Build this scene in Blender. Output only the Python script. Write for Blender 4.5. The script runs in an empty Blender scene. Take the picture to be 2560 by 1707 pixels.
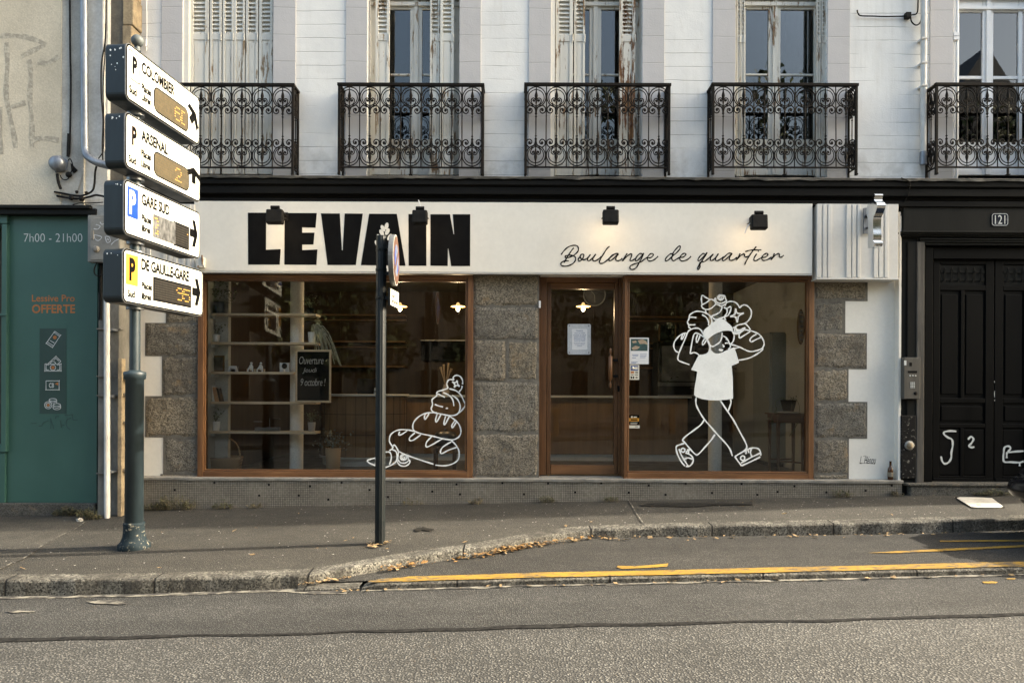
import bpy, math, random
from mathutils import Vector, Matrix
from mathutils.geometry import tessellate_polygon
random.seed(7)
SC = bpy.context.scene
COL = SC.collection
F = 1849.0; RO = 0.0045; CX, CY, CH = 1280.0, 980.0, 1.5
# measuring helper: where a point seen at (x, y) of the photograph stands when it is D metres away
def P(x, y, D):
    dx, dy = x-CX, y-CY
    return Vector(((dx+RO*dy)*D/F, D, CH-(dy-RO*dx)*D/F))
def WX(x, D): return (x-CX)*D/F
def road_z(X): return 0.03*X
def walk_z(X, Y): return CH-1.243+0.0226*(X-0.7)-0.052*(8.6-Y)
def bay_z(X, Y): return road_z(X)+0.045+max(-.02, min(.04, (.033-.017*(X-.7))))*(Y-5.9)/1.3
def hit(x, y, zf, D0=6.5):      # a ray from the eye meets a ground surface
    D = D0
    for _ in range(40):
        p = P(x, y, D); 
        k = (CH-p.z)/D
        D = max(1.0, (CH-zf(p.x, D))/k)
    return P(x, y, D)

# ---------------------------------------------------------------- nodes
class G:
    def __init__(s, name):
        s.m = bpy.data.materials.new(name); s.m.use_nodes = True
        s.nt = s.m.node_tree; s.n = s.nt.nodes; s.l = s.nt.links
        s.b = s.n['Principled BSDF']; s.out = s.n['Material Output']
        s.tc = s.n.new('ShaderNodeTexCoord')
    def set(s, k, v):
        i = s.b.inputs[k]
        if hasattr(v, 'is_linked') or isinstance(v, bpy.types.NodeSocket): s.l.new(v, i)
        else: i.default_value = v
        return s
    def plug(s, inp, v):
        if isinstance(v, bpy.types.NodeSocket): s.l.new(v, inp)
        elif isinstance(v, (tuple, list)) and len(v) == 3 and inp.type == 'RGBA': inp.default_value = (*v, 1)
        else: inp.default_value = v
    def co(s, scale=(1,1,1), src=None, loc=(0,0,0)):
        mp = s.n.new('ShaderNodeMapping'); s.l.new(src or s.tc.outputs['Object'], mp.inputs[0])
        mp.inputs['Scale'].default_value = scale; mp.inputs['Location'].default_value = loc
        return mp.outputs[0]
    def noise(s, scale, detail=3, rough=.55, vec=None, dist=0):
        t = s.n.new('ShaderNodeTexNoise'); s.l.new(vec or s.tc.outputs['Object'], t.inputs['Vector'])
        t.inputs['Scale'].default_value = scale; t.inputs['Detail'].default_value = detail
        t.inputs['Roughness'].default_value = rough; t.inputs['Distortion'].default_value = dist
        return t.outputs['Fac']
    def voro(s, scale, vec=None, out='Distance', feat='F1'):
        t = s.n.new('ShaderNodeTexVoronoi'); s.l.new(vec or s.tc.outputs['Object'], t.inputs['Vector'])
        t.feature = feat; t.inputs['Scale'].default_value = scale
        return t.outputs[out]
    def rng(s, v, a, b, c=0., d=1.):
        t = s.n.new('ShaderNodeMapRange'); s.plug(t.inputs[0], v)
        for i, k in enumerate((a, b, c, d)): t.inputs[i+1].default_value = k
        return t.outputs[0]
    def math(s, op, a, b=0., c=None):
        t = s.n.new('ShaderNodeMath'); t.operation = op; s.plug(t.inputs[0], a); s.plug(t.inputs[1], b)
        if c is not None: s.plug(t.inputs[2], c)
        return t.outputs[0]
    def mix(s, f, a, b, mode='MIX'):
        t = s.n.new('ShaderNodeMix'); t.data_type = 'RGBA'; t.blend_type = mode
        s.plug(t.inputs[0], f); s.plug(t.inputs[6], a); s.plug(t.inputs[7], b)
        return t.outputs[2]
    def xyz(s, vec=None):
        t = s.n.new('ShaderNodeSeparateXYZ'); s.l.new(vec or s.tc.outputs['Object'], t.inputs[0])
        return t.outputs
    def comb(s, x, y, z=0.):
        t = s.n.new('ShaderNodeCombineXYZ'); s.plug(t.inputs[0], x); s.plug(t.inputs[1], y); s.plug(t.inputs[2], z)
        return t.outputs[0]
    def bump(s, h, strength=.3, dist=.01, prev=None):
        t = s.n.new('ShaderNodeBump'); s.plug(t.inputs['Height'], h)
        t.inputs['Strength'].default_value = strength; t.inputs['Distance'].default_value = dist
        if prev: s.l.new(prev, t.inputs['Normal'])
        return t.outputs[0]
    def done(s, col, rough=.7, nrm=None, metal=0., spec=.5):
        s.plug(s.b.inputs['Base Color'], col if not isinstance(col, tuple) else (*col[:3], 1))
        s.plug(s.b.inputs['Roughness'], rough); s.b.inputs['Metallic'].default_value = metal
        s.b.inputs['Specular IOR Level'].default_value = spec
        if nrm is not None: s.l.new(nrm, s.b.inputs['Normal'])
        return s.m

def mat(name, c, c2=None, scale=4, rough=.7, bump=.0, bscale=60, metal=0, fine=.12, stretch=(1,1,1), lo=.35, hi=.65, spec=.5):
    g = G(name); v = g.co(stretch)
    c2 = c2 or tuple(k*.75 for k in c)
    col = g.mix(g.rng(g.noise(scale, 5, .6, v), lo, hi), c, c2)
    n2 = g.noise(bscale, 4, .6, v)
    if fine: col = g.mix(1., col, g.mix(g.rng(n2, .3, .7), (1-fine,)*3, (1+fine,)*3), 'MULTIPLY')
    r = g.rng(g.noise(scale*2.3, 3, .5, v), .3, .7, max(.02, rough-.08), min(1, rough+.08))
    return g.done(col, r, g.bump(n2, min(1, bump), .004) if bump else None, metal, spec)

def m_asphalt(name, dark, light, grain, amt, bumps=.5, patch=.12):
    g = G(name)
    v = g.voro(grain, out='Color'); sx = g.n.new('ShaderNodeSeparateColor'); g.l.new(v, sx.inputs[0])
    dist = g.voro(grain)
    st = g.rng(sx.outputs[0], 1-amt, .75)
    chip = g.math('MULTIPLY', st, g.rng(dist, .47, .33))
    fine = g.noise(grain*2.3, 2, .7)
    base = g.mix(g.rng(fine, .3, .7), dark, tuple((a+b)/2 for a, b in zip(dark, light)))
    col = g.mix(chip, base, light)
    big = g.rng(g.noise(.7, 5, .6), .3, .7, 1-patch, 1+patch)
    mid = g.rng(g.noise(5, 4, .65), .3, .7, 1-patch*.7, 1+patch*.7)
    col = g.mix(1., col, g.comb(big, big, big), 'MULTIPLY'); col = g.mix(1., col, g.comb(mid, mid, mid), 'MULTIPLY')
    tr = g.rng(g.noise(1.1, 5, .6, g.co((.16, 1.6, 1))), .32, .68, 1-patch*1.1, 1+patch*1.1); col = g.mix(1., col, g.comb(tr, tr, tr), 'MULTIPLY')
    h = g.math('ADD', g.math('MULTIPLY', g.rng(dist, .6, .1), .8), g.math('MULTIPLY', fine, .5))
    return g.done(col, .85, g.bump(h, bumps, .006), 0, .35)

def m_courses(name, c, c2, hz, z0, amt=.6, stain=.25, hx=None, groovew=.05, low=(.9,.9,.88)):
    g = G(name); o = g.xyz()
    wob = g.math('MULTIPLY', g.math('SUBTRACT', g.noise(2.2, 2), .5), .03)
    z = g.math('ADD', g.math('DIVIDE', g.math('SUBTRACT', o[2], z0), hz), g.math('DIVIDE', wob, hz))
    fr = g.math('ABSOLUTE', g.math('SUBTRACT', g.math('FRACT', z), .5))
    gap = g.rng(g.noise(1.7, 3), .40, .55, 0, 1)            # joints fade in and out under the paint
    gro = g.math('MULTIPLY', g.rng(fr, .5-groovew, .5-.01), gap) if stain else g.rng(fr, .5-groovew, .5-.012)
    col = g.mix(g.rng(g.noise(1.6, 6, .6), .35, .7), c, c2)
    st = g.rng(g.noise(3.5, 6, .65, g.co((1.4, 1, .45))), .58, .82, 0, stain)
    col = g.mix(st, col, (.42, .36, .28)); dr = g.math('MULTIPLY', g.rng(g.noise(7, 6, .68, g.co((1.6, 1, .09))), .50, .74), g.rng(g.noise(1.1, 3), .38, .62, .1, 1.))
    col = g.mix(g.math('MULTIPLY', dr, .28 if stain else .14), col, (.36, .34, .29))
    lo_ = g.math('MULTIPLY', g.rng(o[2], z0+.55, z0), g.rng(g.noise(4.5, 5, .65), .42, .62)); col = g.mix(g.math('MULTIPLY', lo_, .55 if stain else .3), col, (.38, .37, .34))
    col = g.mix(g.math('MULTIPLY', gro, amt), col, (.34, .34, .34))
    h = g.math('ADD', g.math('MULTIPLY', gro, -1.2), g.math('ADD', g.math('MULTIPLY', g.noise(55, 4, .65), .55), g.math('MULTIPLY', g.noise(9, 4, .6), 1.0)))
    return g.done(col, .75, g.bump(h, .5, .006), 0, .35)

def m_peel(name, paint, under, amount, rust=None):
    g = G(name); v = g.co((1, 1, .13)); 
    n = g.noise(26, 8, .72, v); w = g.noise(3.1, 3, .6, g.co((1.2, 1, .5)))
    s = g.math('ADD', n, g.math('MULTIPLY', g.math('SUBTRACT', w, .5), .5))
    mk = g.rng(s, .74-amount*.3, .79-amount*.3)
    col = g.mix(g.rng(g.noise(7, 5, .6, v), .35, .7), paint, tuple(k*.82 for k in paint))
    fine = g.rng(g.noise(140, 3, .7, g.co((1, 1, .04))), .6, .74, 0, .5)
    col = g.mix(fine, col, (.40, .34, .25))
    u = under if not rust else g.mix(g.rng(g.noise(18, 4), .4, .6), under, rust)
    col = g.mix(mk, col, u)
    return g.done(col, .7, g.bump(g.math('MULTIPLY', mk, -1), .6, .003), 0, .3)

def m_wood(name, c, c2, axis=2, rough=.5, ring=22):
    g = G(name); st = [1, 1, 1]; st[axis] = .06
    v = g.co(tuple(st)); n = g.noise(ring, 6, .65, v, .4); n2 = g.noise(140, 3, .6, v)
    col = g.mix(g.rng(n, .35, .65), c, c2)
    col = g.mix(g.rng(n2, .55, .75, 0, .5), col, tuple(k*.5 for k in c2))
    big = g.rng(g.noise(1.3, 4), .3, .7, .8, 1.2); col = g.mix(1., col, g.comb(big, big, big), 'MULTIPLY')
    return g.done(col, rough, g.bump(n2, .25, .002), 0, .4)

def m_granite(name, c, c2, sp=95):
    g = G(name)
    d = g.voro(sp, out='Color'); sx = g.n.new('ShaderNodeSeparateColor'); g.l.new(d, sx.inputs[0])
    col = g.mix(sx.outputs[0], tuple(k*.42 for k in c), tuple(min(1, k*1.75) for k in c))
    blk = g.rng(g.voro(sp*.6), .10, .22, 1, 0); col = g.mix(g.math('MULTIPLY', blk, .75), col, (.05, .045, .04))
    col = g.mix(g.rng(g.noise(2.2, 6, .62), .42, .72, 0, .8), col, c2)
    col = g.mix(g.rng(g.noise(6.5, 5, .6, loc_v(g)), .6, .74, 0, .45), col, (.30, .20, .10))
    h = g.math('ADD', g.noise(45, 5, .7), g.math('MULTIPLY', g.noise(8, 3), 1.2))
    return g.done(col, .85, g.bump(h, .8, .012), 0, .3)
def loc_v(g): return g.co((1, 1, 1), None, (3.3, 1.7, 5.1))

def m_mosaic(name):
    g = G(name); o = g.xyz(); t = .0205
    def line(a, off=0.):
        f = g.math('ABSOLUTE', g.math('SUBTRACT', g.math('FRACT', g.math('DIVIDE', a, t)), .5))
        return g.rng(f, .35, .43)
    ln = g.math('MAXIMUM', line(o[0]), line(o[2]))
    cell = g.comb(g.math('FLOOR', g.math('DIVIDE', o[0], t)), g.math('FLOOR', g.math('DIVIDE', o[2], t)), 0)
    w = g.n.new('ShaderNodeTexWhiteNoise'); w.noise_dimensions = '3D'; g.l.new(cell, w.inputs[0])
    col = g.mix(w.outputs[0], (.165, .150, .120), (.235, .215, .178))
    col = g.mix(g.math('MULTIPLY', ln, g.rng(g.noise(1.9, 3), .34, .54, .35, 1.)), col, (.024, .021, .018))
    col = g.mix(g.rng(g.noise(2.5, 5, .6, g.co((1, 1, 2))), .45, .75, 0, .6), col, (.115, .10, .08))
    return g.done(col, .55, g.bump(g.math('MULTIPLY', ln, -1), .3, .002), 0, .4)

def m_glass(name, tint=(.93, .96, .95), rough=.0, ior=1.5):
    m = bpy.data.materials.new(name); m.use_nodes = True; nt = m.node_tree; n = nt.nodes; l = nt.links
    n.remove(n['Principled BSDF'])
    tr = n.new('ShaderNodeBsdfTransparent'); tr.inputs[0].default_value = (*tint, 1)
    gl = n.new('ShaderNodeBsdfGlossy'); gl.inputs['Roughness'].default_value = rough
    fr = n.new('ShaderNodeFresnel'); fr.inputs[0].default_value = ior
    ns = n.new('ShaderNodeTexNoise'); ns.inputs['Scale'].default_value = 1.6
    tc = n.new('ShaderNodeTexCoord'); l.new(tc.outputs['Object'], ns.inputs[0])
    bp = n.new('ShaderNodeBump'); bp.inputs['Strength'].default_value = .02; bp.inputs['Distance'].default_value = .02
    l.new(ns.outputs['Fac'], bp.inputs['Height']); l.new(bp.outputs[0], gl.inputs['Normal'])
    mx = n.new('ShaderNodeMixShader'); l.new(fr.outputs[0], mx.inputs[0]); l.new(tr.outputs[0], mx.inputs[1]); l.new(gl.outputs[0], mx.inputs[2])
    l.new(mx.outputs[0], n['Material Output'].inputs[0]); return m
def m_emit(name, c, s):
    g = G(name); g.b.inputs['Emission Color'].default_value = (*c, 1); g.b.inputs['Emission Strength'].default_value = s
    return g.done(c, .5)

# ---------------------------------------------------------------- mesh building
def rough_block(mb, x0, x1, z0, z1, yf, yb, seed, amp=.007, step=.035):
    R = random.Random(seed); nx = max(3, int((x1-x0)/step)); nz = max(3, int((z1-z0)/step)); k = len(mb.v); V = {}
    lf = [[R.uniform(-1, 1) for _ in range(8)] for _ in range(8)]
    def low(u, v):
        a, b = u*6.99, v*6.99; i, j = int(a), int(b); a -= i; b -= j
        return (lf[i][j]*(1-a)+lf[i+1][j]*a)*(1-b)+(lf[i][j+1]*(1-a)+lf[i+1][j+1]*a)*b
    vs = []
    for i in range(nx+1):
        for j in range(nz+1):
            u, v = i/nx, j/nz; ed = i in (0, nx) or j in (0, nz); e2 = i in (1, nx-1) or j in (1, nz-1)
            x = x0+(x1-x0)*u+(R.uniform(0, .006)*(1 if i == 0 else -1) if i in (0, nx) else R.uniform(-.006, .006)); z = z0+(z1-z0)*v+(R.uniform(0, .006)*(1 if j == 0 else -1) if j in (0, nz) else R.uniform(-.006, .006))
            y = yf+low(u, v)*amp*.9+R.uniform(-1, 1)*amp*.35+(amp*1.6+R.uniform(0, amp) if ed else (amp*.25 if e2 else 0)); vs.append((x, y, z))
    W = nz+1; fs = [[i*W+j, (i+1)*W+j, (i+1)*W+j+1, i*W+j+1] for i in range(nx) for j in range(nz)]
    mb.add(vs, fs, True)
    loop = [i*W for i in range(nx+1)]+[nx*W+j for j in range(1, nz+1)]+[i*W+nz for i in range(nx-1, -1, -1)]+[j for j in range(nz-1, 0, -1)]
    n = len(loop); bk = [(vs[q][0], yb, vs[q][2]) for q in loop]; mb.add([vs[q] for q in loop]+bk, [[a, (a+1) % n, (a+1) % n+n, a+n] for a in range(n)])
class MB:
    def __init__(s): s.v = []; s.f = []; s.sm = []
    def add(s, vs, fs, sm=False):
        k = len(s.v); s.v += [tuple(v) for v in vs]; s.f += [[i+k for i in f] for f in fs]; s.sm += [sm]*len(fs); return s
    def box(s, x0, x1, y0, y1, z0, z1):
        vs = [(x, y, z) for x in (x0, x1) for y in (y0, y1) for z in (z0, z1)]
        return s.add(vs, [(0,1,3,2), (4,6,7,5), (0,4,5,1), (2,3,7,6), (0,2,6,4), (1,5,7,3)])
    def pb(s, x0, y0, x1, y1, D0, D1):          # box whose front face, D0 away, spans the seen rectangle
        c = P((x0+x1)/2, (y0+y1)/2, D0); w = abs(x1-x0)/2*D0/F; h = abs(y1-y0)/2*D0/F
        return s.box(c.x-w, c.x+w, D0, D1, c.z-h, c.z+h)
    def obox(s, o, a, b, c):                    # oriented box from a corner and three edges
        o = Vector(o); a = Vector(a); b = Vector(b); c = Vector(c)
        vs = [o+a*i+b*j+c*k for i in (0,1) for j in (0,1) for k in (0,1)]
        return s.add(vs, [(0,1,3,2), (4,6,7,5), (0,4,5,1), (2,3,7,6), (0,2,6,4), (1,5,7,3)])
    def face(s, pts, sm=False): return s.add(pts, [list(range(len(pts)))], sm)
    def prism(s, pts, d):
        n = len(pts); d = Vector(d); a = [Vector(p) for p in pts]; b = [p+d for p in a]
        return s.add(a+b, [list(range(n)), list(range(2*n-1, n-1, -1))]+[[i, i+n, (i+1) % n+n, (i+1) % n] for i in range(n)])
    def tube(s, path, r, n=8, closed=False, sm=True, rs=None):
        p = [Vector(q) for q in path]; m = len(p); vs = []; up = None
        for i in range(m):
            a = p[i-1] if (i or closed) else p[0]; b = p[(i+1) % m] if (i < m-1 or closed) else p[-1]
            t = (b-a); t = t.normalized() if t.length > 1e-9 else Vector((0, 0, 1))
            if up is None:
                up = Vector((0, 1, 0)) if abs(t.y) < .9 else Vector((1, 0, 0))
            u = t.cross(up); u = u.normalized() if u.length > 1e-6 else t.orthogonal().normalized()
            w = u.cross(t).normalized(); up = w
            rr = rs[i] if rs else r
            vs += [p[i]+(u*math.cos(q)+w*math.sin(q))*rr for q in [2*math.pi*k/n for k in range(n)]]
        fs = [[i*n+k, i*n+(k+1) % n, ((i+1) % m)*n+(k+1) % n, ((i+1) % m)*n+k] for i in range(m if closed else m-1) for k in range(n)]
        s.add(vs, fs, sm)
        if not closed: s.add(vs[:n], [list(range(n))]); s.add(vs[-n:], [list(range(n))[::-1]])
        return s
    def lathe(s, c, prof, n=24, sm=True, axis='z', flute=0, nf=0):
        vs = []; c = Vector(c)
        for r, z in prof:
            for k in range(n):
                q = 2*math.pi*k/n; rr = r*(1-flute*(.5-.5*math.cos(q*nf))) if flute else r
                a, b = rr*math.cos(q), rr*math.sin(q)
                vs.append(c+Vector((a, b, z) if axis == 'z' else ((a, z, b) if axis == 'y' else (z, a, b))))
        m = len(prof); fs = [[i*n+k, i*n+(k+1) % n, (i+1)*n+(k+1) % n, (i+1)*n+k] for i in range(m-1) for k in range(n)]
        s.add(vs, fs, sm); s.add(vs[:n], [list(range(n))]); s.add(vs[-n:], [list(range(n))]); return s
    def ball(s, c, r, n=16, m=10, sc=(1,1,1)):
        c = Vector(c); vs = []
        for i in range(m+1):
            t = math.pi*i/m
            for k in range(n):
                q = 2*math.pi*k/n; vs.append(c+Vector((math.sin(t)*math.cos(q)*r*sc[0], math.sin(t)*math.sin(q)*r*sc[1], math.cos(t)*r*sc[2])))
        return s.add(vs, [[i*n+k, i*n+(k+1) % n, (i+1)*n+(k+1) % n, (i+1)*n+k] for i in range(m) for k in range(n)], True)
    def ribbon(s, pts, w, nrm=(0, -1, 0), lift=0., taper=False):   # a brush stroke lying on a surface
        nv = Vector(nrm); m = len(pts); vs = []
        for i in range(m):
            a = Vector(pts[max(0, i-1)]); b = Vector(pts[min(m-1, i+1)]); t = b-a
            t = t.normalized() if t.length > 1e-9 else Vector((1, 0, 0)); u = t.cross(nv).normalized()
            ww = w/2*(1+.16*math.sin(i*.7+m))*(.55 if taper and i in (0, m-1) else 1)
            q = Vector(pts[i])+nv*(lift+i*1.5e-5); vs += [q-u*ww, q+u*ww]
        return s.add(vs, [[2*i, 2*i+1, 2*i+3, 2*i+2] for i in range(m-1)])
    def mesh(s, name, m):
        me = bpy.data.meshes.new(name); me.from_pydata(s.v, [], s.f); me.update()
        me.polygons.foreach_set('use_smooth', s.sm); me.validate()
        if m: me.materials.append(m)
        return me
def link(name, me, parent=None, loc=None):
    o = bpy.data.objects.new(name, me); COL.objects.link(o)
    if parent is not None:
        o.parent = parent
        if parent.type == 'EMPTY' and loc is None: o.location = -Vector(parent.location)
    if loc is not None: o.location = loc
    return o
def obj(name, mb, m, parent=None, bevel=0, label=None, loc=None, recalc=True):
    me = mb.mesh(name, m)
    if recalc:
        import bmesh
        bm = bmesh.new(); bm.from_mesh(me); bmesh.ops.recalc_face_normals(bm, faces=bm.faces[:]); bm.to_mesh(me); bm.free()
    o = link(name, me, parent, loc)
    if bevel:
        b = o.modifiers.new('bevel', 'BEVEL'); b.width = bevel; b.segments = 2; b.limit_method = 'ANGLE'; b.angle_limit = .6
    if label: o['label'] = label
    return o
def obj2(name, parts, parent=None, bevel=0, label=None):      # one mesh, several materials
    big = MB(); idx = []
    for i, (mb, m) in enumerate(parts): big.add(mb.v, mb.f); idx += [i]*len(mb.f)
    me = big.mesh(name, None)
    for mb, m in parts: me.materials.append(m)
    me.polygons.foreach_set('material_index', idx)
    import bmesh
    bm = bmesh.new(); bm.from_mesh(me); bmesh.ops.recalc_face_normals(bm, faces=bm.faces[:]); bm.to_mesh(me); bm.free()
    o = link(name, me, parent)
    if bevel:
        b = o.modifiers.new('bevel', 'BEVEL'); b.width = bevel; b.segments = 2; b.limit_method = 'ANGLE'; b.angle_limit = .6
    if label: o['label'] = label
    return o
def tag(o, label, cat, group=None, kind=None):
    o['label'] = label; o['category'] = cat
    if group: o['group'] = group
    if kind: o['kind'] = kind
    return o
def thing(name, label, cat, loc=(0,0,0), group=None):
    o = bpy.data.objects.new(name, None); COL.objects.link(o); o.location = loc; o.empty_display_size = .1
    return tag(o, label, cat, group)
def struct(name, mb, m, label, kind='structure', bevel=0, cat='ground'):
    o = obj(name, mb, m, None, bevel); tag(o, label, cat, None, kind); return o
def smooth(pts, k=6, closed=False):
    p = [Vector(q) for q in pts]; n = len(p); out = []
    if n < 3: return [p[0].lerp(p[-1], i/4) for i in range(5)]
    for i in range(n if closed else n-1):
        a, b, c, d = (p[(i-1) % n], p[i % n], p[(i+1) % n], p[(i+2) % n]) if closed else (p[max(0, i-1)], p[i], p[i+1], p[min(n-1, i+2)])
        for j in range(k):
            t = j/k; out.append(.5*((2*b)+(c-a)*t+(2*a-5*b+4*c-d)*t*t+(3*b-a-3*c+d)*t**3))
    out.append(p[0] if closed else p[-1]); return out
def text_uv(body, shear=0, offset=0, spacing=1.):
    cu = bpy.data.curves.new('t', 'FONT'); cu.body = body; cu.shear = shear; cu.offset = offset; cu.space_character = spacing
    cu.resolution_u = 3
    o = bpy.data.objects.new('t', cu); COL.objects.link(o)
    dg = bpy.context.evaluated_depsgraph_get(); me = bpy.data.meshes.new_from_object(o.evaluated_get(dg))
    vs = [(v.co.x, v.co.y) for v in me.vertices]; fs = [list(p.vertices) for p in me.polygons]
    bpy.data.objects.remove(o); bpy.data.curves.remove(cu); bpy.data.meshes.remove(me)
    x0 = min(v[0] for v in vs); x1 = max(v[0] for v in vs); y0 = min(v[1] for v in vs); y1 = max(v[1] for v in vs)
    return [((x-x0)/(x1-x0), (y-y0)/(y1-y0)) for x, y in vs], fs
def text_on(mb, body, fn, u0, v0, u1, v1, **k):     # fills the rectangle u0..u1, v0 (top)..v1 (bottom) of surface fn
    vs, fs = text_uv(body, **k)
    mb.add([fn(u0+(u1-u0)*x, v1+(v0-v1)*y) for x, y in vs], fs); return mb
def on(D, lift=0.): return lambda x, y: P(x, y, D)+Vector((0, -lift, 0))
def strokes(mb, T, D, w, lines, lift=.003, k=6, close=()):
    ox, oy, s = T
    for i, ln in enumerate(lines):
        pts = [P(ox+x/s, oy+y/s, D) for x, y in ln]
        mb.ribbon(smooth(pts, k), w*D/F, lift=lift+(i % 12)*3e-4)
    return mb
# ---------------------------------------------------------------- materials
ZC = P(1280, 442, 8.6).z      # top of the cornice / foot of the upper wall
M = {}
M['wall'] = m_courses('painted_white_masonry', (.78,.78,.76), (.66,.665,.66), .158, ZC+.02, .8, .35, groovew=.035)
M['grey'] = m_courses('pale_lilac_grey_render', (.50,.49,.495), (.45,.445,.45), .312, ZC+.075, .6, 0, groovew=.018)
M['plaster'] = mat('cream_white_plaster', (.74,.72,.66), (.68,.66,.60), 2, .6, .12, 30, fine=.03)
M['fascia'] = mat('cream_fascia_board', (.76,.735,.665), (.71,.685,.615), 1.3, .5, .06, 20, fine=.03)
M['flute'] = mat('grey_white_fluted_board', (.63,.62,.585), (.58,.57,.54), 3, .5, .1, 30, fine=.04)
M['cornice'] = mat('charcoal_painted_cornice', (.0105,.0105,.010), (.0065,.0065,.0065), 3, .6, .3, 30, spec=.08, stretch=(.3,1,2))
M['lip'] = mat('flaking_grey_cornice_lip', (.06,.057,.05), (.19,.175,.15), 16, .7, .9, 40, stretch=(.35,1,1.5), lo=.5, hi=.66)
M['darkwall'] = mat('anthracite_joinery', (.013,.0135,.0125), (.0085,.009,.0085), 2, .55, .2, 50, stretch=(1,1,.3), spec=.1)
M['blackdoor'] = mat('black_painted_door', (.0032,.0035,.0038), (.002,.0023,.0026), 2, .5, .15, 60, stretch=(1,1,.2), spec=.08)
M['weathered'] = m_wood('weathered_grey_wood', (.11,.10,.085), (.05,.046,.04), 2, .8)
M['granite'] = m_granite('rough_granite', (.155,.137,.108), (.075,.067,.055))
M['gran1'] = m_granite('ochre_granite', (.172,.149,.112), (.088,.076,.058), 84)
M['gran2'] = m_granite('grey_granite', (.145,.133,.110), (.07,.064,.054), 100)
M['bedding'] = mat('lime_mortar_bedding', (.15,.14,.12), (.09,.084,.072), 14, .9, .6, 60)
M['granite2'] = m_granite('dark_granite', (.085,.08,.068), (.05,.047,.042))
M['kerbg'] = None
M['mosaic'] = m_mosaic('ceramic_mosaic')
M['ledge'] = mat('worn_concrete_ledge', (.29,.275,.24), (.17,.16,.14), 5, .7, .3, 60)
M['wood'] = m_wood('varnished_oak', (.195,.095,.040), (.105,.047,.019), 2, .42)
M['woodx'] = m_wood('varnished_oak_rail', (.195,.095,.040), (.105,.047,.019), 0, .42)
M['wooddoor'] = m_wood('dark_oak_door', (.125,.058,.022), (.07,.032,.012), 2, .45)
M['glass'] = m_glass('window_glass', (.955,.965,.96), 0, 1.42)
M['upglass'] = m_glass('old_window_glass', (.75,.78,.8), 0, 1.72)
M['newglass'] = m_glass('double_glazing', (.7,.73,.75), 0, 2.15)
M['iron'] = mat('wrought_iron', (.0095,.008,.0065), (.024,.015,.009), 14, .6, .4, 90, metal=.0, spec=.12, lo=.5, hi=.75)
M['peel'] = m_peel('peeling_white_paint', (.68,.665,.61), (.26,.19,.12), .52)
M['peel2'] = m_peel('badly_peeling_paint', (.64,.63,.58), (.22,.165,.105), .56, (.16,.08,.035))
M['rust'] = m_peel('rust_stripped_paint', (.66,.63,.56), (.20,.105,.045), .80, (.12,.05,.02))
M['pvc'] = mat('white_lacquer_frame', (.76,.77,.78), (.70,.71,.72), 3, .35, 0, fine=.02)
M['paintblk'] = mat('black_lettering_paint', (.004,.004,.0045), (.007,.007,.007), 5, .7, .1, 60, fine=.08, spec=.06)
M['white'] = mat('white_window_paint', (.86,.88,.86), (.78,.80,.78), 8, .6, 0, fine=.04)
M['signw'] = mat('white_sign_sheet', (.66,.645,.56), (.60,.585,.50), 3, .45, 0, fine=.03, spec=.3)
M['signd'] = mat('dark_teal_enamel', (.0085,.015,.019), (.006,.011,.014), 4, .42, .05, 40, stretch=(1,1,.15))
M['signk'] = mat('black_sign_lettering', (.003,.003,.003), (.004,.004,.004), 6, .8, 0, spec=.04)
M['rim'] = mat('grey_metal_rim', (.16,.165,.165), (.11,.11,.11), 10, .5, 0, metal=.4)
M['blue'] = mat('sign_blue', (.006,.045,.26), (.005,.04,.22), 4, .4, 0)
M['yellow'] = mat('sign_yellow', (.46,.225,.02), (.42,.205,.02), 4, .45, 0)
M['peach'] = mat('faded_peach', (.58,.43,.33), (.56,.46,.38), 6, .5, 0)
M['led'] = m_emit('lit_amber_led', (.42, .22, .04), .22)
M['ledoff'] = mat('amber_led_window', (.075,.062,.04), (.058,.05,.035), 20, .5, 0, spec=.15)
M['ledoff2'] = mat('brown_led_dots', (.11,.082,.040), (.085,.065,.034), 20, .6, 0, spec=.1)
M['leddark'] = mat('unlit_display_glass', (.008,.0075,.007), (.013,.012,.011), 12, .5, 0, spec=.1)
M['leddark2'] = mat('unlit_display_dots', (.045,.039,.031), (.03,.028,.024), 20, .5, 0, spec=.1)
M['silver'] = mat('crazed_silver_film', (.17,.17,.165), (.035,.035,.035), 26, .4, .3, 60, metal=.2, stretch=(1,1,.5))
M['pole'] = mat('teal_grey_post_paint', (.024,.037,.043), (.014,.023,.028), 5, .42, .2, 50, stretch=(1,1,.3))
M['polebase'] = mat('chipped_post_foot', (.013,.021,.025), (.22,.20,.155), 34, .7, .5, 40, lo=.56, hi=.66, spec=.12)
M['poledark'] = mat('black_green_post', (.0045,.0065,.007), (.007,.010,.0105), 6, .5, .1, 60, spec=.25)
M['beige'] = mat('beige_roughcast', (.64,.575,.45), (.50,.45,.35), 1.4, .9, .9, 55, fine=.10)
M['tagg'] = mat('faded_spray_paint', (.34,.31,.25), (.56,.51,.405), 24, .9, .8, 55, lo=.42, hi=.68)
M['greyrender'] = mat('patched_grey_render', (.48,.47,.43), (.33,.32,.29), 3, .85, .5, 45)
M['whiterender'] = mat('pale_skimmed_render', (.60,.61,.60), (.50,.50,.48), 4, .7, .25, 30)
M['concrete'] = mat('stained_concrete_pier', (.20,.19,.165), (.11,.105,.092), 4, .85, .6, 40, stretch=(1,1,.5))
M['brownstone'] = mat('crumbling_ochre_stone', (.36,.285,.18), (.20,.155,.10), 9, .9, 1, 45)
M['darkrender'] = mat('dark_cement_render', (.135,.125,.105), (.085,.08,.07), 6, .9, .8, 50)
M['green'] = mat('deep_green_panel', (.042,.112,.092), (.036,.098,.081), 1.2, .42, .04, 60, fine=.03)
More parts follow.
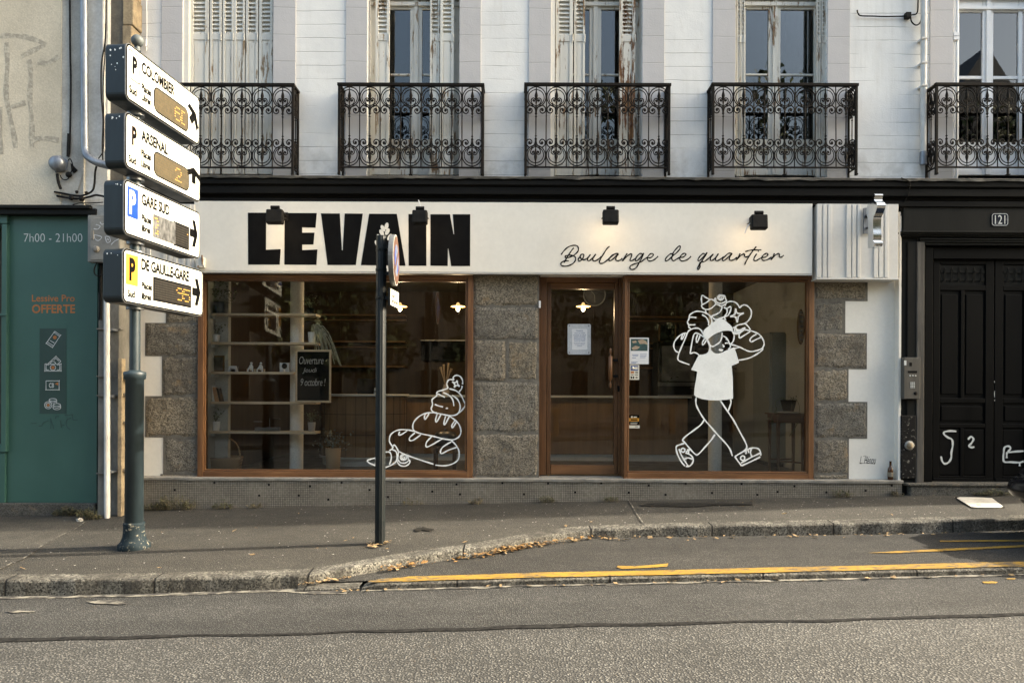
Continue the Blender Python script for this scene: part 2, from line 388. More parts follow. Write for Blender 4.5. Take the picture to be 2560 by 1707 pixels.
M['greend'] = mat('darker_green_sticker', (.026,.060,.052), (.023,.054,.047), 3, .4, 0, fine=.02)
M['orange'] = mat('orange_vinyl', (.42,.15,.035), (.38,.13,.03), 5, .5, 0)
M['faint'] = mat('nearly_worn_off_spray', (.10,.09,.072), (.03,.027,.022), 40, .8, .4, 80, lo=.45, hi=.6)
M['vinyl'] = mat('grey_white_vinyl', (.60,.62,.60), (.56,.58,.56), 5, .5, 0)
M['blackp'] = mat('black_plastic', (.0045,.0045,.0045), (.012,.011,.010), 14, .6, .1, 80, spec=.15)
M['zinc'] = mat('dull_zinc_pipe', (.26,.28,.31), (.15,.165,.19), 9, .38, .3, 40, metal=.55, stretch=(1,1,.3))
M['whitepipe'] = mat('white_painted_pipe', (.64,.63,.60), (.50,.48,.44), 6, .5, .1, 40, stretch=(1,1,.3))
M['boxgrey'] = mat('weathered_grey_box', (.27,.265,.24), (.20,.195,.178), 5, .6, .3, 40)
M['chrome'] = mat('polished_chrome', (.78,.78,.77), (.70,.70,.70), 5, .12, 0, metal=1, fine=0)
M['stainless'] = mat('brushed_intercom_steel', (.095,.088,.076), (.075,.07,.06), 6, .5, 0, metal=.2, stretch=(4,1,.2))
M['asph_n'] = m_asphalt('coarse_asphalt', (.0030,.0030,.0030), (.140,.136,.124), 62, .97, 1., .14)
M['asph_f'] = m_asphalt('worn_asphalt', (.0042,.0042,.0042), (.098,.096,.088), 72, .92, 1., .2)
M['asph_b'] = m_asphalt('bay_asphalt', (.004,.0038,.0036), (.082,.077,.066), 78, .9, 1., .25)
M['walk'] = m_asphalt('pavement_asphalt', (.0125,.0115,.0098), (.100,.092,.075), 84, .85, 1., .2)
M['walk2'] = m_asphalt('older_pavement_asphalt', (.019,.0172,.014), (.118,.108,.088), 80, .85, 1., .28)
M['tar'] = mat('black_tar_seam', (.007,.007,.007), (.028,.027,.025), 26, .8, .6, 60, spec=.1)
M['mortar'] = mat('pale_gutter_mortar', (.20,.185,.15), (.035,.032,.028), 17, .9, .8, 60, lo=.42, hi=.54, stretch=(.5,1,1))
g = G('worn_granite_kerb'); o_ = g.xyz()
d_ = g.voro(85, out='Color'); sx = g.n.new('ShaderNodeSeparateColor'); g.l.new(d_, sx.inputs[0])
c_ = g.mix(sx.outputs[0], (.015,.014,.012), (.26,.245,.205)); c_ = g.mix(g.rng(g.noise(2.4,6,.65), .42,.66,0,.75), c_, (.045,.04,.032))
gm = g.n.new('ShaderNodeNewGeometry'); nz = g.xyz(gm.outputs['Normal'])[2]
c_ = g.mix(g.rng(g.noise(9,5,.6,g.co((1,1,.3))), .45,.62,0,.7), c_, (.035,.032,.027))
j_ = g.math('ABSOLUTE', g.math('SUBTRACT', g.math('FRACT', g.math('DIVIDE', g.math('ADD', o_[0], .42), 1.18)), .5))
jl = g.rng(j_, .4905, .4965); c_ = g.mix(jl, c_, (.022,.02,.017))
h_ = g.math('ADD', g.noise(60,5,.75,g.co((1,1,.35))), g.math('MULTIPLY', jl, -1.5))
M['kerb'] = g.done(c_, .85, g.bump(h_, 1., .014), 0, .3)
g = G('worn_yellow_road_paint')
n_ = g.noise(38,7,.75,g.co((.35,1,1))); mk = g.rng(g.math('ADD', n_, g.math('MULTIPLY', g.math('SUBTRACT', g.noise(1.7, 3), .5), .35)), .50,.60)
c_ = g.mix(g.rng(g.noise(5,4), .3,.7), (.34,.205,.026), (.25,.145,.022)); c_ = g.mix(mk, c_, (.07,.06,.05))
M['roadyellow'] = g.done(c_, .75, g.bump(g.noise(120,3), .4, .003), 0, .3)
M['sheet'] = mat('pale_metal_cover', (.66,.62,.54), (.50,.46,.38), 7, .6, .2, 40)
M['bottle'] = mat('brown_bottle_glass', (.06,.022,.006), (.05,.018,.005), 5, .12, 0)
M['foil'] = mat('litter_paper', (.6,.58,.52), (.45,.42,.38), 20, .8, 0)
M['weed'] = mat('dry_green_weed', (.055,.068,.026), (.11,.095,.045), 22, .8, 0)
M['weeddry'] = mat('straw_weed', (.20,.16,.09), (.08,.07,.035), 22, .8, 0)
M['leaf_y'] = mat('fallen_yellow_leaf', (.30,.165,.04), (.12,.055,.018), 45, .8, 0)
M['leaf_d'] = mat('fallen_pale_leaf', (.34,.24,.12), (.13,.08,.035), 45, .8, 0)
M['carblk'] = mat('black_car_paint', (.004,.004,.005), (.005,.005,.006), 3, .22, 0, spec=.35)
M['tyre'] = mat('rubber', (.02,.02,.02), (.028,.028,.028), 20, .9, .3, 60)
M['carglass'] = mat('dark_car_glass', (.008,.009,.010), (.008,.009,.010), 3, .04, 0)
M['lamp_r'] = mat('red_lamp_lens', (.30,.01,.01), (.22,.01,.01), 8, .15, 0)
# inside
M['brownwall'] = m_wood('dark_brown_panelling', (.052,.030,.013), (.032,.018,.008), 2, .7, 8)
M['ceil'] = mat('dim_ceiling', (.10,.075,.045), (.08,.06,.036), 3, .9, 0)
M['floor_in'] = mat('grey_tile_floor', (.07,.068,.065), (.05,.048,.046), 3, .5, 0)
M['inwhite'] = mat('interior_white_paint', (.50,.51,.48), (.44,.45,.42), 3, .7, 0)
M['shelf'] = m_wood('pale_pine_shelf', (.78,.62,.42), (.64,.50,.33), 0, .5)
M['oakpan'] = m_wood('counter_oak', (.21,.12,.05), (.14,.08,.033), 2, .55, 10)
M['dark'] = mat('matt_black', (.005,.005,.005), (.008,.008,.008), 4, .8, 0, spec=.1)
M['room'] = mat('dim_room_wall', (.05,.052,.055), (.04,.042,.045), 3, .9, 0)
M['pot_d'] = mat('navy_ribbed_pot', (.06,.075,.11), (.035,.045,.07), 9, .5, .3, 40, stretch=(3,3,.1))
M['pot_w'] = mat('white_ceramic', (.85,.85,.82), (.78,.78,.75), 6, .4, 0)
M['terra'] = mat('grey_clay_pot', (.38,.34,.30), (.28,.25,.22), 9, .8, .2)
M['leafg'] = mat('houseplant_leaf', (.07,.10,.04), (.15,.16,.08), 18, .5, 0)
M['leafp'] = mat('pale_striped_leaf', (.42,.40,.28), (.16,.16,.09), 30, .5, 0)
g = G('wicker_weave'); w_ = g.xyz()
a_ = g.math('SINE', g.math('MULTIPLY', w_[0], 420)); b_ = g.math('SINE', g.math('MULTIPLY', w_[2], 260))
k_ = g.rng(g.math('MULTIPLY', a_, b_), -.6, .6); M['wicker'] = g.done(g.mix(k_, (.16,.10,.05), (.62,.43,.24)), .7, g.bump(k_, .8, .006))
M['bulb'] = m_emit('lit_bulb', (1., .80, .42), 6)
M['shade'] = m_emit('glowing_lamp_shade', (.9, .55, .20), .35)
M['chalk'] = mat('chalk', (.62,.62,.60), (.45,.45,.44), 60, .9, 0)
M['steel'] = mat('oven_steel', (.16,.16,.16), (.12,.12,.12), 6, .35, 0, metal=.7)
M['bookt'] = mat('teal_book_cloth', (.06,.28,.36), (.05,.22,.30), 9, .7, 0)
M['bookw'] = mat('white_book', (.8,.8,.77), (.7,.7,.68), 9, .7, 0)
M['booko'] = mat('tan_book', (.60,.34,.16), (.5,.28,.13), 9, .7, 0)
M['card'] = mat('printed_card', (.66,.68,.70), (.62,.64,.66), 6, .5, 0, fine=.02)
M['inkb'] = mat('blue_print', (.05,.12,.30), (.05,.10,.25), 6, .5, 0)
M['paintg'] = mat('painted_scene', (.03,.10,.09), (.02,.04,.045), 30, .5, 0)
M['paintw'] = mat('painted_cream', (.42,.34,.24), (.30,.22,.15), 30, .5, 0)
# opposite side of the street
M['stucco'] = mat('opposite_stucco', (.17,.15,.12), (.13,.12,.095), 1.2, .9, .2, 20)
M['slate'] = mat('slate_roof', (.06,.065,.075), (.04,.044,.05), 3, .6, .3, 12)
M['bark'] = mat('plane_tree_bark', (.16,.14,.10), (.09,.08,.06), 9, .9, .8, 30)
M['tleaf'] = mat('street_tree_leaf', (.045,.070,.020), (.085,.095,.025), 3, .6, 0)
M['tground'] = m_asphalt('far_pavement', (.02,.018,.016), (.05,.045,.038), 60, .3, .3)
M['postwood'] = m_wood('bollard_oak', (.30,.16,.06), (.20,.10,.04), 2, .6)

# ---------------------------------------------------------------- ground
def sheet(poly, zf, lift=0., n=1):      # polygon of (X, Y) draped on a surface
    mb = MB(); mb.face([(x, y, zf(x, y)+lift) for x, y in poly]); return mb
rz = lambda x, y: road_z(x)
mb = MB(); mb.face([(-300,-300,-9-.05), (300,-300,9-.05), (300,300,9-.05), (-300,300,-9-.05)])
struct('ground', mb, M['tground'], 'plain grey ground reaching out to the horizon')
def strip_mesh(xs, y0f, y1f, zf, lift=0.):
    mb = MB(); vs = []
    for x in xs: vs += [(x, y0f(x), zf(x, y0f(x))+lift), (x, y1f(x), zf(x, y1f(x))+lift)]
    return mb.add(vs, [[2*i, 2*i+2, 2*i+3, 2*i+1] for i in range(len(xs)-1)])
XS = [-14+.25*i for i in range(0, 137)]
wob = lambda x, a=1: .008*a*math.sin(x*5.1)+.011*a*math.sin(x*11.7+1)+.006*a*math.sin(x*31)
seam = lambda x: 4.70+wob(x)*.8
struct('road', strip_mesh(XS, lambda x: -4.4, seam, rz, 0.), M['asph_n'], 'coarse grey road surface nearest the camera', cat='road')
struct('road', strip_mesh(XS, seam, lambda x: 5.95, rz, .001), M['asph_f'], 'finer worn strip of road beside the kerb', cat='road')
struct('road_seam', strip_mesh(XS, lambda x: seam(x)-.022-.010*math.sin(x*7.3)-.004*math.sin(x*23), lambda x: seam(x)+.030+.016*math.sin(x*1.9+1)+.008*math.sin(x*13), rz, .005), M['tar'], 'black tar seam running along the road', cat='road')
# kerb line read on the photograph, laid on the pavement surface
KP = [(-500,1466),(0,1452),(327,1449),(653,1441),(745,1438),(790,1434),(882,1419),(1027,1392),(1193,1370),(1321,1346),(1440,1327),(1475,1324),(1650,1318),(2090,1309),(2560,1297),(3600,1275)]
KW = [hit(x, y, walk_z) for x, y in KP]
KW = [Vector((-14, KW[1].y, 0))]+KW+[Vector((20, KW[-1].y, 0))]
def kerb_y(x):
    for a, b in zip(KW, KW[1:]):
        if a.x <= x <= b.x: return a.y+(b.y-a.y)*(x-a.x)/max(1e-6, b.x-a.x)
    return KW[0].y
KX = sorted(set([-14+.2*i for i in range(0, 171)]+[k.x for k in KW]))
KX = [x for x in KX if x <= 20]
def kerb_mesh():
    mb = MB(); rows = []
    for i, x in enumerate(KX):
        y = kerb_y(x)+.005*math.sin(x*17)+.003*math.sin(x*41); s = (kerb_y(x+.02)-kerb_y(x-.02))/.04
        nn = Vector((-s, 1, 0)).normalized(); a = Vector((x, y, 0))
        dz = .004*math.sin(x*9)+.003*math.sin(x*29)
        row = []
        for off, dzz in ((-.008, -.24), (.002, -.014), (.006, -.004), (.016, .005), (.155, .007), (.165, -.02)):
            q = a+nn*off; row.append((q.x, q.y, walk_z(q.x, q.y)+dzz+(dz if off < .1 else 0)))
        rows.append(row)
    vs = [p for r in rows for p in r]; n = 6
    mb.add(vs, [[i*n+k, (i+1)*n+k, (i+1)*n+k+1, i*n+k+1] for i in range(len(rows)-1) for k in range(n-1)])
    return mb
struct('kerb', kerb_mesh(), M['kerb'], 'worn granite kerb stepping back beside the parking bay', cat='kerb')
def walk_mesh():
    mb = MB(); vs = []; ny = 8
    for x in KX:
        y0 = kerb_y(x)+.15
        for j in range(ny+1):
            y = y0+(9.2-y0)*j/ny; vs.append((x, y, walk_z(x, y)+.004*math.sin(x*2.3+j)*math.sin(j*1.7)*(0 < j < ny-3)))
    n = ny+1
    return mb.add(vs, [[i*n+k, (i+1)*n+k, (i+1)*n+k+1, i*n+k+1] for i in range(len(KX)-1) for k in range(ny)], True)
struct('pavement', walk_mesh(), M['walk'], 'brown grey asphalt pavement in front of the bakery', cat='pavement')
def drape(pts, zf, lift, m, name, label, cat='pavement'):
    q = [hit(x, y, zf) for x, y in pts]; mb = MB()
    mb.face([(p.x, p.y, zf(p.x, p.y)+lift) for p in q]); return struct(name, mb, m, label, cat=cat)
drape([(-700,1325),(-700,1460),(-80,1436),(6,1422),(53,1400),(102,1368),(160,1336),(212,1306),(-100,1306)], walk_z, .006, M['walk2'], 'pavement', 'lighter older asphalt patch at the left end of the pavement')
def gline(pts, zf, w, m, name, label, lift=.009, cat='pavement'):
    q = smooth([hit(x, y, zf) for x, y in pts], 5); q = [Vector((p.x, p.y, zf(p.x, p.y))) for p in q]
    mb = MB().ribbon(q, w, (0, 0, 1), lift); return struct(name, mb, m, label, cat=cat)
gline([(-20,1428),(6,1421),(30,1408),(55,1399),(80,1383),(102,1367),(130,1350),(160,1336),(190,1322),(213,1305)], walk_z, .014, M['mortar'], 'pavement_crack', 'pale diagonal crack at the left of the pavement')
gline([(1570,1250),(1580,1265),(1588,1280),(1600,1297),(1610,1312)], walk_z, .012, M['mortar'], 'pavement_crack', 'short crack running to the kerb near the bay corner')
drape([(1036,1325),(1043,1320),(1053,1321),(1058,1318),(1066,1321),(1074,1323),(1090,1324),(1078,1327),(1086,1330),(1066,1328),(1056,1326),(1050,1329),(1040,1330)], walk_z, .010, mat('damp_asphalt', (.013,.012,.010), (.02,.018,.015), 20, .7, .5, 90, spec=.2), 'pavement_stain', 'dark oily stain on the pavement right of the slim post')
mb = MB(); text_on(mb, 'TDSV', lambda x, y: (lambda p: Vector((p.x, p.y, walk_z(p.x, p.y)+.012)))(hit(x, y, walk_z)), 828, 1263, 935, 1273, offset=-.03)
struct('pavement_marking', mb, M['faint'], 'faint white sprayed letters on the pavement', cat='marking')
def blot(cx, cy, rx, ry, zf_, m, label, seed, cat='stain', n=26):
    R = random.Random(seed); ph = [R.uniform(0, 6.28) for _ in range(4)]; pts = []
    for k in range(n):
        t = 2*math.pi*k/n; r = 1+.22*math.sin(2*t+ph[0])+.16*math.sin(3*t+ph[1])+.12*math.sin(5*t+ph[2])+.10*math.sin(9*t+ph[3]); pts.append((cx+rx*r*math.cos(t), cy+ry*r*math.sin(t)))
    return drape(pts, zf_, .0085, m, 'road_scrape_or_shadow', label, cat)
ST1 = m_asphalt('oil_darkened_asphalt', (.0028,.0027,.0026), (.088,.083,.073), 74, .9, .9, .2)
ST2 = m_asphalt('scuffed_pale_asphalt', (.012,.0115,.0105), (.20,.19,.165), 70, .95, .9, .2)
ST3 = m_asphalt('trodden_pavement', (.0075,.0066,.0055), (.052,.046,.037), 86, .8, 1., .2)
blot(270, 1507, 55, 4.5, rz, M['mortar'], 'pale scraped mark on the road beside the left kerb', 6)
blot(50, 1530, 30, 3, rz, M['mortar'], 'small pale scrape at the left edge of the road', 7)
blot(1730, 1262, 130, 5, walk_z, mat('painted_shadow_asphalt', (.012,.011,.0095), (.02,.018,.015), 20, .6, .5, 90, spec=.25), 'long painted shadow band on the pavement before the large window', 9)  # cast shadow painted as a dark sheet on the pavement
# parking bay and low kerb
LK = [(905,1459),(1321,1446.6),(1500,1443),(1879,1434.7),(2450,1421),(3600,1392)]
lz = lambda x, y: road_z(x)+.05
LW = [hit(x, y, lz) for x, y in LK]
def low_y(x):
    for a, b in zip(LW, LW[1:]):
        if a.x <= x <= b.x: return a.y+(b.y-a.y)*(x-a.x)/(b.x-a.x)
    return LW[0].y if x < LW[0].x else LW[-1].y
x0b = KW[5].x+.02
BX = [x0b+.15*i for i in range(int((20-x0b)/.15)+1)]
struct('parking_bay', strip_mesh(BX, lambda x: low_y(x)+.12, lambda x: max(low_y(x)+.13, kerb_y(x)+.03), bay_z, .0), M['asph_b'], 'dark asphalt parking bay between the two kerbs', cat='road')
def lowk(x0, x1, m, hgt=.05):
    mb = MB(); rows = []; n = int((x1-x0)/.12)+2
    for i in range(n):
        x = x0+(x1-x0)*i/(n-1); y = low_y(x)+.004*math.sin(x*21); e = min(1, (x-x0)/.08)
        rows.append([(x, y+o, road_z(x)+(hgt+dz)*(e*.6+.4)) for o, dz in ((-.012, -.2), (-.004, -.014), (.010, 0.), (.165, .003), (.17, -.05))])
    vs = [p for r in rows for p in r]
    mb.add(vs, [[i*5+k, (i+1)*5+k, (i+1)*5+k+1, i*5+k+1] for i in range(n-1) for k in range(4)]); mb.face(rows[0])
    return mb
struct('kerb', lowk(LW[0].x, 20, M['kerb']), M['kerb'], 'low flush kerb along the edge of the parking bay', cat='kerb')
struct('kerb', lowk(x0b-.02, LW[0].x-.02, M['kerb'], .03), M['kerb'], 'short sunken kerb piece before the yellow line', cat='kerb')
YX = [LW[0].x+.04+.1*i for i in range(210)]; YX = [x for x in YX if x < 20]
struct('road_marking', strip_mesh(YX, lambda x: low_y(x)+.016+.004*math.sin(x*9), lambda x: low_y(x)+min(.165, .05+(x-LW[0].x)*.35)+.006*math.sin(x*4), lz, .0075), M['roadyellow'], 'long worn yellow line on the low kerb', cat='marking')
def mark(pts, zf, label): drape(pts, zf, .006, M['roadyellow'], 'road_marking', label, 'marking')
mark([(1541,1419),(1545,1415),(1580,1416),(1620,1414),(1664,1410),(1671,1409),(1668,1417),(1640,1419),(1600,1421),(1556,1423)], bay_z, 'short yellow dash of leftover paint in the bay')
mark([(2168,1383),(2250,1378),(2420,1370),(2560,1363),(2700,1357),(2700,1362),(2560,1368),(2420,1375),(2250,1383)], bay_z, 'long thin yellow line inside the shaded bay')
mark([(2350,1352),(2560,1350),(2700,1349),(2700,1352),(2560,1354),(2350,1355)], bay_z, 'faint yellow line near the bay kerb')
mark([(2455,1455),(2480,1454),(2495,1456),(2490,1459),(2460,1459)], rz, 'small yellow fleck on the road')
mark([(2515,1446),(2540,1446),(2536,1449),(2518,1449)], rz, 'tiny yellow fleck on the road at right')
struct('gutter', strip_mesh([x for x in XS if x < LW[0].x+.1], lambda x: kerb_y(x)-.075+wob(x, .9) if x < x0b else low_y(x)-.09+wob(x, .9), lambda x: (kerb_y(x) if x < x0b else low_y(x))+.02, rz, .006), M['mortar'], 'pale mortar seam at the foot of the left kerb', cat='gutter')
struct('gutter', strip_mesh([x for x in [LW[0].x+.12*i for i in range(180)] if x < 19], lambda x: low_y(x)-.055+wob(x, 1), lambda x: low_y(x)+.01, rz, .006), M['mortar'], 'pale mortar seam at the foot of the low kerb', cat='gutter')
# far side of the street (behind the camera, seen in the window reflections)
fz = lambda x, y: road_z(x)
struct('far_kerb', MB().add([(-14,-4.4,-.42), (20,-4.4,.6), (20,-4.4,.74), (-14,-4.4,-.28), (-14,-4.6,-.28), (20,-4.6,.74)], [(0,1,2,3), (3,2,5,4)]), M['kerb'], 'kerb on the far side of the street', cat='kerb')
struct('far_pavement', strip_mesh([-40, 60], lambda x: -19., lambda x: -4.6, fz, .13), M['tground'], 'pavement on the far side of the street', cat='pavement')
# ================================================================ the bakery building
YW = 8.60
B = thing('bakery_building', 'white painted town house with a bakery on the ground floor and iron balconies above', 'building', (0, YW, walk_z(0, YW)))
TOPY = -900
def zz(y, D=YW): return CH-(y-CY)*D/F
openings = [(457,683), (918,1148), (1377,1605), (1837,2067), (2381,2640)]
XR = 14.6
# masonry between the windows
edges = [333]+[e for o in openings for e in o]
def wallbox(mb, a, b, y0, y1, D0, D1):
    xa = P(a, (y0+y1)/2, YW).x if isinstance(a, (int, float)) and a < 5000 else 0
    return mb
mb = MB()
ztop = zz(TOPY); zf = ZC-.05
xs = [P(333, 250, YW).x]+[P(e, 250, YW).x for o in openings for e in o]+[XR]
for i in range(0, len(xs), 2): mb.box(xs[i], xs[i+1], YW, YW+.35, zf, ztop)
zl = zz(-150)
for i in range(1, len(xs)-1, 2): mb.box(xs[i], xs[i+1], YW, YW+.35, zl, ztop)
obj('upper_wall', mb, M['wall'], B)
mb = MB()     # the grey surrounds of the windows, 12 mm proud
for a, b in ((404,457),(683,739.5),(864,918),(1148,1202),(1321,1377),(1605,1660),(1780,1837),(2067,2123),(2323,2381),(2640,2696)):
    mb.box(P(a,250,YW).x, P(b,250,YW).x, YW-.014, YW-.001, zf, zl)
obj('window_surround', mb, M['grey'], B, .004)
mb = MB(); mb.box(P(457,250,YW).x, P(470,250,YW).x, YW+.01, YW+.12, ZC, zl); mb.box(P(1377,250,YW).x, P(1387,250,YW).x, YW+.01, YW+.1, ZC, zl)
obj('reveal', mb, M['plaster'], B)
mb = MB()     # shell: back, roof, far wall, party walls and floors behind the facade
xl = xs[0]
mb.box(xl, XR, 13.2, 13.4, -.3, ztop); mb.box(xl, XR, YW+.35, 13.2, ztop-.3, ztop-.05)
mb.box(XR-.2, XR, YW+.35, 13.2, -.3, ztop-.3); mb.box(xl, xl+.15, YW+.35, 13.2, -.3, ztop-.3)
mb.box(xl+.15, XR-.2, YW+.35, 13.2, 3.42, 3.62)
obj('back_shell', mb, M['darkrender'], B)
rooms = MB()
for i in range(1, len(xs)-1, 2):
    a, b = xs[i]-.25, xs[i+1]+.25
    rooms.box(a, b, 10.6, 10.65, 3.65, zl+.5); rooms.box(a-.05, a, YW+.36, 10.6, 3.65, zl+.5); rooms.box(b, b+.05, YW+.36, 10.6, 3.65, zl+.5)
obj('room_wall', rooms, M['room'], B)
# cornice
def run(mb, y0, y1, D0, D1, a=0, b=XR):
    xa = WX(333, 8.5) if a == 0 else a
    zc = P(1280, (y0+y1)/2, D0).z; h = (y1-y0)/2*D0/F
    return mb.box(xa, b, D0, D1, zc-h, zc+h)
mb = MB(); run(mb, 445, 449.5, 8.345, 8.60)
cm = obj('cornice', MB().add([], []), M['cornice'], B) if False else None
mb = MB()
run(mb, 450, 462.5, 8.37, 8.60); run(mb, 463.5, 466, 8.395, 8.59); run(mb, 467, 486, 8.40, 8.59); run(mb, 486.5, 497, 8.47, 8.59); run(mb, 497.5, 512, 8.445, 8.59)
co = obj('cornice', mb, M['cornice'], B, .006)
mb = MB(); xa = WX(333, 8.5); n = 260      # ragged flaking top lip
vs = []
for i in range(n+1):
    x = xa+(XR-xa)*i/n; d = .003*math.sin(i*1.7)+.002*math.sin(i*.61)+random.uniform(-.005, .005)
    z = P(1280, 444, 8.35).z
    vs += [(x, 8.35+d*.5, z-.016+d), (x, 8.345+d*.4, z+.006), (x, 8.36, z+.016), (x, 8.60, z+.030)]
mb.add(vs, [[i*4+k, i*4+4+k, i*4+5+k, i*4+1+k] for i in range(n) for k in range(3)])
obj('cornice_lip', mb, M['lip'], co)
# ---- ground floor masonry
g0 = ZC-.02
PSEED = [0]
def pier(name, rects, m, D, lab=None, bev=.006):
    ms = [MB(), MB(), MB()]; back = MB()
    for i, (a, b, c, d) in enumerate(rects):
        PSEED[0] += 1; q0 = P(a+1.2, b+1.4, D); q1 = P(c-1.2, d-1.4, D); k = (PSEED[0]*7+i*3) % 3
        rough_block(ms[k], q0.x, q1.x, q1.z, q0.z, D+random.uniform(-.012, .010), YW+.25, PSEED[0])
        back.box(q0.x-.007, q1.x+.007, D+.012, YW+.24, q1.z-.008, q0.z+.008)
    return obj2(name, [(ms[0], M['granite']), (ms[1], M['gran1']), (ms[2], M['gran2']), (back, M['bedding'])], B, 0, lab)
LZ = 1194
pier('stone_pier', [(414,690,496,807),(362,807,496,890),(404,890,496,990),(362,990,496,1093),(407,1093,496,LZ-9),(400,LZ-9,496,LZ)], M['granite'], 8.575, 'rough granite quoins left of the shop window')
pier('stone_pier', [(1183,686,1347,766),(1183,766,1347,849),(1183,849,1265,953),(1265,849,1347,953),(1183,953,1347,1083),(1183,1083,1347,LZ)], M['granite'], 8.575, 'granite pier between shop window and door')
pier('stone_pier', [(2036,697,2170,752),(2036,752,2114,832),(2036,832,2168,922),(2036,922,2122,1004),(2036,1004,2169,1096),(2036,1096,2123,1184),(2036,1184,2123,1200)], M['granite'], 8.575, 'granite quoins right of the large window')
mb = MB()
mb.box(P(333,900,YW).x, P(494,900,YW).x, 8.592, YW+.28, .40, g0)
obj('quoin_wall', mb, M['plaster'], B, .004, 'smooth white plaster around the left quoins')
mb = MB(); mb.box(P(2036.5,900,YW).x, P(2252,900,YW).x, 8.592, YW+.28, .40, g0)
obj('quoin_wall', mb, M['plaster'], B, .004, 'smooth white plaster around the right quoins')
mb = MB(); mb.box(P(1183.6,900,YW).x, P(1346.4,900,YW).x, 8.60, YW+.28, .40, g0)
mb.box(P(496,900,YW).x, P(1183,900,YW).x, 8.66, 8.9, zz(688), g0); mb.box(P(1347,900,YW).x, P(2036,900,YW).x, 8.80, 8.9, zz(688), g0)
obj('inner_masonry', mb, M['darkrender'], B)
# plinth of small tiles with a worn ledge
pl = MB(); xa, xb = P(327,1220,8.47).x, P(2255,1220,8.47).x
pl.box(xa, xb, 8.47, 8.7, -.3, zz(1203.5, 8.47)); PL = obj('plinth', pl, M['mosaic'], B)
n = 90; lg = MB(); vs = []
for i in range(n+1):
    x = xa-.01+(xb-xa+.02)*i/n; d = random.uniform(-.004, .004); zt = zz(1196.5, 8.46)
    vs += [(x, 8.455+d, zt-.032+d*.6), (x, 8.452+d, zt-.006), (x, 8.462, zt+d*.3), (x, 8.75, zt+.002), (x, 8.75, zt-.03)]
lg.add(vs, [[i*5+k, i*5+5+k, i*5+6+k, i*5+1+k] for i in range(n) for k in range(4)]); obj('ledge', lg, M['ledge'], PL)
bt = MB()
for x, y in ((437,1224),(536,1206),(648,1238),(672,1211),(747,1238),(775,1215),(821,1248),(854,1206),(924,1224),(1000,1205),(970,1242),(1081,1228),(1141,1210),(1150,1235),(1256,1207),(1310,1235),(1370,1208),(1438,1230),(1503,1207),(1572,1231),(1622,1213),(1664,1236),(1714,1208),(1780,1232),(1854,1209),(1893,1236),(1944,1229),(1986,1215),(2066,1230),(2164,1226),(2229,1213)):
    q = P(x, y, 8.47); bt.box(q.x-.0115, q.x+.0115, 8.468, 8.4699, q.z-.0115, q.z+.0115)
obj('black_tile', bt, M['dark'], PL)
# ---- fascia, with its fluted boxes
fa = MB(); fa.pb(485, 506, 2031, 681, 8.42, 8.64); FA = obj('fascia_board', fa, M['fascia'], B, .004)
dr = MB(); dr.pb(485, 681.4, 2031, 684.5, 8.425, 8.47); obj('drip_edge', dr, M['flute'], FA)
def flutes(a, b, y0, y1, bars, lab):
    mb = MB(); mb.pb(a, y0, b, y1, 8.40, 8.60)
    for c, w in bars: mb.pb(c-w/2, y0+1, c+w/2, y1-1.5, 8.385, 8.40)
    mb.pb(a-1, y1, b+1, y1+4, 8.38, 8.60)
    return obj('fluted_box', mb, M['flute'], B, .004, lab)
flutes(2043, 2246, 510, 695, [(2048,11),(2062,9),(2075,10),(2122,11),(2135,9),(2148,8),(2190,10),(2203,10),(2217,9)], 'fluted white box at the right end of the fascia')
flutes(318, 485, 510, 695, [(345,11),(358,9),(371,10),(412,10),(426,10),(438,9),(458,7),(472,8)], 'fluted white box hidden behind the parking signs')
mb = MB(); mb.pb(2246.5, 530, 2253, 1200, 8.50, 8.6); obj('corner_trim', mb, M['plaster'], B, .003)
# LEVAIN
T = (480, 430, 3.095)
LET = {'L':[(433,316),(574,316),(573,602),(687,597),(679,717),(435,717)],
 'E':[(717,318),(966,319),(956,432),(853,429),(853,470),(948,470),(940,562),(853,562),(853,605),(971,600),(963,719),(715,717)],
 'V':[(998,321),(1144,322),(1160,606),(1166,606),(1182,322),(1322,323),(1268,720),(1050,720)],
 'A':[(1371,324),(1585,325),(1652,725),(1307,721)],
 'I':[(1675,326),(1813,328),(1814,726),(1677,725)],
 'N':[(1845,328),(1996,328),(2024,482),(2028,482),(2018,328),(2153,328),(2152,728),(2006,728),(1984,594),(1980,594),(1979,727),(1845,725)]}
lt = MB()
for k, pts in LET.items(): lt.prism([P(480+x/3.095, 430+y/3.095, 8.42) for x, y in pts], (0, -.0025, 0))
obj('lettering', lt, M['paintblk'], FA, label='large black LEVAIN letters')
wh = MB()
for x, y, a in ((1478,437,-28),(1506,420,12),(1468,471,-30),(1512,463,28),(1448,508,-30),(1433,554,-32),(1530,505,30),(1545,550,32),(1490,600,0)):
    q = P(480+x/3.095, 430+y/3.095, 8.42); A = math.radians(a)
    wh.face([q+Vector((.022*math.cos(t)*math.cos(A)+.041*math.sin(t)*math.sin(A), -.0035, .041*math.sin(t)*math.cos(A)-.022*math.cos(t)*math.sin(A))) for t in [k*math.pi/9 for k in range(18)]])
obj('wheat_emblem', wh, M['fascia'], FA, label='white wheat ear on the letter A')
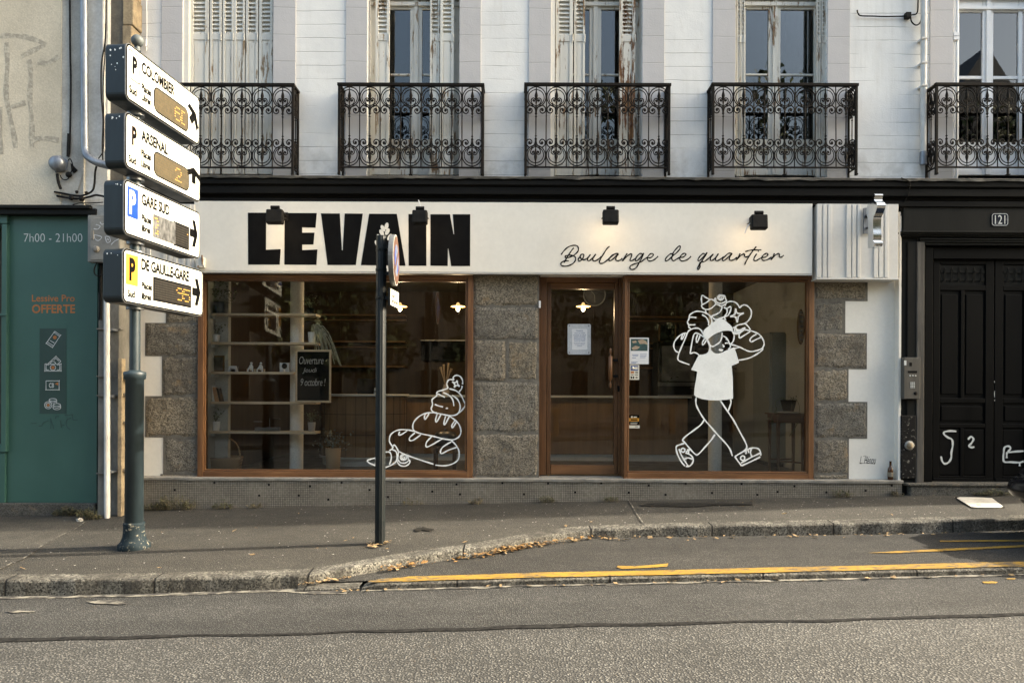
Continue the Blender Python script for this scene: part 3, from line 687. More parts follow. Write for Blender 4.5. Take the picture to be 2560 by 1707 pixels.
scA = [[(100,290),(150,220),(230,145),(330,108),(410,115),(440,170),(425,230),(350,300),(260,340),(200,350),(178,330),(200,308),(290,300),(350,315),(382,350),(375,410),(320,470),(230,508),(140,512),(95,485),(110,440),(170,412),(250,410)],
 [(350,155),(310,200),(250,290),(200,370),(160,445)],
 [(485,310),(440,370),(440,410),(470,412),(520,370),(545,310),(530,280),(490,290),(475,330),(500,375),(550,388),(610,360),(650,320),(675,285)],
 [(675,285),(630,350),(620,395),(650,408),(710,360),(780,278)],[(780,278),(730,350),(725,400),(770,412),(840,370),(890,320)],
 [(1050,125),(1000,170),(940,260),(880,360),(850,430),(870,460),(930,450),(1010,390),(1090,310),(1150,275)],
 [(1225,270),(1170,270),(1090,320),(1040,380),(1055,410),(1110,380),(1180,310),(1225,275)],[(1225,275),(1190,320),(1170,380),(1195,408),(1250,400),(1300,360)],
 [(1395,265),(1350,330),(1300,415)],[(1300,415),(1370,340),(1450,280),(1485,280),(1470,340),(1450,395),(1480,408),(1550,370)],
 [(1690,275),(1640,270),(1580,330),(1555,390),(1575,412),(1620,380),(1680,310),(1720,258)],[(1720,258),(1680,350),(1620,460),(1570,545),(1500,580),(1450,560),(1460,510),(1540,470),(1660,430),(1750,365),(1790,345)],
 [(1790,350),(1860,345),(1905,300),(1890,268),(1840,280),(1795,340),(1795,390),(1840,415),(1910,395),(1970,350),(2000,320)],
 [(2280,270),(2230,280),(2160,350),(2140,400),(2170,410),(2230,370),(2290,300)]]
scB = [[(0,330),(20,260),(60,200),(130,125),(160,125),(150,180),(80,260),(15,310),(-5,360),(10,400),(40,405),(100,370),(150,340)],
 [(150,340),(220,335),(270,290),(255,265),(210,275),(160,330),(155,385),(200,415),(280,395),(340,355),(370,320)],
 [(640,275),(600,270),(540,330),(510,380),(520,410),(570,380),(640,300),(690,245)],[(690,245),(640,330),(580,420),(550,480),(545,540),(515,580),(500,560),(520,510),(555,430)],[(575,425),(630,425),(700,375),(760,320),(810,275)],
 [(810,275),(760,340),(750,390),(780,405),(840,360),(910,268)],[(910,268),(860,350),(855,395),(890,408),(950,375),(1010,330)],
 [(1175,265),(1110,262),(1050,310),(990,375),(1005,408),(1060,375),(1130,310),(1178,265)],[(1178,265),(1140,320),(1120,375),(1150,402),(1210,385),(1270,340)],
 [(1335,265),(1300,330),(1260,395)],[(1260,395),(1330,320),(1400,275),(1420,280),(1420,320),(1450,335),(1500,315)],
 [(1650,130),(1600,190),(1520,300),(1450,420),(1420,490)],[(1435,230),(1520,205),(1620,195),(1750,195)],
 [(1660,270),(1610,350),(1610,400),(1650,405),(1720,365),(1780,340)],[(1683,226),(1690,222),(1700,216)],
 [(1760,345),(1830,335),(1875,295),(1865,265),(1820,275),(1765,330),(1765,385),(1810,402),(1890,375),(1950,330)],
 [(2005,262),(1980,320),(1935,392)],[(1935,392),(2010,310),(2080,268),(2100,275),(2105,325),(2140,338),(2190,300)]]
mb = MB(); strokes(mb, (1390,600,7.84), 8.42, 3.0, scA, .002); strokes(mb, (1680,600,7.84), 8.42, 3.0, scB, .002)
obj('lettering', mb, M['paintblk'], FA, label='thin handwritten words Boulange de quartier', recalc=False)
# ---- shop windows
def shop_window(x0, y0, x1, y1, gx0, gy0, gx1, gy1, lab):
    D = 8.545; m1 = MB(); m2 = MB()
    m1.pb(x0, y0, gx0-5, y1, D, 8.66); m1.pb(gx1+5, y0, x1, y1, D, 8.66)
    m1.pb(gx0-4.5, gy0, gx0, gy1, D+.022, 8.64); m1.pb(gx1, gy0, gx1+4.5, gy1, D+.022, 8.64)
    m2.pb(gx0-5, y0, gx1+5, gy0-5, D+.003, 8.66); m2.pb(gx0-5, gy1+5, gx1+5, y1, D+.003, 8.66)
    m2.pb(gx0-4.5, gy0-4.5, gx1+4.5, gy0, D+.025, 8.64); m2.pb(gx0-4.5, gy1, gx1+4.5, gy1+4.5, D+.020, 8.64)
    m2.pb(x0-2, y1-1, x1+2, y1+3, D-.02, 8.66)
    W = obj2('shop_window', [(m1, M['wood']), (m2, M['woodx'])], B, .004, lab)
    gm = MB(); gm.pb(gx0-1, gy0-1, gx1+1, gy1+1, 8.600, 8.606); pn = obj('pane', gm, M['glass'], W)
    return W, pn
W1, P1 = shop_window(494, 688, 1182, 1193, 513, 703, 1163, 1174, 'oak framed shop window with painted bread drawing')
W2, P2 = shop_window(1561, 689, 2035, 1196, 1573, 704, 2017, 1178, 'oak framed shop window with painted walking figure')
DD = 8.5975
U = (1670,720,8.254); L = (1670,980,7.84)
su = [[(700,330),(688,240),(695,170),(720,155),(770,190),(850,240),(790,300),(700,350),(705,400),(770,440),(870,430),(970,350),(985,320)],[(850,240),(900,235),(960,265)],[(770,450),(785,515)],
 [(975,200),(960,260),(985,320),(1040,350),(1110,385),(1105,430),(1050,510),(900,580)],
 [(1085,190),(1105,205),(1090,225),(1060,215),(1055,185),(1080,162),(1130,170),(1145,205),(1110,245),(1050,240),(1025,200),(1040,155),(1100,148),(1165,165),(1190,230)],
 [(985,215),(985,270),(1040,310),(1110,315),(1180,280),(1205,262),(1180,220)],[(1200,270),(1205,310),(1150,355),(1100,362)],
 [(1150,400),(1210,420),(1285,385),(1295,440),(1240,560),(1160,595)],[(1215,430),(1215,510),(1170,580)],
 [(880,580),(930,620),(980,650),(1060,630),(1160,595)],[(1160,600),(1185,660)],
 [(1175,370),(1200,310),(1290,275),(1390,300),(1450,360),(1475,415)],[(1475,415),(1530,360),(1610,355),(1690,420),(1720,500),(1700,610),(1630,700),(1550,745)],
 [(1395,420),(1410,480),(1425,520)],[(1425,525),(1500,525),(1565,515)],[(1565,515),(1500,550),(1445,590)],[(1445,590),(1440,650),(1425,710)],[(1425,710),(1410,650),(1400,600)],[(1400,600),(1340,590),(1280,590)],[(1280,590),(1330,565),(1380,545)],[(1380,545),(1385,480),(1395,420)],
 [(470,835),(430,810),(425,760),(400,700),(430,640),(445,560),(520,505),(600,480),(720,495),(820,540),(880,600),(905,700),(880,740)],
 [(700,550),(780,600),(830,680),(835,770)],[(450,600),(530,605),(585,615)],[(440,760),(500,760),(565,757)],
 [(720,950),(690,880),(620,830),(520,835),(430,880),(390,950),(330,1100),(250,1280),(205,1420),(215,1490),(300,1530),(440,1580)],
 [(455,1355),(480,1200),(510,1040),(540,950),(590,930),(680,970),(780,1050),(840,1150),(860,1250),(830,1330),(750,1380),(650,1385)],
 [(455,1355),(530,1330),(590,1345),(640,1380)],[(385,930),(290,950),(200,1020),(130,1120),(120,1220),(160,1300),(230,1330)],
 [(300,960),(270,1050),(300,1040),(350,950)],[(610,960),(580,1060),(595,1120),(630,1060),(660,975)],[(755,1045),(710,1120),(715,1170),(750,1140),(790,1070)],
 [(815,1065),(860,1160),(910,1205),(990,1170),(1070,1110),(1110,1010),(1115,920)],[(860,1160),(866,1210),(870,1260)],
 [(1320,890),(1360,960),(1355,1060),(1320,1130),(1270,1165)],[(1270,1165),(1240,1080),(1190,1020),(1135,990)],[(1290,1170),(1280,1230),(1240,1260)],
 [(1190,1060),(1215,1062),(1235,1080)],[(1175,1140),(1210,1132),(1240,1135)],[(1120,1165),(1140,1185),(1155,1205),(1125,1220)],
 [(1330,820),(1390,805)],[(1400,800),(1370,870),(1375,930),(1420,950),(1470,920),(1500,870),(1530,840),(1600,820)],[(1390,805),(1430,770),(1520,745),(1600,745),(1650,790),(1700,860)],
 [(1415,830),(1405,880),(1395,930)],[(1440,850),(1430,900),(1425,940)],[(1470,850),(1460,890),(1450,920)],
 [(1530,850),(1620,865),(1750,895),(1870,950),(1950,1050),(1980,1150),(1940,1240),(1830,1290),(1700,1310),(1600,1280),(1500,1230),(1400,1190),(1300,1165)],
 [(1580,850),(1480,930),(1465,1000),(1480,1030),(1580,970),(1690,900)],[(1840,940),(1730,1010),(1690,1070),(1720,1110),(1800,1070),(1920,1015)],
 [(1955,1240),(1930,1290),(1800,1380),(1650,1450),(1450,1490)],[(1375,1245),(1420,1235),(1470,1225)]]
sl = [[(555,100),(545,180),(560,270),(620,390),(710,530),(830,670),(970,830),(1110,980),(1210,1110),(1260,1250)],[(710,540),(640,640),(500,750),(350,860),(280,940)],[(280,940),(340,1000),(430,1110),(530,1210),(590,1215),(720,1080),(850,930),(920,825)],
 [(1020,160),(1170,380),(1290,560),(1420,800),(1520,990),(1540,1090),(1460,1170)],[(1225,140),(1230,220),(1175,375)],
 [(320,1000),(240,1025),(170,1055),(160,1110),(190,1230),(260,1360),(330,1445)],[(215,1110),(260,1230),(330,1350),(390,1440)],[(345,1450),(420,1445),(480,1380),(490,1300),(440,1230),(340,1185)],[(320,1310),(390,1285),(480,1310)],
 [(293+38*math.cos(t), 1135+38*math.sin(t)) for t in [k*.7 for k in range(10)]],[(370,1130),(410,1125),(410,1150)],[(350,1160),(400,1160),(400,1195)],
 [(1460,1170),(1390,1210),(1310,1260)],[(1310,1260),(1370,1350),(1440,1440)],[(1440,1440),(1620,1360),(1810,1265)],[(1430,1385),(1640,1270),(1810,1190)],[(1815,1240),(1810,1180),(1770,1110),(1670,1090),(1560,1120),(1480,1170)],
 [(1630,1110),(1615,1190),(1645,1260)],[(1520,1210),(1530,1180),(1530,1150)],[(1580,1190),(1575,1160),(1570,1135)],[(1462+42*math.cos(t), 1290+42*math.sin(t)) for t in [k*.7 for k in range(10)]]]
mb = MB(); strokes(mb, U, DD, 3.3, su, .0015); strokes(mb, L, DD, 3.6, sl, .0015)
def fill(mb, pts, T, lift):
    q = smooth([P(T[0]+x/T[2], T[1]+y/T[2], DD)+Vector((0, -lift, 0)) for x, y in pts], 3, True)
    tr = tessellate_polygon([[Vector((v.x, v.z, 0)) for v in q]]); mb.add(q, [list(t) for t in tr])
fill(mb, [(720,950),(740,870),(830,790),(900,730),(980,675),(1060,635),(1150,650),(1220,710),(1290,770),(1322,820),(1335,895),(1250,880),(1120,890),(990,935),(880,1005),(800,1070),(730,990)], U, .008)
Z4 = (1540,660,2.8)
s4 = lambda x, y: ((1670+x/8.254-1540)*2.8, (720+y/8.254-660)*2.8)
def poly(mb, pts, T, lift):
    q = [P(T[0]+x/T[2], T[1]+y/T[2], DD)+Vector((0, -lift, 0)) for x, y in pts]
    tr = tessellate_polygon([[Vector((v.x, v.z, 0)) for v in q]]); mb.add(q, [list(t) for t in tr])
poly(mb, [s4(862,1245), s4(900,1300), s4(935,1330), s4(975,1350), s4(1030,1352), s4(1090,1340), s4(1170,1300), s4(1250,1265), s4(1360,1218), s4(1400,1330), (860,690),(838,700),(808,712),(816,800),(818,942),(770,949),(700,954),(650,952),(600,944),(560,930),(545,915),(548,870),(560,800),(567,755),(560,750),(524,740),(545,700),(565,660),(578,638), s4(700,1385), s4(780,1368), s4(840,1310)], Z4, .009)
fill(mb, [(1040,1265),(1080,1255),(1140,1270),(1120,1300),(1070,1300)], U, .007)
obj('painted_figure', mb, M['white'], P2, label='white painted figure carrying loaves on the glass', recalc=False)
Bc = (910,930,6.273)
sb = [[(1320,250),(1300,190),(1320,130),(1360,115),(1410,125)],[(1410,125),(1400,80),(1450,50),(1510,70),(1545,130),(1545,190)],[(1540,215),(1530,260),(1490,310)],
 [(1460,130),(1470,185),(1500,225)],[(1500,225),(1475,212),(1450,205)],[(1450,205),(1430,225),(1415,240)],[(1415,240),(1422,215),(1425,190)],[(1425,190),(1405,170),(1385,150)],[(1385,150),(1410,160),(1435,165)],[(1435,165),(1450,150),(1460,130)],
 [(1320,250),(1240,280),(1150,310),(1140,370),(1070,430),(1075,510),(1055,580),(1100,630),(1210,655),(1340,680),(1450,665),(1500,600),(1505,510),(1460,420),(1380,360)],
 [(1340,260),(1440,290),(1520,360),(1560,440),(1590,510),(1550,580),(1490,640)],[(1240,320),(1330,360),(1390,430),(1410,530)],[(1160,340),(1210,365),(1270,395)],[(1110,505),(1170,528),(1240,545)],[(1285,560),(1300,570),(1315,560)],
 [(1140,635),(990,640),(870,690),(790,770),(765,850),(790,920),(900,965),(1070,1000),(1230,1040),(1380,1060),(1480,1020),(1520,940),(1500,840),(1440,760),(1340,690)],
 [(1020,650),(960,740),(950,690),(970,650)],[(1210,655),(1140,780),(1125,740),(1150,650)],[(1340,690),(1270,820),(1255,790),(1280,690)],[(1450,780),(1390,870),(1380,830),(1425,760)],
 [(450,1170),(400,1080),(420,980),(500,920),(600,900),(720,910),(830,940)],[(1370,1070),(1440,1140),(1490,1240),(1480,1360),(1400,1430),(1270,1465),(1120,1455)],[(1090,1440),(900,1380),(700,1310),(550,1245)],
 [(560,930),(545,985),(600,970),(680,915)],[(800,950),(720,1020),(720,1070),(780,1060),(890,980)],[(1060,1010),(980,1100),(980,1170),(1060,1140),(1200,1060),(1240,1040)],[(1370,1090),(1240,1170),(1200,1240),(1220,1275),(1330,1220),(1460,1175)],
 [(450,1200),(455,1150),(480,1145),(510,1180),(540,1250),(530,1330)],[(440,1210),(500,1240),(520,1310),(500,1400),(420,1460),(340,1490)],[(400,1230),(440,1200),(460,1160)],
 [(330,1255),(360,1250),(410,1260),(430,1340),(400,1450)],[(220,1290),(180,1340),(60,1380),(80,1420),(180,1465),(220,1490)],[(180,1340),(185,1400),(175,1465)],[(220,1290),(280,1262),(340,1252)],[(215,1490),(280,1496),(345,1488)],
 [(620,1322),(640,1340),(620,1360),(595,1340),(600,1310),(640,1295),(670,1330),(650,1370),(600,1375),(570,1340),(590,1295),(640,1285),(690,1330),(690,1360)],
 [(535,1335),(520,1400),(570,1460),(650,1470),(710,1430),(720,1390),(690,1360)],[(530,1370),(580,1420),(650,1420),(710,1380)]]
mb = MB(); strokes(mb, Bc, DD, 3.3, sb, .0015); obj('painted_loaves', mb, M['white'], P1, label='white painted stack of loaves, roll and croissant', recalc=False)
# ---- door
mb = MB(); D = 8.70
mb.pb(1350, 690, 1366, 1187, D, 8.84); mb.pb(1546, 690, 1560, 1187, D, 8.84)
m2 = MB(); m2.pb(1366.5, 691, 1545.5, 706, D+.004, 8.84)
DR = obj2('shop_door', [(mb, M['wooddoor']), (m2, M['woodx'])], B, .004, 'oak framed glass door of the bakery')
mb = MB(); mb.pb(1367, 707, 1377, 1185, D+.02, 8.82); mb.pb(1536, 707, 1545, 1185, D+.02, 8.82)
m2 = MB(); m2.pb(1377, 707, 1536, 722, D+.023, 8.82); m2.pb(1377, 1162, 1536, 1185, D+.023, 8.82); obj2('door_leaf', [(mb, M['wooddoor']), (m2, M['woodx'])], DR, .004)
mb = MB(); mb.pb(1348, 685, 1561, 690, 8.60, 8.84); obj('lintel', mb, M['plaster'], DR)
mb = MB(); mb.pb(1347, 686, 1350, 1190, 8.60, 8.84); mb.pb(1557, 690, 1561, 1190, 8.56, 8.84); obj('door_reveal', mb, M['wooddoor'], DR)
mb = MB(); mb.pb(1376, 721, 1537, 1163, 8.76, 8.766); obj('door_glass', mb, M['glass'], DR)
mb = MB(); mb.box(WX(1349,8.6), WX(1560,8.6), 8.60, 8.9, .30, zz(1189, 8.7)); obj('threshold', mb, M['ledge'], DR)
q = P(1526, 920, 8.61); mb = MB()
mb.lathe(q, [(.002,.235),(.012,.225),(.012,.18),(.006,.165),(.010,.14),(.024,.135),(.026,.0),(.024,-.135),(.010,-.14),(.006,-.165),(.012,-.18),(.012,-.225),(.002,-.235)], 14)
hd = obj('door_handle', mb, M['wood'], DR, label='wooden rolling pin used as a door handle')
mb = MB()
for y in (900, 940): mb.pb(1530, y-3, 1545, y+3, 8.615, 8.70)
obj('handle_bracket', mb, M['dark'], DR); mb = MB(); mb.pb(1543, 964, 1549, 979, 8.695, 8.70); obj('lock', mb, M['dark'], DR, .002)
mb = MB(); mb.pb(1347, 752, 1352, 769, 8.56, 8.60); obj('door_sensor', mb, M['pvc'], DR, .002)
# ---- doorway 121
mb = MB(); xd = P(2254, 800, 8.5).x
Df = 8.52
mb.box(xd, XR, 8.47, 8.60, zz(577, 8.47), zz(513, 8.47))            # frieze
mb.box(xd, P(2312,900,Df).x, Df, 8.60, .22, zz(578, Df)); mb.box(P(2658,900,Df).x, XR, Df, 8.6, .22, zz(578, Df))
DW = obj('doorway', mb, M['darkwall'], B, .005, 'tall anthracite doorway surround numbered 121')
mb = MB()
for y0, y1, d in ((577,582,8.42),(582,587,8.44),(587,592,8.465)): mb.box(P(2256,y0,d).x, P(2720,y0,d).x, d, 8.56, P(2400,y1,d).z, P(2400,y0,d).z)
for y0, y1, d in ((595,600,8.475),(600,606,8.49),(606,613,8.51)): mb.box(P(2300,y0,d).x, P(2670,y0,d).x, d, 8.6, P(2400,y1,d).z, P(2400,y0,d).z)
mb.box(P(2268,900,8.50).x, P(2290,900,8.50).x, 8.50, 8.53, zz(1150, 8.5), zz(600, 8.5))
obj('moulding', mb, M['darkwall'], DW, .006)
mb = MB(); mb.box(P(2292,900,8.49).x, P(2311,900,8.49).x, 8.49, 8.6, zz(1210, 8.5), zz(600, 8.5)); mb.box(P(2660,900,8.49).x, P(2680,900,8.49).x, 8.49, 8.6, zz(1210, 8.5), zz(600, 8.5)); obj('wooden_jamb', mb, M['weathered'], DW, .008)
mb = MB(); mb.box(P(2312,900,8.56).x, P(2332,900,8.56).x, 8.56, 8.8, .2, zz(613, 8.56)); mb.box(P(2332,900,8.58).x, P(2640,900,8.58).x, 8.58, 8.8, zz(642, 8.58), zz(613, 8.58)); mb.box(P(2640,900,8.56).x, P(2660,900,8.56).x, 8.56, 8.8, .2, zz(613, 8.56)); obj('door_case', mb, M['blackdoor'], DW, .005)
def leafd(T0, flip, lab):
    X = lambda x: P(T0+(x if not flip else -x), 900, 8.64).x
    def bx(mb, a, b, y0, y1, d0, d1):
        u, v = X(a), X(b); mb.box(min(u,v), max(u,v), d0, d1, zz(y1, 8.64), zz(y0, 8.64))
    mb = MB(); bx(mb, 1, 153, 643, 1212, 8.655, 8.72)
    for a, b, y0, y1 in ((1,22,643,1212),(136,153,643,1212),(22,136,643,656),(22,136,708,721),(75,84,721,990),(22,136,990,1002),(22,136,1054,1064),(75,84,1064,1186),(22,136,1184,1190)): bx(mb, a, b, y0, y1, 8.635, 8.655)
    bx(mb, 2, 152, 1190, 1211, 8.625, 8.66)
    for a, b, y0, y1 in ((28,70,731,980),(91,131,731,980),(28,131,1010,1046),(24,74,1068,1182),(86,135,1068,1182)): bx(mb, a, b, y0, y1, 8.642, 8.656)
    o = obj('door_leaf', mb, M['blackdoor'], DW, .005, lab)
    g = MB(); bx(g, 24, 134, 674 if 0 else 658, 706, 8.6545, 8.6549)
    for k in range(6):
        xc = X(33+k*18.5); z0, z1 = zz(702, 8.63), zz(663, 8.63)
        g.tube([(xc-.004, 8.638, z0+.03), (xc-.004, 8.638, z1-.03)], .004, 6); g.tube([(xc+.010, 8.638, z0+.03), (xc+.010, 8.638, z1-.03)], .004, 6)
        g.ball((xc+.003, 8.638, z1-.015), .010, 8, 6, (1,.6,1.8)); g.tube([(xc-.014, 8.638, z0+.008), (xc+.003, 8.638, z0+.035), (xc+.020, 8.638, z0+.008)], .005, 6)
    for y in (674, 693): bx(g, 24, 134, y-3, y+3, 8.642, 8.648)
    obj('vent_grille', g, M['darkwall'], o)
    return o
dl = leafd(2485, True, 'left black panelled leaf with sprayed strokes'); dr = leafd(2485, False, 'right black panelled leaf cut by the picture edge')
T2 = (2000,860,3.266); mb = MB()
strokes(mb, T2, 8.640, 4.6, [[(1275,712),(1225,708),(1180,716),(1175,735),(1205,760),(1240,780),(1245,830),(1235,880),(1232,930),(1210,965),(1180,975),(1160,955),(1150,915)],[(1370,778),(1395,755),(1415,775),(1400,805),(1378,832),(1400,842),(1422,838)]], .003)
obj('graffiti', mb, M['vinyl'], dl, recalc=False)
mb = MB(); strokes(mb, T2, 8.640, 4.6, [[(1825,872),(1760,876),(1700,880),(1718,850),(1700,832),(1670,842),(1662,880),(1662,955),(1720,962),(1790,965),(1825,955)],[(1688,880),(1686,910),(1686,930)],[(1792,965),(1792,980),(1792,995)],[(1590,300),(1600,318),(1612,302)],[(1596,380),(1590,410),(1598,440)],[(1604,395),(1606,425)],[(1592,465),(1604,440),(1616,462)]], .003)
obj('graffiti', mb, M['vinyl'], dr, recalc=False)
mb = MB(); mb.pb(2268, 1209, 2700, 1216, 8.42, 8.8); mb.pb(2276, 1216, 2700, 1262, 8.44, 8.8); obj('doorstep', mb, M['granite2'], DW, .012)
mb = MB(); mb.pb(2252, 1038, 2290, 1196, 8.49, 8.56); obj('base_block', mb, mat('scuffed_black_base', (.010,.010,.010), (.16,.15,.13), 30, .6, .3, 60, lo=.60, hi=.66, spec=.1), DW, .01, 'scuffed base block beside the doorway')
mb = MB(); mb.box(P(2690,900,8.55).x, XR-.01, 8.55, 8.6, .0, zz(580, 8.5)); obj('side_wall', mb, M['plaster'], B)
# number plate
NP = thing('number_plate', 'small dark blue enamel house number 121 above the black doors', 'number plate', P(2499, 550, 8.46))
def rrect(x0, y0, x1, y1, r, D, n=5):
    out = []
    for cx, cy, a0 in ((x1-r, y0+r, -90), (x1-r, y1-r, 0), (x0+r, y1-r, 90), (x0+r, y0+r, 180)):
        for k in range(n+1):
            a = math.radians(a0+90*k/n); out.append(P(cx+r*math.cos(a), cy+r*math.sin(a), D))
    return out
mb = MB(); mb.prism(rrect(2477.5, 533, 2520.5, 566, 7, 8.468), (0, -.006, 0)); obj('plate', mb, mat('dark_blue_enamel', (.012,.016,.028), (.012,.014,.022), 4, .25), NP)
mb = MB(); text_on(mb, '121', on(8.468, .009), 2486, 538.5, 2512, 560.5, offset=.0); ring = smooth(rrect(2479.5, 535, 2518.5, 564, 6, 8.468), 2, True); mb.ribbon(ring, .005, lift=.0075)
obj('digits', mb, M['vinyl'], NP, recalc=False)
# ---- balcony railings
u_ = 8.395/F            # metres per photograph pixel at the railing
def panel_mesh():
    mb = MB(); R = 1.45*u_
    q = lambda x, y: Vector((x*u_, 0, -(y-312.)*u_))
    def tb(pts, r=R, k=4, n=6): mb.tube(smooth([q(*p) for p in pts], k), r, n)
    for s in (1, -1):
        Y = (lambda y: y) if s == 1 else (lambda y: 633.-y)
        cyc = 243.5
        tb([(24.3*math.cos(t), Y(cyc+25.5*math.sin(t))) for t in [math.pi*.5+k*math.pi/8*1.0 for k in range(0, 17)]], R, 2)
        tb([(19.8*math.cos(t), Y(cyc+1.5+20.0*math.sin(t))) for t in [math.pi*.62+k*math.pi*1.76/14 for k in range(15)]], R*.85, 2)
        for m in (1, -1):
            tb([(m*x, Y(y)) for x, y in ((0,266),(8,262),(12.5,254),(11,248),(6,246),(2.5,250),(5,254.5),(8.5,252),(7,250))], R*.95, 3)
            tb([(m*x, Y(y)) for x, y in ((0.5,287),(2,274),(8,266),(17,264.5),(23.5,272),(22,281),(15,284),(10,279),(11.5,273),(16.5,272.5),(17.5,277),(14,278))], R*1.05, 3)
            mb.ball(q(m*15, Y(276)), 2.6*u_, 8, 6, (1,.6,1)); mb.ball(q(m*6.5, Y(251)), 2.3*u_, 8, 6, (1,.6,1)); mb.ball(q(m*25.5, Y(244)), 2.4*u_, 8, 6, (1,.8,1))
        mb.tube([q(0, Y(218)), q(0, Y(229)), q(0, Y(240)), q(0, Y(245)), q(0, Y(252))], R, 6, rs=[R*.7, R*1.2, R*3.0, R*2.4, R*.8])
        mb.tube([q(0, Y(y)) for y in (252,256,262,268,281,283,284,288,291,292,294,317)], R, 6, rs=[R*.9,R*1.8,R*.9,R*1.4,R*.9,R*.9,R*2.6,R*1.0,R*1.0,R*2.4,R*1.0,R*1.0])
    mb.tube([q(25.6, 216), q(25.6, 417)], R*1.0, 6)
    return mb
pm = panel_mesh().mesh('scroll_panel', M['iron'])
rail_z = P(1280, 213, 8.395).z; mid_z = P(1280, 312, 8.395).z
def railing(xc, n=7, lab=''):
    c = P(xc, 316, 8.395); w = n*51.2/2*u_; dz = c.z-P(1280, 316, 8.395).z
    o0 = Vector((c.x, 8.395, P(xc, 312, 8.395).z)); q = lambda y: -(y-312)*u_
    mb = MB(); t = 3.1*u_
    mb.box(-w-.02, w+.02, -.022, .022, q(216), q(209)); mb.box(-w, w, -.010, .010, q(421), q(417))
    for s in (-1, 1):
        mb.box(s*(w-.001)-t, s*(w-.001)+t, -t, t, q(438), q(216)); mb.box(s*w-.02, s*w+.02, .022, .205, q(216), q(210))
        mb.box(s*w-.007, s*w+.007, .0145, .205, q(421), q(417)); mb.box(s*w-t*.9, s*w+t*.9, .185, .205, q(437), q(216))
        mb.box(s*w-.012, s*w+.012, -.03, -.0145, q(438), q(434))
    mb.box(-.010, .010, -.010, .010, q(438), q(421)); mb.box(-.02, .02, -.02, .02, q(438.5), q(436))
    me = mb.mesh('balcony_railing', M['iron'])
    o = link('balcony_railing', me, B, o0-B.location); o['label'] = lab
    bv = o.modifiers.new('bevel', 'BEVEL'); bv.width = .003; bv.segments = 2
    for k in range(n): pp_ = link('scroll_panel', pm, o, ((k-(n-1)/2)*51.2*u_, random.uniform(-.004, .004), random.uniform(-.0015, .0015))); pp_.rotation_euler = (random.uniform(-.008, .008), random.uniform(-.007, .007), random.uniform(-.02, .02))
    for s in (-1, 1):
        p = link('scroll_panel', pm, o, (s*w, .105, 0)); p.rotation_euler = (0, 0, math.pi/2); p.scale = (.62, 1, 1)
    return o
for xc, lab in ((553,'railing half hidden by the parking signs'),(1027,'railing in front of the second tall window'),(1493.5,'railing in front of the rusty shutter'),(1961.5,'railing in front of the wide two leaf window'),(2520,'railing cut off by the right edge')): railing(xc, 7, lab)
# ---- french windows and shutters
def french(x0, x1, glass, cen, m, lab, D=8.82, mid=(184,189), white=False):
    mb = MB(); ys = [(-140,-8), (24 if not white else 31, mid[0]), (mid[1], 348 if not white else 356)]
    xa, xb = P(x0,200,D).x, P(x1,200,D).x; cuts = sorted([xa]+[P(v,200,D).x for g in glass for v in g]+[xb])
    zs = lambda y: P(1040 if D < 9 else 0, y, D).z+(P((x0+x1)/2,200,D).z-P(1040,200,D).z)
    for i in range(0, len(cuts), 2): mb.box(cuts[i], cuts[i+1], D, D+.05, zs(438), zl)
    for a, b in glass:
        A, Bx = P(a,200,D).x, P(b,200,D).x
        mb.box(A, Bx, D+.002, D+.048, zs(ys[1][0]), zs(ys[0][1])); mb.box(A, Bx, D+.006, D+.044, zs(ys[2][0]), zs(ys[1][1]))
        mb.box(A, Bx, D+.002, D+.048, zs(372), zs(ys[2][1])); mb.box(A, Bx, D+.03, D+.04, zs(424), zs(372)); mb.box(A, Bx, D+.002, D+.048, zs(438), zs(424))
        mb.box(A, Bx, D+.002, D+.048, zs(-140), zl)
    xc0, xc1 = P(cen[0],200,D).x, P(cen[1],200,D).x; xm = (xc0+xc1)/2
    mb.box(xm-.028, xm+.028, D-.018, D, zs(438), zl)
    mb.box(xa, xb, D-.03, D, zs(18 if not white else 27), zs(8 if not white else 19)); mb.box(xa, xb, D-.045, D, zs(2), zs(-8))
    o = obj('french_window', mb, m, B, .005, lab)
    for a, b in glass:
        A, Bx = P(a,200,D).x-.005, P(b,200,D).x+.005
        pn = MB(); pn.box(A, Bx, D+.02, D+.024, zs(349 if not white else 357), zs(-140)); obj('pane', pn, M['newglass' if white else 'upglass'], o)
    return o
def shutter(xa, xb, D, m, lab, top=True, louv=None, yl=88, skew=0.):
    mb = MB(); A, Bx = P(xa,200,D).x, P(xb,200,D).x; w = Bx-A
    z0, z1 = zz(438, D), zl; zlv = zz(yl, D); st = min(.05, w*.2)
    mb.box(A, A+st, D, D+.035, z0, z1); mb.box(Bx-st, Bx, D, D+.035, z0, z1)
    mb.box(A+st, Bx-st, D+.004, D+.031, z0, z0+.10); mb.box(A+st, Bx-st, D+.004, D+.031, zlv-.07, zlv)
    mb.box(A+st, Bx-st, D+.012, D+.022, z0+.10, zlv-.07); mb.box(A+st+.012, Bx-st-.012, D+.008, D+.012, z0+.13, zlv-.10)
    z = zlv
    while z < z1-.03:
        a = Vector((A+st, D+.006, z+.004)); mb.obox(a, (w-2*st, 0, 0), (0, .022, .030), (0, .004, -.006)); z += .050
    mb.box(A+st, Bx-st, D+.030, D+.034, zlv, z1)
    o = obj('shutter', mb, m, B, .003, lab)
    hg = MB(); hz = zz(96, D)
    hg.tube([(Bx-.004, D-.006, hz-.045), (Bx-.004, D-.006, hz+.045)], .009, 8); obj('hinge', hg, m, o)
    return o
for a, b in ((473,521),(524,553),(556,583.5),(584.5,611),(614,644),(647,681)): shutter(a, b, 8.66, M['peel'], 'narrow leaf of the closed white shutters')
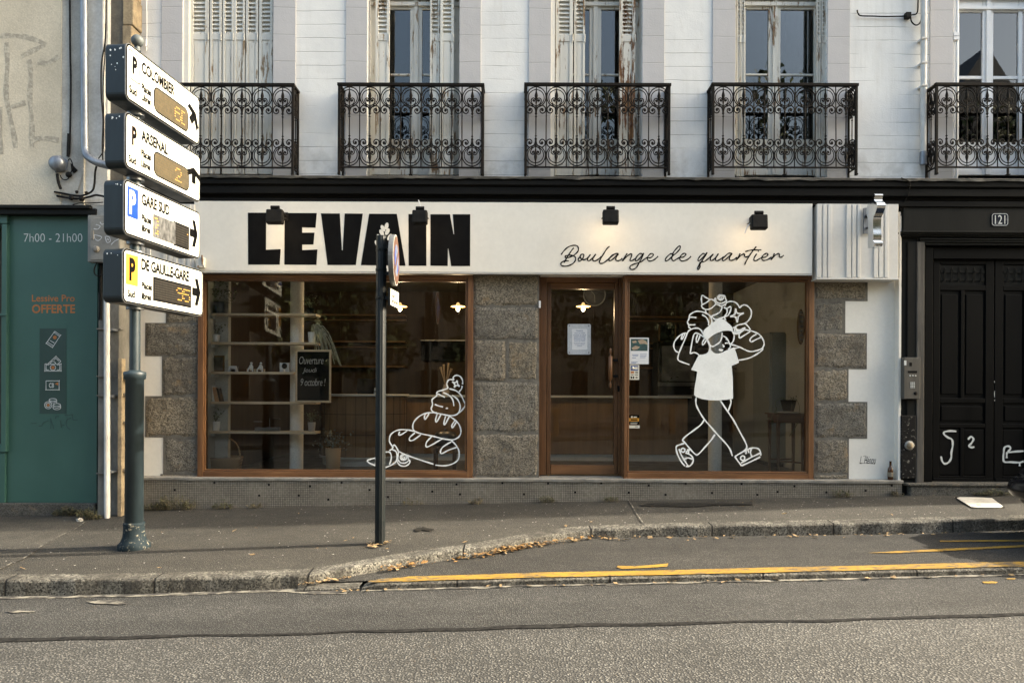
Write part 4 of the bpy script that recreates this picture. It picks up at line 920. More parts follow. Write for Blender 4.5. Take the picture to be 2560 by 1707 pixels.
french(915, 1152, [(968,1025),(1055,1112)], (1025,1055), M['peel'], 'tall window behind half folded shutters, second from left')
shutter(938, 973, 8.64, M['peel'], 'cream leaf folded left of the second window'); shutter(1074.5, 1098.5, 8.66, M['peel2'], 'flaking leaf folded right of the second window'); shutter(1100, 1134, 8.635, M['peel'], 'outer leaf right of the second window')
french(1374, 1602, [(1417,1473),(1503,1560)], (1473,1503), M['peel2'], 'tall window with badly flaking centre post')
shutter(1389, 1432, 8.635, M['peel2'], 'stained leaf left of the third window'); shutter(1435, 1462, 8.66, M['peel2'], 'narrow flaking leaf beside the third window'); shutter(1548, 1588, 8.64, M['rust'], 'shutter leaf stripped to rusty brown')
french(1822, 2062, [(1864,1921),(1951,2035)], (1921,1951), M['peel2'], 'wide open window with cracked white paint')
for a, b in ((1843,1851),(1853,1861),(2042,2050),(2054,2063)): shutter(a, b, 8.64, M['peel'], 'shutter folded edge on beside the wide window')
french(2362, 2650, [(2398,2456),(2483,2546),(2556,2600)], (2456,2483), M['pvc'], 'modern white window at the right edge', mid=(190,198), white=True)
mb = MB()
for x, r in ((2385,.010),(2392,.016)):
    q = P(x, 200, 8.62); mb.tube([(q.x, 8.62, ZC), (q.x, 8.62, zl)], r, 10)
for y in (88, 98): q = P(2389, y, 8.61); mb.box(q.x-.035, q.x+.03, 8.585, 8.64, q.z-.018, q.z+.018)
obj('roller_rail', mb, M['pvc'], B)
# small bits on the facade
mb = MB(); q0 = P(357, 0, 8.585)
obj('wall_rod', MB().tube([P(366, -40, 8.585), P(367, 90, 8.585), P(366, 128, 8.585)], .006, 6).tube([P(365,100,8.575), P(365,118,8.575)], .012, 8), M['pvc'], B)
sg = MB(); text_on(sg, 'L. Hénou', on(8.592, .001), 2149, 1140, 2190, 1159, shear=.5, offset=.0)
strokes(sg, (2000,860,3.266), 8.592, .7, [[(485,970),(530,972),(575,974),(612,980)],[(515,915),(540,912),(545,935)]], .001)
obj('painter_signature', sg, M['paintblk'], B, recalc=False)
# projecting chrome sign
CS = thing('projecting_sign', 'chrome emblem seen edge on, fixed out from the white fluted box', 'shop sign', P(2178, 560, 8.38))
def chrome(dx, w, front, back, thick):
    mb = MB(); pts = [Vector((0, f, z)) for f, z in front]+[Vector((0, f, z)) for f, z in back]
    x0 = P(2172, 560, 8.1).x+dx
    a = [Vector((x0, p.y, p.z)) for p in pts]
    n = len(a); vs = a+[p+Vector((w, 0, 0)) for p in a]
    mb.add(vs, [[i, i+n, (i+1) % n+n, (i+1) % n] for i in range(n)], True)
    tr = tessellate_polygon([[Vector((p.y, p.z, 0)) for p in a]]); mb.add(vs, [list(t) for t in tr]+[[j+n for j in t][::-1] for t in tr])
    return mb
zt = lambda y: P(2185, y, 8.0).z
F1 = smooth([(8.00,zt(484),0),(7.965,zt(489),0),(7.98,zt(497),0),(7.975,zt(503),0),(7.925,zt(512),0),(7.915,zt(522),0),(7.96,zt(536),0),(8.0,zt(545),0),(8.005,zt(567),0),(7.995,zt(590),0),(8.0,zt(602),0),(7.97,zt(606),0),(7.97,zt(613),0),(7.99,zt(617),0)], 5)
Bk = smooth([(8.12,zt(616),0),(8.12,zt(604),0),(8.12,zt(570),0),(8.12,zt(545),0),(8.16,zt(520),0),(8.12,zt(500),0),(8.10,zt(486),0)], 4)
obj('emblem', chrome(.0, .088, [(p.x, p.y) for p in F1], [(p.x, p.y) for p in Bk], 0), M['chrome'], CS, .004)
mb = MB()
mb.pb(2160, 520, 2176, 584, 8.36, 8.384); obj('back_plate', mb, M['zinc'], CS); mb = MB(); mb.tube([P(2172, 540, 8.2), P(2168, 540, 8.37)], .02, 10); mb.tube([P(2172, 570, 8.2), P(2168, 570, 8.37)], .012, 10); obj('bracket', mb, M['blackp'], CS)
# floodlights on the fascia
def flood(xc, yt, yb, w, tilt, lab, cable=None):
    D = 7.93; t = thing('floodlight', lab, 'floodlight', P(xc, yt, D), 'black floodlights hung over the shop fascia')
    mb = MB(); c = P(xc, (yt+yb)/2, D); h = (yb-yt)/2*D/F; ww = w/2*D/F
    pts = [Vector((c.x-ww, c.y+.015, c.z+h)), Vector((c.x+ww, c.y+.015, c.z+h)), Vector((c.x+ww, c.y, c.z-h)), Vector((c.x-ww, c.y, c.z-h))]
    mb.prism(pts, (0, .085, -.012)); bd = obj('housing', mb, M['blackp'], t, .014)
    gl = MB(); gl.obox((c.x-ww+.012, c.y+.103, c.z-h+.025), (2*ww-.024, 0, 0), (0, .004, .0), (0, -.006, h*1.3)); obj('lens', gl, M['shade'], bd)
    vs = MB(); vs.obox((c.x-ww, c.y+.10, c.z-h+.075), (2*ww, 0, 0), (0, .075, .004), (0, 0, .006)); obj('added_glow_baffle', vs, M['blackp'], bd)  # unseen flap added behind the housing to cut off the upward glow
    ar = MB(); k = c+Vector((0, .05, h+.02)); ar.tube([k+Vector((-.045,0,0)), k+Vector((.045,0,0))], .022, 12); ar.tube([k, k+Vector((tilt, .24, .03)), Vector((c.x+tilt*1.6, 8.42, c.z+h+.03))], .014, 8)
    ar.box(c.x+tilt*1.6-.028, c.x+tilt*1.6+.028, 8.40, 8.42, c.z+h-.02, c.z+h+.07); obj('arm', ar, M['blackp'], t)
    if cable: obj('cable', MB().tube(smooth([P(x, y, 8.0) for x, y in cable], 5), .005, 6), M['pvc'], t)
    ld = bpy.data.lights.new('flood_lamp', 'AREA'); ld.shape = 'RECTANGLE'; ld.size = .17; ld.size_y = .05; ld.energy = LAMP; ld.color = (1., .68, .34)
    lo = bpy.data.objects.new('flood_lamp', ld); COL.objects.link(lo); lo.parent = t
    lo.location = Vector((c.x, c.y+.125, c.z-h+.062))-Vector(t.location); lo.rotation_euler = Vector((0, .80, -.60)).to_track_quat('-Z', 'Y').to_euler()
LAMP = .22
flood(684, 521, 556, 42, -.012, 'floodlight with a long side arm above the letter L')
flood(1048.5, 523, 557, 38, .0, 'scratched floodlight above the letter I', [(1046,500),(1052,520),(1054,540),(1052,555)])
flood(1528, 522, 557, 40, .02, 'floodlight above the first handwritten word')
flood(1901, 534, 570, 41, .04, 'flaking floodlight with a loose wire above the last handwritten word', [(1884,546),(1876,558),(1868,568),(1862,583)])
# entry phone
IP = thing('entry_phone', 'grey metal entry phone with keypad fixed beside the black doorway', 'intercom', P(2280, 945, 8.45))
mb = MB(); mb.pb(2260, 893, 2301, 997, 8.425, 8.50); obj('case', mb, M['stainless'], IP, .005)
mb = MB(); mb.pb(2274, 906, 2280, 915, 8.4225, 8.4245); mb.pb(2270, 927, 2293, 932, 8.4225, 8.4245); mb.lathe(P(2289, 983, 8.4245), [(.0,-.003),(.02,-.003),(.02,0)], 16, axis='y'); obj('dark_window', mb, M['dark'], IP)
mb = MB()
for k in range(3): mb.ball(P(2275+k*7, 939, 8.424), .010, 10, 6, (1,.3,.7))
for i in range(3):
    for j in range(4): mb.pb(2276.5+i*4, 955+j*4, 2279+i*4, 957.5+j*4, 8.421, 8.4245)
mb.pb(2260.5, 901, 2266, 913, 8.4225, 8.4245); obj('buttons', mb, M['vinyl'], IP)
BN = thing('door_stop', 'round brass coloured bell button on the dark base block', 'bell button', P(2273, 1113, 8.46))
obj('button', MB().lathe(P(2273, 1113, 8.49), [(.0,-.035),(.02,-.035),(.034,-.02),(.034,0)], 16, axis='y'), M['brownstone'], BN)
obj('collar', MB().lathe(P(2273, 1113, 8.49), [(.0,-.01),(.055,-.008),(.055,0)], 12, axis='y'), M['boxgrey'], BN)
BN.name = 'bell_button'
# old hinge at left of the fascia
HB = thing('cable_clamp_box', 'small rusty white box on the fascia edge beside the third parking sign', 'junction box', P(500, 655, 8.38))
mb = MB(); mb.pb(490, 643, 509, 668, 8.36, 8.42); obj('case', mb, M['peel2'], HB, .004); mb = MB(); mb.tube([P(505,638,8.35), P(506,662,8.35)], .010, 8); mb.pb(492,664,510,668,8.345,8.36); obj('latch', mb, M['rust'], HB)
HB.name = 'junction_box'
# downpipe and cables high on the right
DP = thing('downpipe', 'white rainwater pipe between the wide window and the right edge window', 'drainpipe', P(2310, 400, 8.5))
mb = MB(); mb.tube([P(2310, -300, 8.53), P(2309, 200, 8.53), P(2308, 380, 8.53)], .033, 14); obj('pipe', mb, M['whitepipe'], DP)
mb = MB(); mb.tube([P(2308, 380, 8.53), P(2308, 412, 8.53)], .038, 14); obj('shoe', mb, M['zinc'], DP)
mb = MB()
for y in (100, 160, 217): q = P(2304, y, 8.54); mb.box(q.x-.02, q.x+.05, 8.49, 8.6, q.z-.01, q.z+.01)
obj('clip', mb, M['whitepipe'], DP)
def cable(name, pts, D, r, lab, m=None, cat='cable'):
    mb = MB(); mb.tube(smooth([P(x, y, D if not isinstance(D, list) else D[i]) for i, (x, y) in enumerate(pts)], 5), r, 7)
    return tag(obj(name, mb, m or M['blackp']), lab, cat)
cb = cable('cable', [(2143,26),(2145,34),(2152,40),(2180,41),(2215,42),(2262,41),(2280,38),(2292,34),(2295,10),(2296,-80)], 8.57, .008, 'black cable running across the white wall into the downpipe')
mb = MB(); mb.pb(2266, 30, 2279, 44, 8.54, 8.6); tag(obj('cable_box', mb, M['blackp'], None, .004), 'small black box on the cable beside the downpipe', 'cable box')
cable('cable', [(2276,42),(2279,55),(2288,63),(2297,61),(2303,48),(2303,15),(2302,-60)], 8.55, .008, 'black cable loop hanging beside the downpipe')
cable('cable', [(2253,445),(2270,452),(2275,458),(2272,480),(2264,500),(2255,512),(2252,540)], [8.34,8.34,8.35,8.38,8.43,8.46,8.49], .006, 'thin black cable hanging over the cornice at right')
cable('cable', [(2250,530),(2249,570),(2250,620),(2249,680),(2247,694)], 8.44, .006, 'thin pale cable clipped down the corner of the fluted box', M['whitepipe'])
# ================================================================ left neighbour
N = thing('laundry_building', 'beige rendered house with a deep green laundry front at the left edge', 'building', (-4.7, 8.3, .0))
XL = -9.5; zt2 = zz(-900)
mb = MB(); mb.box(XL, P(150,250,8.3).x, 8.32, 9.2, P(75,512,8.32).z, zt2); obj('upper_wall', mb, M['beige'], N)
mb = MB(); T0 = (0,0,3.733)
strokes(mb, T0, 8.32, 12, [[(0,340),(100,335),(250,350),(390,400),(400,430),(300,480),(200,530)],[(60,400),(70,600),(60,900),(120,1200),(150,1380)],[(270,560),(290,700),(280,900),(300,1150),(300,1380)],[(350,580),(450,590),(550,530)],[(110,1000),(240,960)],[(310,1310),(400,1290),(550,1310)],[(0,1000),(0,1200),(10,1440)]], .001)
obj('faded_graffiti', mb, M['tagg'], N, recalc=False)
mb = MB(); mb.box(P(150,250,8.3).x, P(206,250,8.3).x, 8.33, 9.2, P(175,512,8.32).z, zt2); obj('grey_pier', mb, M['greyrender'], N, 0)
mb = MB(); mb.box(P(206,250,8.3).x, P(262,250,8.3).x, 8.36, 9.2, P(230,512,8.36).z, zt2); obj('pale_pier', mb, M['whiterender'], N, 0)
mb = MB(); mb.box(P(262,250,8.36).x, P(306,250,8.36).x, 8.42, 9.2, .0, zt2); obj('cement_pier', mb, M['darkrender'], N)
mb = MB()
zz0 = 4.85; k = 0; 
while zz0 < zt2:
    h = random.uniform(.22, .34); j = random.uniform(-.012, .012)
    mb.box(P(305,250,8.4).x, P(331,250,8.4).x+j, 8.40+j*.6, 8.9, zz0, zz0+h-.008); zz0 += h
zz0 = .1
while zz0 < 4.83:
    h = random.uniform(.22, .34); j = random.uniform(-.012, .012)
    mb.box(P(303,900,8.4).x, P(325,900,8.4).x+j, 8.42+j*.6, 8.9, zz0, zz0+h-.008); zz0 += h
obj('corner_stone', mb, M['brownstone'], N, .012)
mb = MB(); ly = 527; mb.box(XL, P(240,ly,8.2).x, 8.20, 8.5, P(120,536,8.2).z, P(120,521,8.2).z); mb.box(XL, P(225,519,8.17).x, 8.17, 8.4, P(120,520.5,8.17).z, P(120,513,8.17).z)
obj('lintel', mb, M['darkwall'], N, .006)
mb = MB(); mb.box(P(225,527,8.2).x, P(262,527,8.2).x, 8.22, 8.5, P(240,540,8.2).z, P(240,512,8.2).z); obj('lintel_end', mb, M['greyrender'], N)
mb = MB(); zb = P(120,1256,8.3).z
mb.box(P(19,900,8.3).x, P(243,900,8.3).x, 8.30, 8.5, zb, P(120,537,8.3).z); FP = obj('green_panel', mb, M['green'], N, .003)
mb = MB(); mb.box(XL, P(19,900,8.3).x-.004, 8.27, 8.5, zb, P(10,1130,8.27).z-.01); mb.box(P(4,900,8.26).x, P(17,900,8.26).x, 8.25, 8.5, P(10,1130,8.25).z, P(10,560,8.25).z); mb.box(XL, P(17,900,8.26).x, 8.255, 8.5, P(10,558,8.25).z, P(10,537,8.25).z); mb.box(XL, P(4,900,8.26).x, 8.255, 8.5, P(10,1130,8.25).z, P(10,1112,8.25).z)
mb.box(P(4,780,8.24).x-.02, P(17,780,8.24).x, 8.235, 8.25, P(10,790,8.25).z, P(10,784,8.25).z)
sw = obj('laundry_window', mb, M['green'], N, .005); mb = MB(); mb.box(XL, P(4,900,8.3).x, 8.34, 8.346, P(10,1112,8.3).z, P(10,558,8.3).z); obj('pane', mb, M['glass'], sw)
mb = MB(); mb.box(XL, P(3,900,8.3).x, 8.6, 8.65, P(10,1112,8.3).z, P(10,558,8.3).z); obj('room_wall', mb, M['room'], sw)
mb = MB(); mb.box(XL, P(241,1270,8.27).x, 8.24, 8.5, -.5, zb); obj('dark_plinth', mb, M['granite2'], N, .012)
mb = MB(); mb.box(XL, -3.9, 9.2, 13, -.5, zt2); obj('back_shell', mb, M['darkrender'], N)
lf = on(8.30, .0015)
mb = MB(); text_on(mb, '7h00 - 21h00', lf, 60, 584, 206, 605, offset=-.012); obj('lettering', mb, M['vinyl'], FP, label='grey white opening hours 7h00 - 21h00', recalc=False)
mb = MB(); text_on(mb, 'Lessive Pro', lf, 80, 737, 187, 754, offset=.012); text_on(mb, 'OFFERTE', lf, 80, 761, 188, 783, offset=.022); obj('lettering', mb, M['orange'], FP, label='orange words Lessive Pro OFFERTE', recalc=False)
st = MB(); st.face([P(99,821,8.3-.002), P(166,821,8.3-.002), P(166,1034,8.3-.002), P(99,1034,8.3-.002)]); ST = obj('sticker', st, M['greend'], FP, label='darker green sticker with payment symbols', recalc=False)
TI = (60,800,5.6); c8 = lambda cx, cy, r, ry=None: [(cx+r*math.cos(t), cy+(ry or r)*math.sin(t)) for t in [k*math.pi/5 for k in range(11)]]
pl_ = lambda *p: [q for a, b in zip(p, p[1:]) for q in (a, ((a[0]+b[0])/2, (a[1]+b[1])/2), b)]
ic = [pl_((430,158),(513,212),(400,383),(312,325),(430,158)), pl_((421,175),(500,228)), pl_((325,305),(415,362)), pl_((365,285),(425,320)), pl_((295,613),(520,613),(520,713),(295,713),(295,613)), pl_((355,628),(312,628),(312,697),(355,697)), pl_((460,628),(503,628),(503,697),(460,697)), c8(408,664,38), pl_((340,610),(450,507),(518,577),(480,610)), pl_((420,560),(450,532),(490,575)), [(372,610),(385,585),(410,577),(435,588),(445,610)],
 pl_((312,850),(495,850),(495,975),(312,975),(312,850)), c8(340,1190,50), c8(340,1190,30), c8(406,1115,53,17), [(353,1115),(353,1135)], [(460,1115),(460,1160)], c8(462,1185,52,18), [(410,1185),(412,1235),(462,1253),(512,1235),(512,1185)], [(412,1210),(462,1228),(512,1210)], [(353,1135),(406,1155),(455,1140)]]
mb = MB(); strokes(mb, TI, 8.297, 1.5, ic, .0008, 4); text_on(mb, 'CB', lambda x, y: P(60+x/5.6, 800+y/5.6, 8.2955), 350, 880, 420, 945, offset=.012); obj('symbol', mb, M['vinyl'], ST, recalc=False)
mb = MB()
for x, y, r in ((432,242,26),(405,664,24),(340,1190,20)): mb.face([P(60+(x+r*math.cos(t))/5.6, 800+(y+r*math.sin(t))/5.6, 8.2962) for t in [k*math.pi/8 for k in range(16)]])
mb.face([P(60+x/5.6, 800+y/5.6, 8.2962) for x, y in ((430,890),(480,870),(480,915))]); obj('orange_dot', mb, M['orange'], ST, recalc=False)
mb = MB(); strokes(mb, TI, 8.30, 1.6, [[(370,1370),(395,1440),(420,1525)],[(375,1380),(380,1450),(375,1520)],[(570,1330),(630,1328),(690,1320)],[(680,1320),(680,1370),(700,1400),(760,1392)],[(660,1370),(610,1390),(590,1440),(610,1500),(650,1530)],[(515,1400),(520,1470),(530,1500)],[(520,1470),(570,1470)],[(95,1445),(140,1442),(180,1440)],[(205,1480),(250,1480),(280,1430),(350,1410)],[(440,1380),(450,1350),(490,1345)]], .001); obj('scribble', mb, M['greend'], FP, recalc=False)
# stained concrete pier beside the green front
mb = MB(); cz = lambda y: P(270, y, 8.2).z
mb.box(P(245,900,8.2).x, P(262,900,8.2).x, 8.20, 8.5, .0, cz(730)); mb.box(P(262,900,8.2).x, P(300,900,8.2).x, 8.18, 8.5, .0, cz(500))
PR = obj('concrete_pier', mb, M['concrete'], N, .008)
mb = MB()
for y in (822, 940, 988, 1182): mb.box(P(243,900,8.19).x, P(301,900,8.17).x, 8.170, 8.25, cz(y+2), cz(y-1))
obj('joint_band', mb, M['concrete'], PR)
# guard pipe, pipes
GP = thing('guard_pipe', 'white painted pipe standing at the foot of the concrete pier beside the thick post', 'pipe', P(268, 1307, 8.05))
q = P(268, 1307, 8.05); zg = walk_z(q.x, 8.05)
obj('pipe', MB().tube([(P(267,760,8.05).x, 8.05, P(267,745,8.05).z), (q.x, 8.05, zg)], .030, 14), M['whitepipe'], GP)
mb = MB(); text_on(mb, 'ZARF-20', lambda x, y: P(x, y, 8.015), 262, 842, 269, 888) if False else mb
mb = MB()
for y in (823, 990, 1180): z = P(268,y,8.05).z; mb.box(q.x-.04, q.x+.04, 8.06, 8.18, z-.012, z+.012)
obj('clip', mb, M['zinc'], GP)
ES = thing('edge_strip', 'narrow ochre edge strip lit by the sun beside the thick post', 'corner strip', P(298, 1300, 8.1))
mb = MB(); mb.box(P(294,1100,8.1).x, P(304,1100,8.1).x, 8.10, 8.18, walk_z(-4.3, 8.1), P(298,896,8.1).z); obj('strip', mb, M['brownstone'], ES, .006)
mb = MB()
for y in (945, 985, 1055, 1175): z = P(298,y,8.1).z; mb.box(P(304,1100,8.1).x, P(318,1100,8.1).x, 8.12, 8.2, z-.02, z+.012)
obj('rung', mb, M['brownstone'], ES, .004)
DZ = thing('downpipe', 'dull zinc rainwater pipe with an elbow at the top left', 'drainpipe', P(212, 300, 8.28))
obj('pipe', MB().tube([P(209,-300,8.28), P(211,200,8.28), P(212,345,8.28)], .040, 16), M['zinc'], DZ)
obj('elbow', MB().tube(smooth([P(212,345,8.28), P(213,375,8.28), P(220,392,8.25), P(240,405,8.22), P(262,412,8.22), P(290,418,8.22)], 6), .042, 16), M['zinc'], DZ)
CD = thing('conduit', 'thin white conduit running down beside the zinc pipe', 'conduit', P(257, 200, 8.33))
obj('tube', MB().tube([P(259,-300,8.33), P(258,100,8.33), P(260,380,8.33)], .020, 12), M['whitepipe'], CD)
cable('cable', [(174,-100),(175,60),(176,150),(177,200),(176,300),(174,370),(172,390)], 8.31, .010, 'thick black cable hanging straight down the grey render')
cable('cable', [(172,335),(170,392)], 8.31, .016, 'black sleeve at the end of the hanging cable')
cable('cable', [(266,-100),(265,60),(262,110),(254,160),(253,230),(258,300),(256,360),(258,420)], 8.29, .008, 'black cable wandering down beside the white conduit')
cable('cable', [(264,60),(262,140),(258,220),(260,300),(259,370),(250,392),(240,402)], 8.30, .006, 'second thinner black cable beside the white conduit')
cable('cable', [(136,480),(160,484),(190,490),(210,488),(230,478),(236,460),(238,430),(243,410)], 8.30, .011, 'black cable bundle sagging above the dark lintel')
cable('cable', [(142,490),(165,494),(195,497),(225,492),(240,488),(262,492)], 8.295, .012, 'lower black cable bundle above the dark lintel')
cable('cable', [(143,435),(146,455),(152,472)], 8.29, .016, 'short black hose below the round lamp')
cable('cable', [(182,512),(200,508),(225,508),(258,506)], 8.19, .006, 'thin wire lying on the dark lintel')
mb = MB()
for x, y, r in ((178,495,.028),(204,497,.030),(192,480,.018),(216,482,.018)): mb.ball(P(x, y, 8.29), r, 10, 7, (1.1,.8,1))
tag(obj('cable_joint', mb, M['blackp']), 'cluster of taped black joints on the sagging cables', 'cable joint')
RL = thing('bulkhead_lamp', 'round grey bulkhead lamp on the beige wall above the lintel', 'lamp', P(149, 412, 8.27))
mb = MB(); mb.lathe(P(149,412,8.32), [(.0,-.10),(.045,-.098),(.075,-.085),(.085,-.06),(.088,-.02),(.088,0)], 24, axis='y'); obj('body', mb, M['zinc'], RL)
mb = MB()
for x, y in ((151,392),(131,415),(141,430)): mb.ball(P(x, y, 8.29), .014, 8, 6)
mb.prism([P(151,389,8.305), P(170,402,8.305), P(166,425,8.305), P(146,430,8.305), P(128,414,8.305)], (0, .012, 0)); obj('bracket', mb, M['zinc'], RL)
cable('cable', [(150,437),(155,447),(164,450),(172,445),(178,430),(182,415),(176,398),(170,402)], 8.29, .006, 'thin black wires looping under the round lamp')
mb = MB(); mb.ball(P(172,437,8.29), .034, 10, 8, (1.1,.7,1)); mb.prism([P(178,425,8.30), P(176,408,8.30), P(192,425,8.30), P(182,432,8.30)], (0, .02, 0)); tag(obj('cable_joint', mb, M['blackp']), 'black wire junction beside the round lamp', 'cable joint')
# patch of bare pale render under the lamp
mb = MB(); mb.face([P(x, y, 8.3185) for x, y in ((150,452),(162,440),(178,444),(198,424),(205,440),(200,458),(196,470),(190,486),(160,486),(150,478))]); obj('bare_patch', mb, M['greyrender'], N, recalc=False)
MX = thing('meter_box', 'weathered grey meter box with scrawled tags behind the dark parking signs', 'meter box', P(258, 600, 8.1))
mb = MB(); mb.pb(219, 538, 300, 655, 8.08, 8.18); CB_ = obj('case', mb, M['boxgrey'], MX, .006); mb = MB(); mb.pb(225, 545, 298, 650, 8.07, 8.08); obj('door', mb, M['boxgrey'], MX, .004)
mb = MB(); mb.pb(226, 576, 234, 598, 8.062, 8.07); mb.lathe(P(241,623,8.07), [(.0,-.03),(.022,-.03),(.036,-.012),(.036,0)], 16, axis='y'); obj('latch', mb, M['ledge'], MX, .002)
mb = MB(); strokes(mb, (120,370,4.75), 8.07, 1.6, [[(545,960),(590,965),(620,930),(570,910)],[(620,880),(640,910),(660,900)],[(550,1030),(560,1080),(600,1100),(640,1060),(590,1040),(550,1030)],[(680,1050),(700,1120),(740,1110),(730,1060),(690,1050)],[(750,1150),(790,1110),(840,1080),(800,1060),(760,1050)],[(700,1090),(715,1080),(718,1100)]], .002); obj('graffiti', mb, M['card'], MX, recalc=False)
cable('cable', [(243,655),(236,672),(237,685),(246,690),(258,686)], 8.12, .007, 'black loop of cable hanging under the meter box')
cable('cable', [(252,655),(252,760),(251,800)], 8.15, .018, 'dark cable dropping from the meter box', M['dark'])

# ================================================================ parking guidance sign
PD = 6.75; PX = P(335, 1360, PD).x; PZ = walk_z(PX, PD)
SP = thing('parking_sign_post', 'thick teal grey post with ball top carrying the four parking signs', 'sign post', (PX, PD, PZ))
py = lambda y: P(335, y, PD).z-PZ
s_ = PD/F
mb = MB(); c0 = Vector((PX, PD, PZ))
mb.lathe(c0, [(13*s_,py(1312)),(21.7*s_,py(1306)),(21.2*s_,py(949)),(25*s_,py(947)),(26.5*s_,py(936)),(24,0)] [:5]+[(26*s_,py(930)),(15*s_,py(927)),(13*s_,py(925))], 28)
obj('lower_tube', mb, M['pole'], SP)
mb = MB(); mb.lathe(c0, [(37*s_,-.02),(38.5*s_,py(1368)),(37.5*s_,py(1358)),(31*s_,py(1352)),(26*s_,py(1338)),(24.2*s_,py(1318)),(25*s_,py(1310)),(24.6*s_,py(1305)),(21*s_,py(1304))], 28); obj('foot', mb, M['polebase'], SP)
mb = MB(); mb.lathe(c0+Vector((.0,0,0)), [(12.8*s_,py(926)),(12.5*s_,py(770)),(11.5*s_,py(400)),(10*s_,py(128)),(6*s_,py(122)),(5*s_,py(118))], 24); obj('upper_tube', mb, M['pole'], SP)
mb = MB(); mb.ball(c0+Vector((.012,0,py(103))), 15*s_, 20, 14); mb.lathe(c0+Vector((.012,0,0)), [(8*s_,py(128)),(6*s_,py(122)),(5*s_,py(116))], 16); obj('ball_finial', mb, mat('weathered_ball', (.10,.115,.115), (.07,.08,.08), 9, .6, .3), SP)
k = PD/6.16
Dn, Dfar = 5.85*k, 6.98*k
def psign(xl, yt, yb, xr, yrt, yrb, kind, lab):
    a = P(xl, (yt+yb)/2, Dn); b = P(xr, (yrt+yrb)/2, Dfar); z = (a.z+b.z)/2
    h = ((yb-yt)*Dn/F+(yrb-yrt)*Dfar/F)/2; Lv = Vector((b.x-a.x, b.y-a.y, 0)); Ln = Lv.length; u = Lv.normalized(); nv = Vector((u.y, -u.x, 0))
    th = .178; o = Vector((a.x, a.y, z+h/2))
    S = thing('parking_sign', lab, 'parking sign', o, 'parking guidance boxes stacked on the thick post')
    fn = lambda lift: (lambda x, y: o+u*(x*Ln)+Vector((0, 0, -y*h))+nv*lift)
    def rr(x0, y0, x1, y1, r, lift, n=5):
        out = []; ra, rb = r/Ln, r/h
        for cx, cy, a0 in ((x1-ra, y0+rb, -90), (x1-ra, y1-rb, 0), (x0+ra, y1-rb, 90), (x0+ra, y0+rb, 180)):
            for q in range(n+1):
                t = math.radians(a0+90*q/n); out.append(fn(lift)(cx+ra*math.cos(t), cy+rb*math.sin(t)))
        return out
    mb = MB(); mb.prism(rr(0, 0, 1, 1, .055, -.012), nv*(-th)); body = obj('housing', mb, M['signd'], S, .006)
    sp = MB(); R_ = random.Random(kind+5)
    for _ in range((14, 5, 4, 3)[kind]):
        a_, b_ = R_.uniform(.02, th-.03), R_.uniform(-h*.5, -.01) if kind == 0 else -.016-R_.uniform(0, .02); q_ = o-nv*a_+Vector((0, -.0015, b_ if abs(b_) > .05 else b_-.03)); r_ = R_.uniform(.003, .008); sp.face([q_+Vector((r_*math.cos(t_), 0, r_*1.2*math.sin(t_))) for t_ in (0, 1, 2, 3, 4, 5)])
    obj('bird_dropping', sp, M['white'], body, recalc=False)
    for uu_ in (.03, .97):
        for vv_ in (.05, .95):
            pass
    mb = MB(); mb.prism(rr(-.004, -.008, 1.004, 1.008, .058, 0), nv*(-.012)); obj('rim', mb, M['rim'], body)
    mb = MB(); mb.prism(rr(.0, 0, 1., 1., .055, .0015), nv*(-.001)); obj('gasket', mb, M['signk'], body)
    mb = MB(); mb.prism(rr(.012, .032, .988, .968, .04, .004), nv*(-.002)); PN = obj('face_panel', mb, M['signw'], S)
    T_ = lambda body_, x0, y0, x1, y1, m='signk', lf=.0065, **kw: obj('lettering', text_on(MB(), body_, fn(lf), x0, y0, x1, y1, **kw), M[m], PN, recalc=False)
    tx = {'signk': MB(), 'white': MB()}
    def rect(x0, y0, x1, y1, lift, m, name, r=.0):
        q = MB()
        if r: q.face(rr(x0, y0, x1, y1, r, lift))
        else: q.face([fn(lift)(*p) for p in ((x0,y0),(x1,y0),(x1,y1),(x0,y1))])
        return obj(name, q, m, PN, recalc=False)
    def arrow(kind):
        q = tx['signk']
        f = lambda p, th_: fn(.0065)(.897+.92*(p[0]*math.cos(th_)-p[1]*math.sin(th_)), .50+1.0*(p[0]*math.sin(th_)+p[1]*math.cos(th_))*Ln/h*1.0)
        ang = {'r': 0, 'u': -math.pi/2, 'ur': -math.pi/4}[kind]
        for pts in (((-.062,-.032),(.034,-.032),(.034,.032),(-.062,.032)), ((-.022,-.108),(.026,-.108),(.070,0),(.020,0)), ((.020,0),(.070,0),(.026,.108),(-.022,.108))):
            q.face([f(p, ang) for p in pts])
    c = rand = random.Random(3)
    def display(x0, y0, x1, y1, bg, dots, lit, r=0., cols=24, name='display'):
        rect(x0-.012, y0-.025, x1+.012, y1+.025, .0052, M['signk'], 'display_border', r*1.3); DS = rect(x0, y0, x1, y1, .0062, bg, name, r)
        md, ml = MB(), MB()
        ny = 8
        for i in range(cols):
            for j in range(ny):
                x = x0+(x1-x0)*(i+.7)/(cols+.4); y = y0+(y1-y0)*(j+.9)/(ny+.9); wx, wy = (x1-x0)/cols*.38, (y1-y0)/ny*.20
                t = ml if (i, j) in lit else md
                t.face([fn(.0075)(*p) for p in ((x-wx,y-wy),(x+wx,y-wy),(x+wx,y+wy),(x-wx,y+wy))])
        o1 = obj('display_dots', md, dots, PN, recalc=False)
        if ml.v: obj('lit_dots', ml, M['led'], PN, recalc=False)
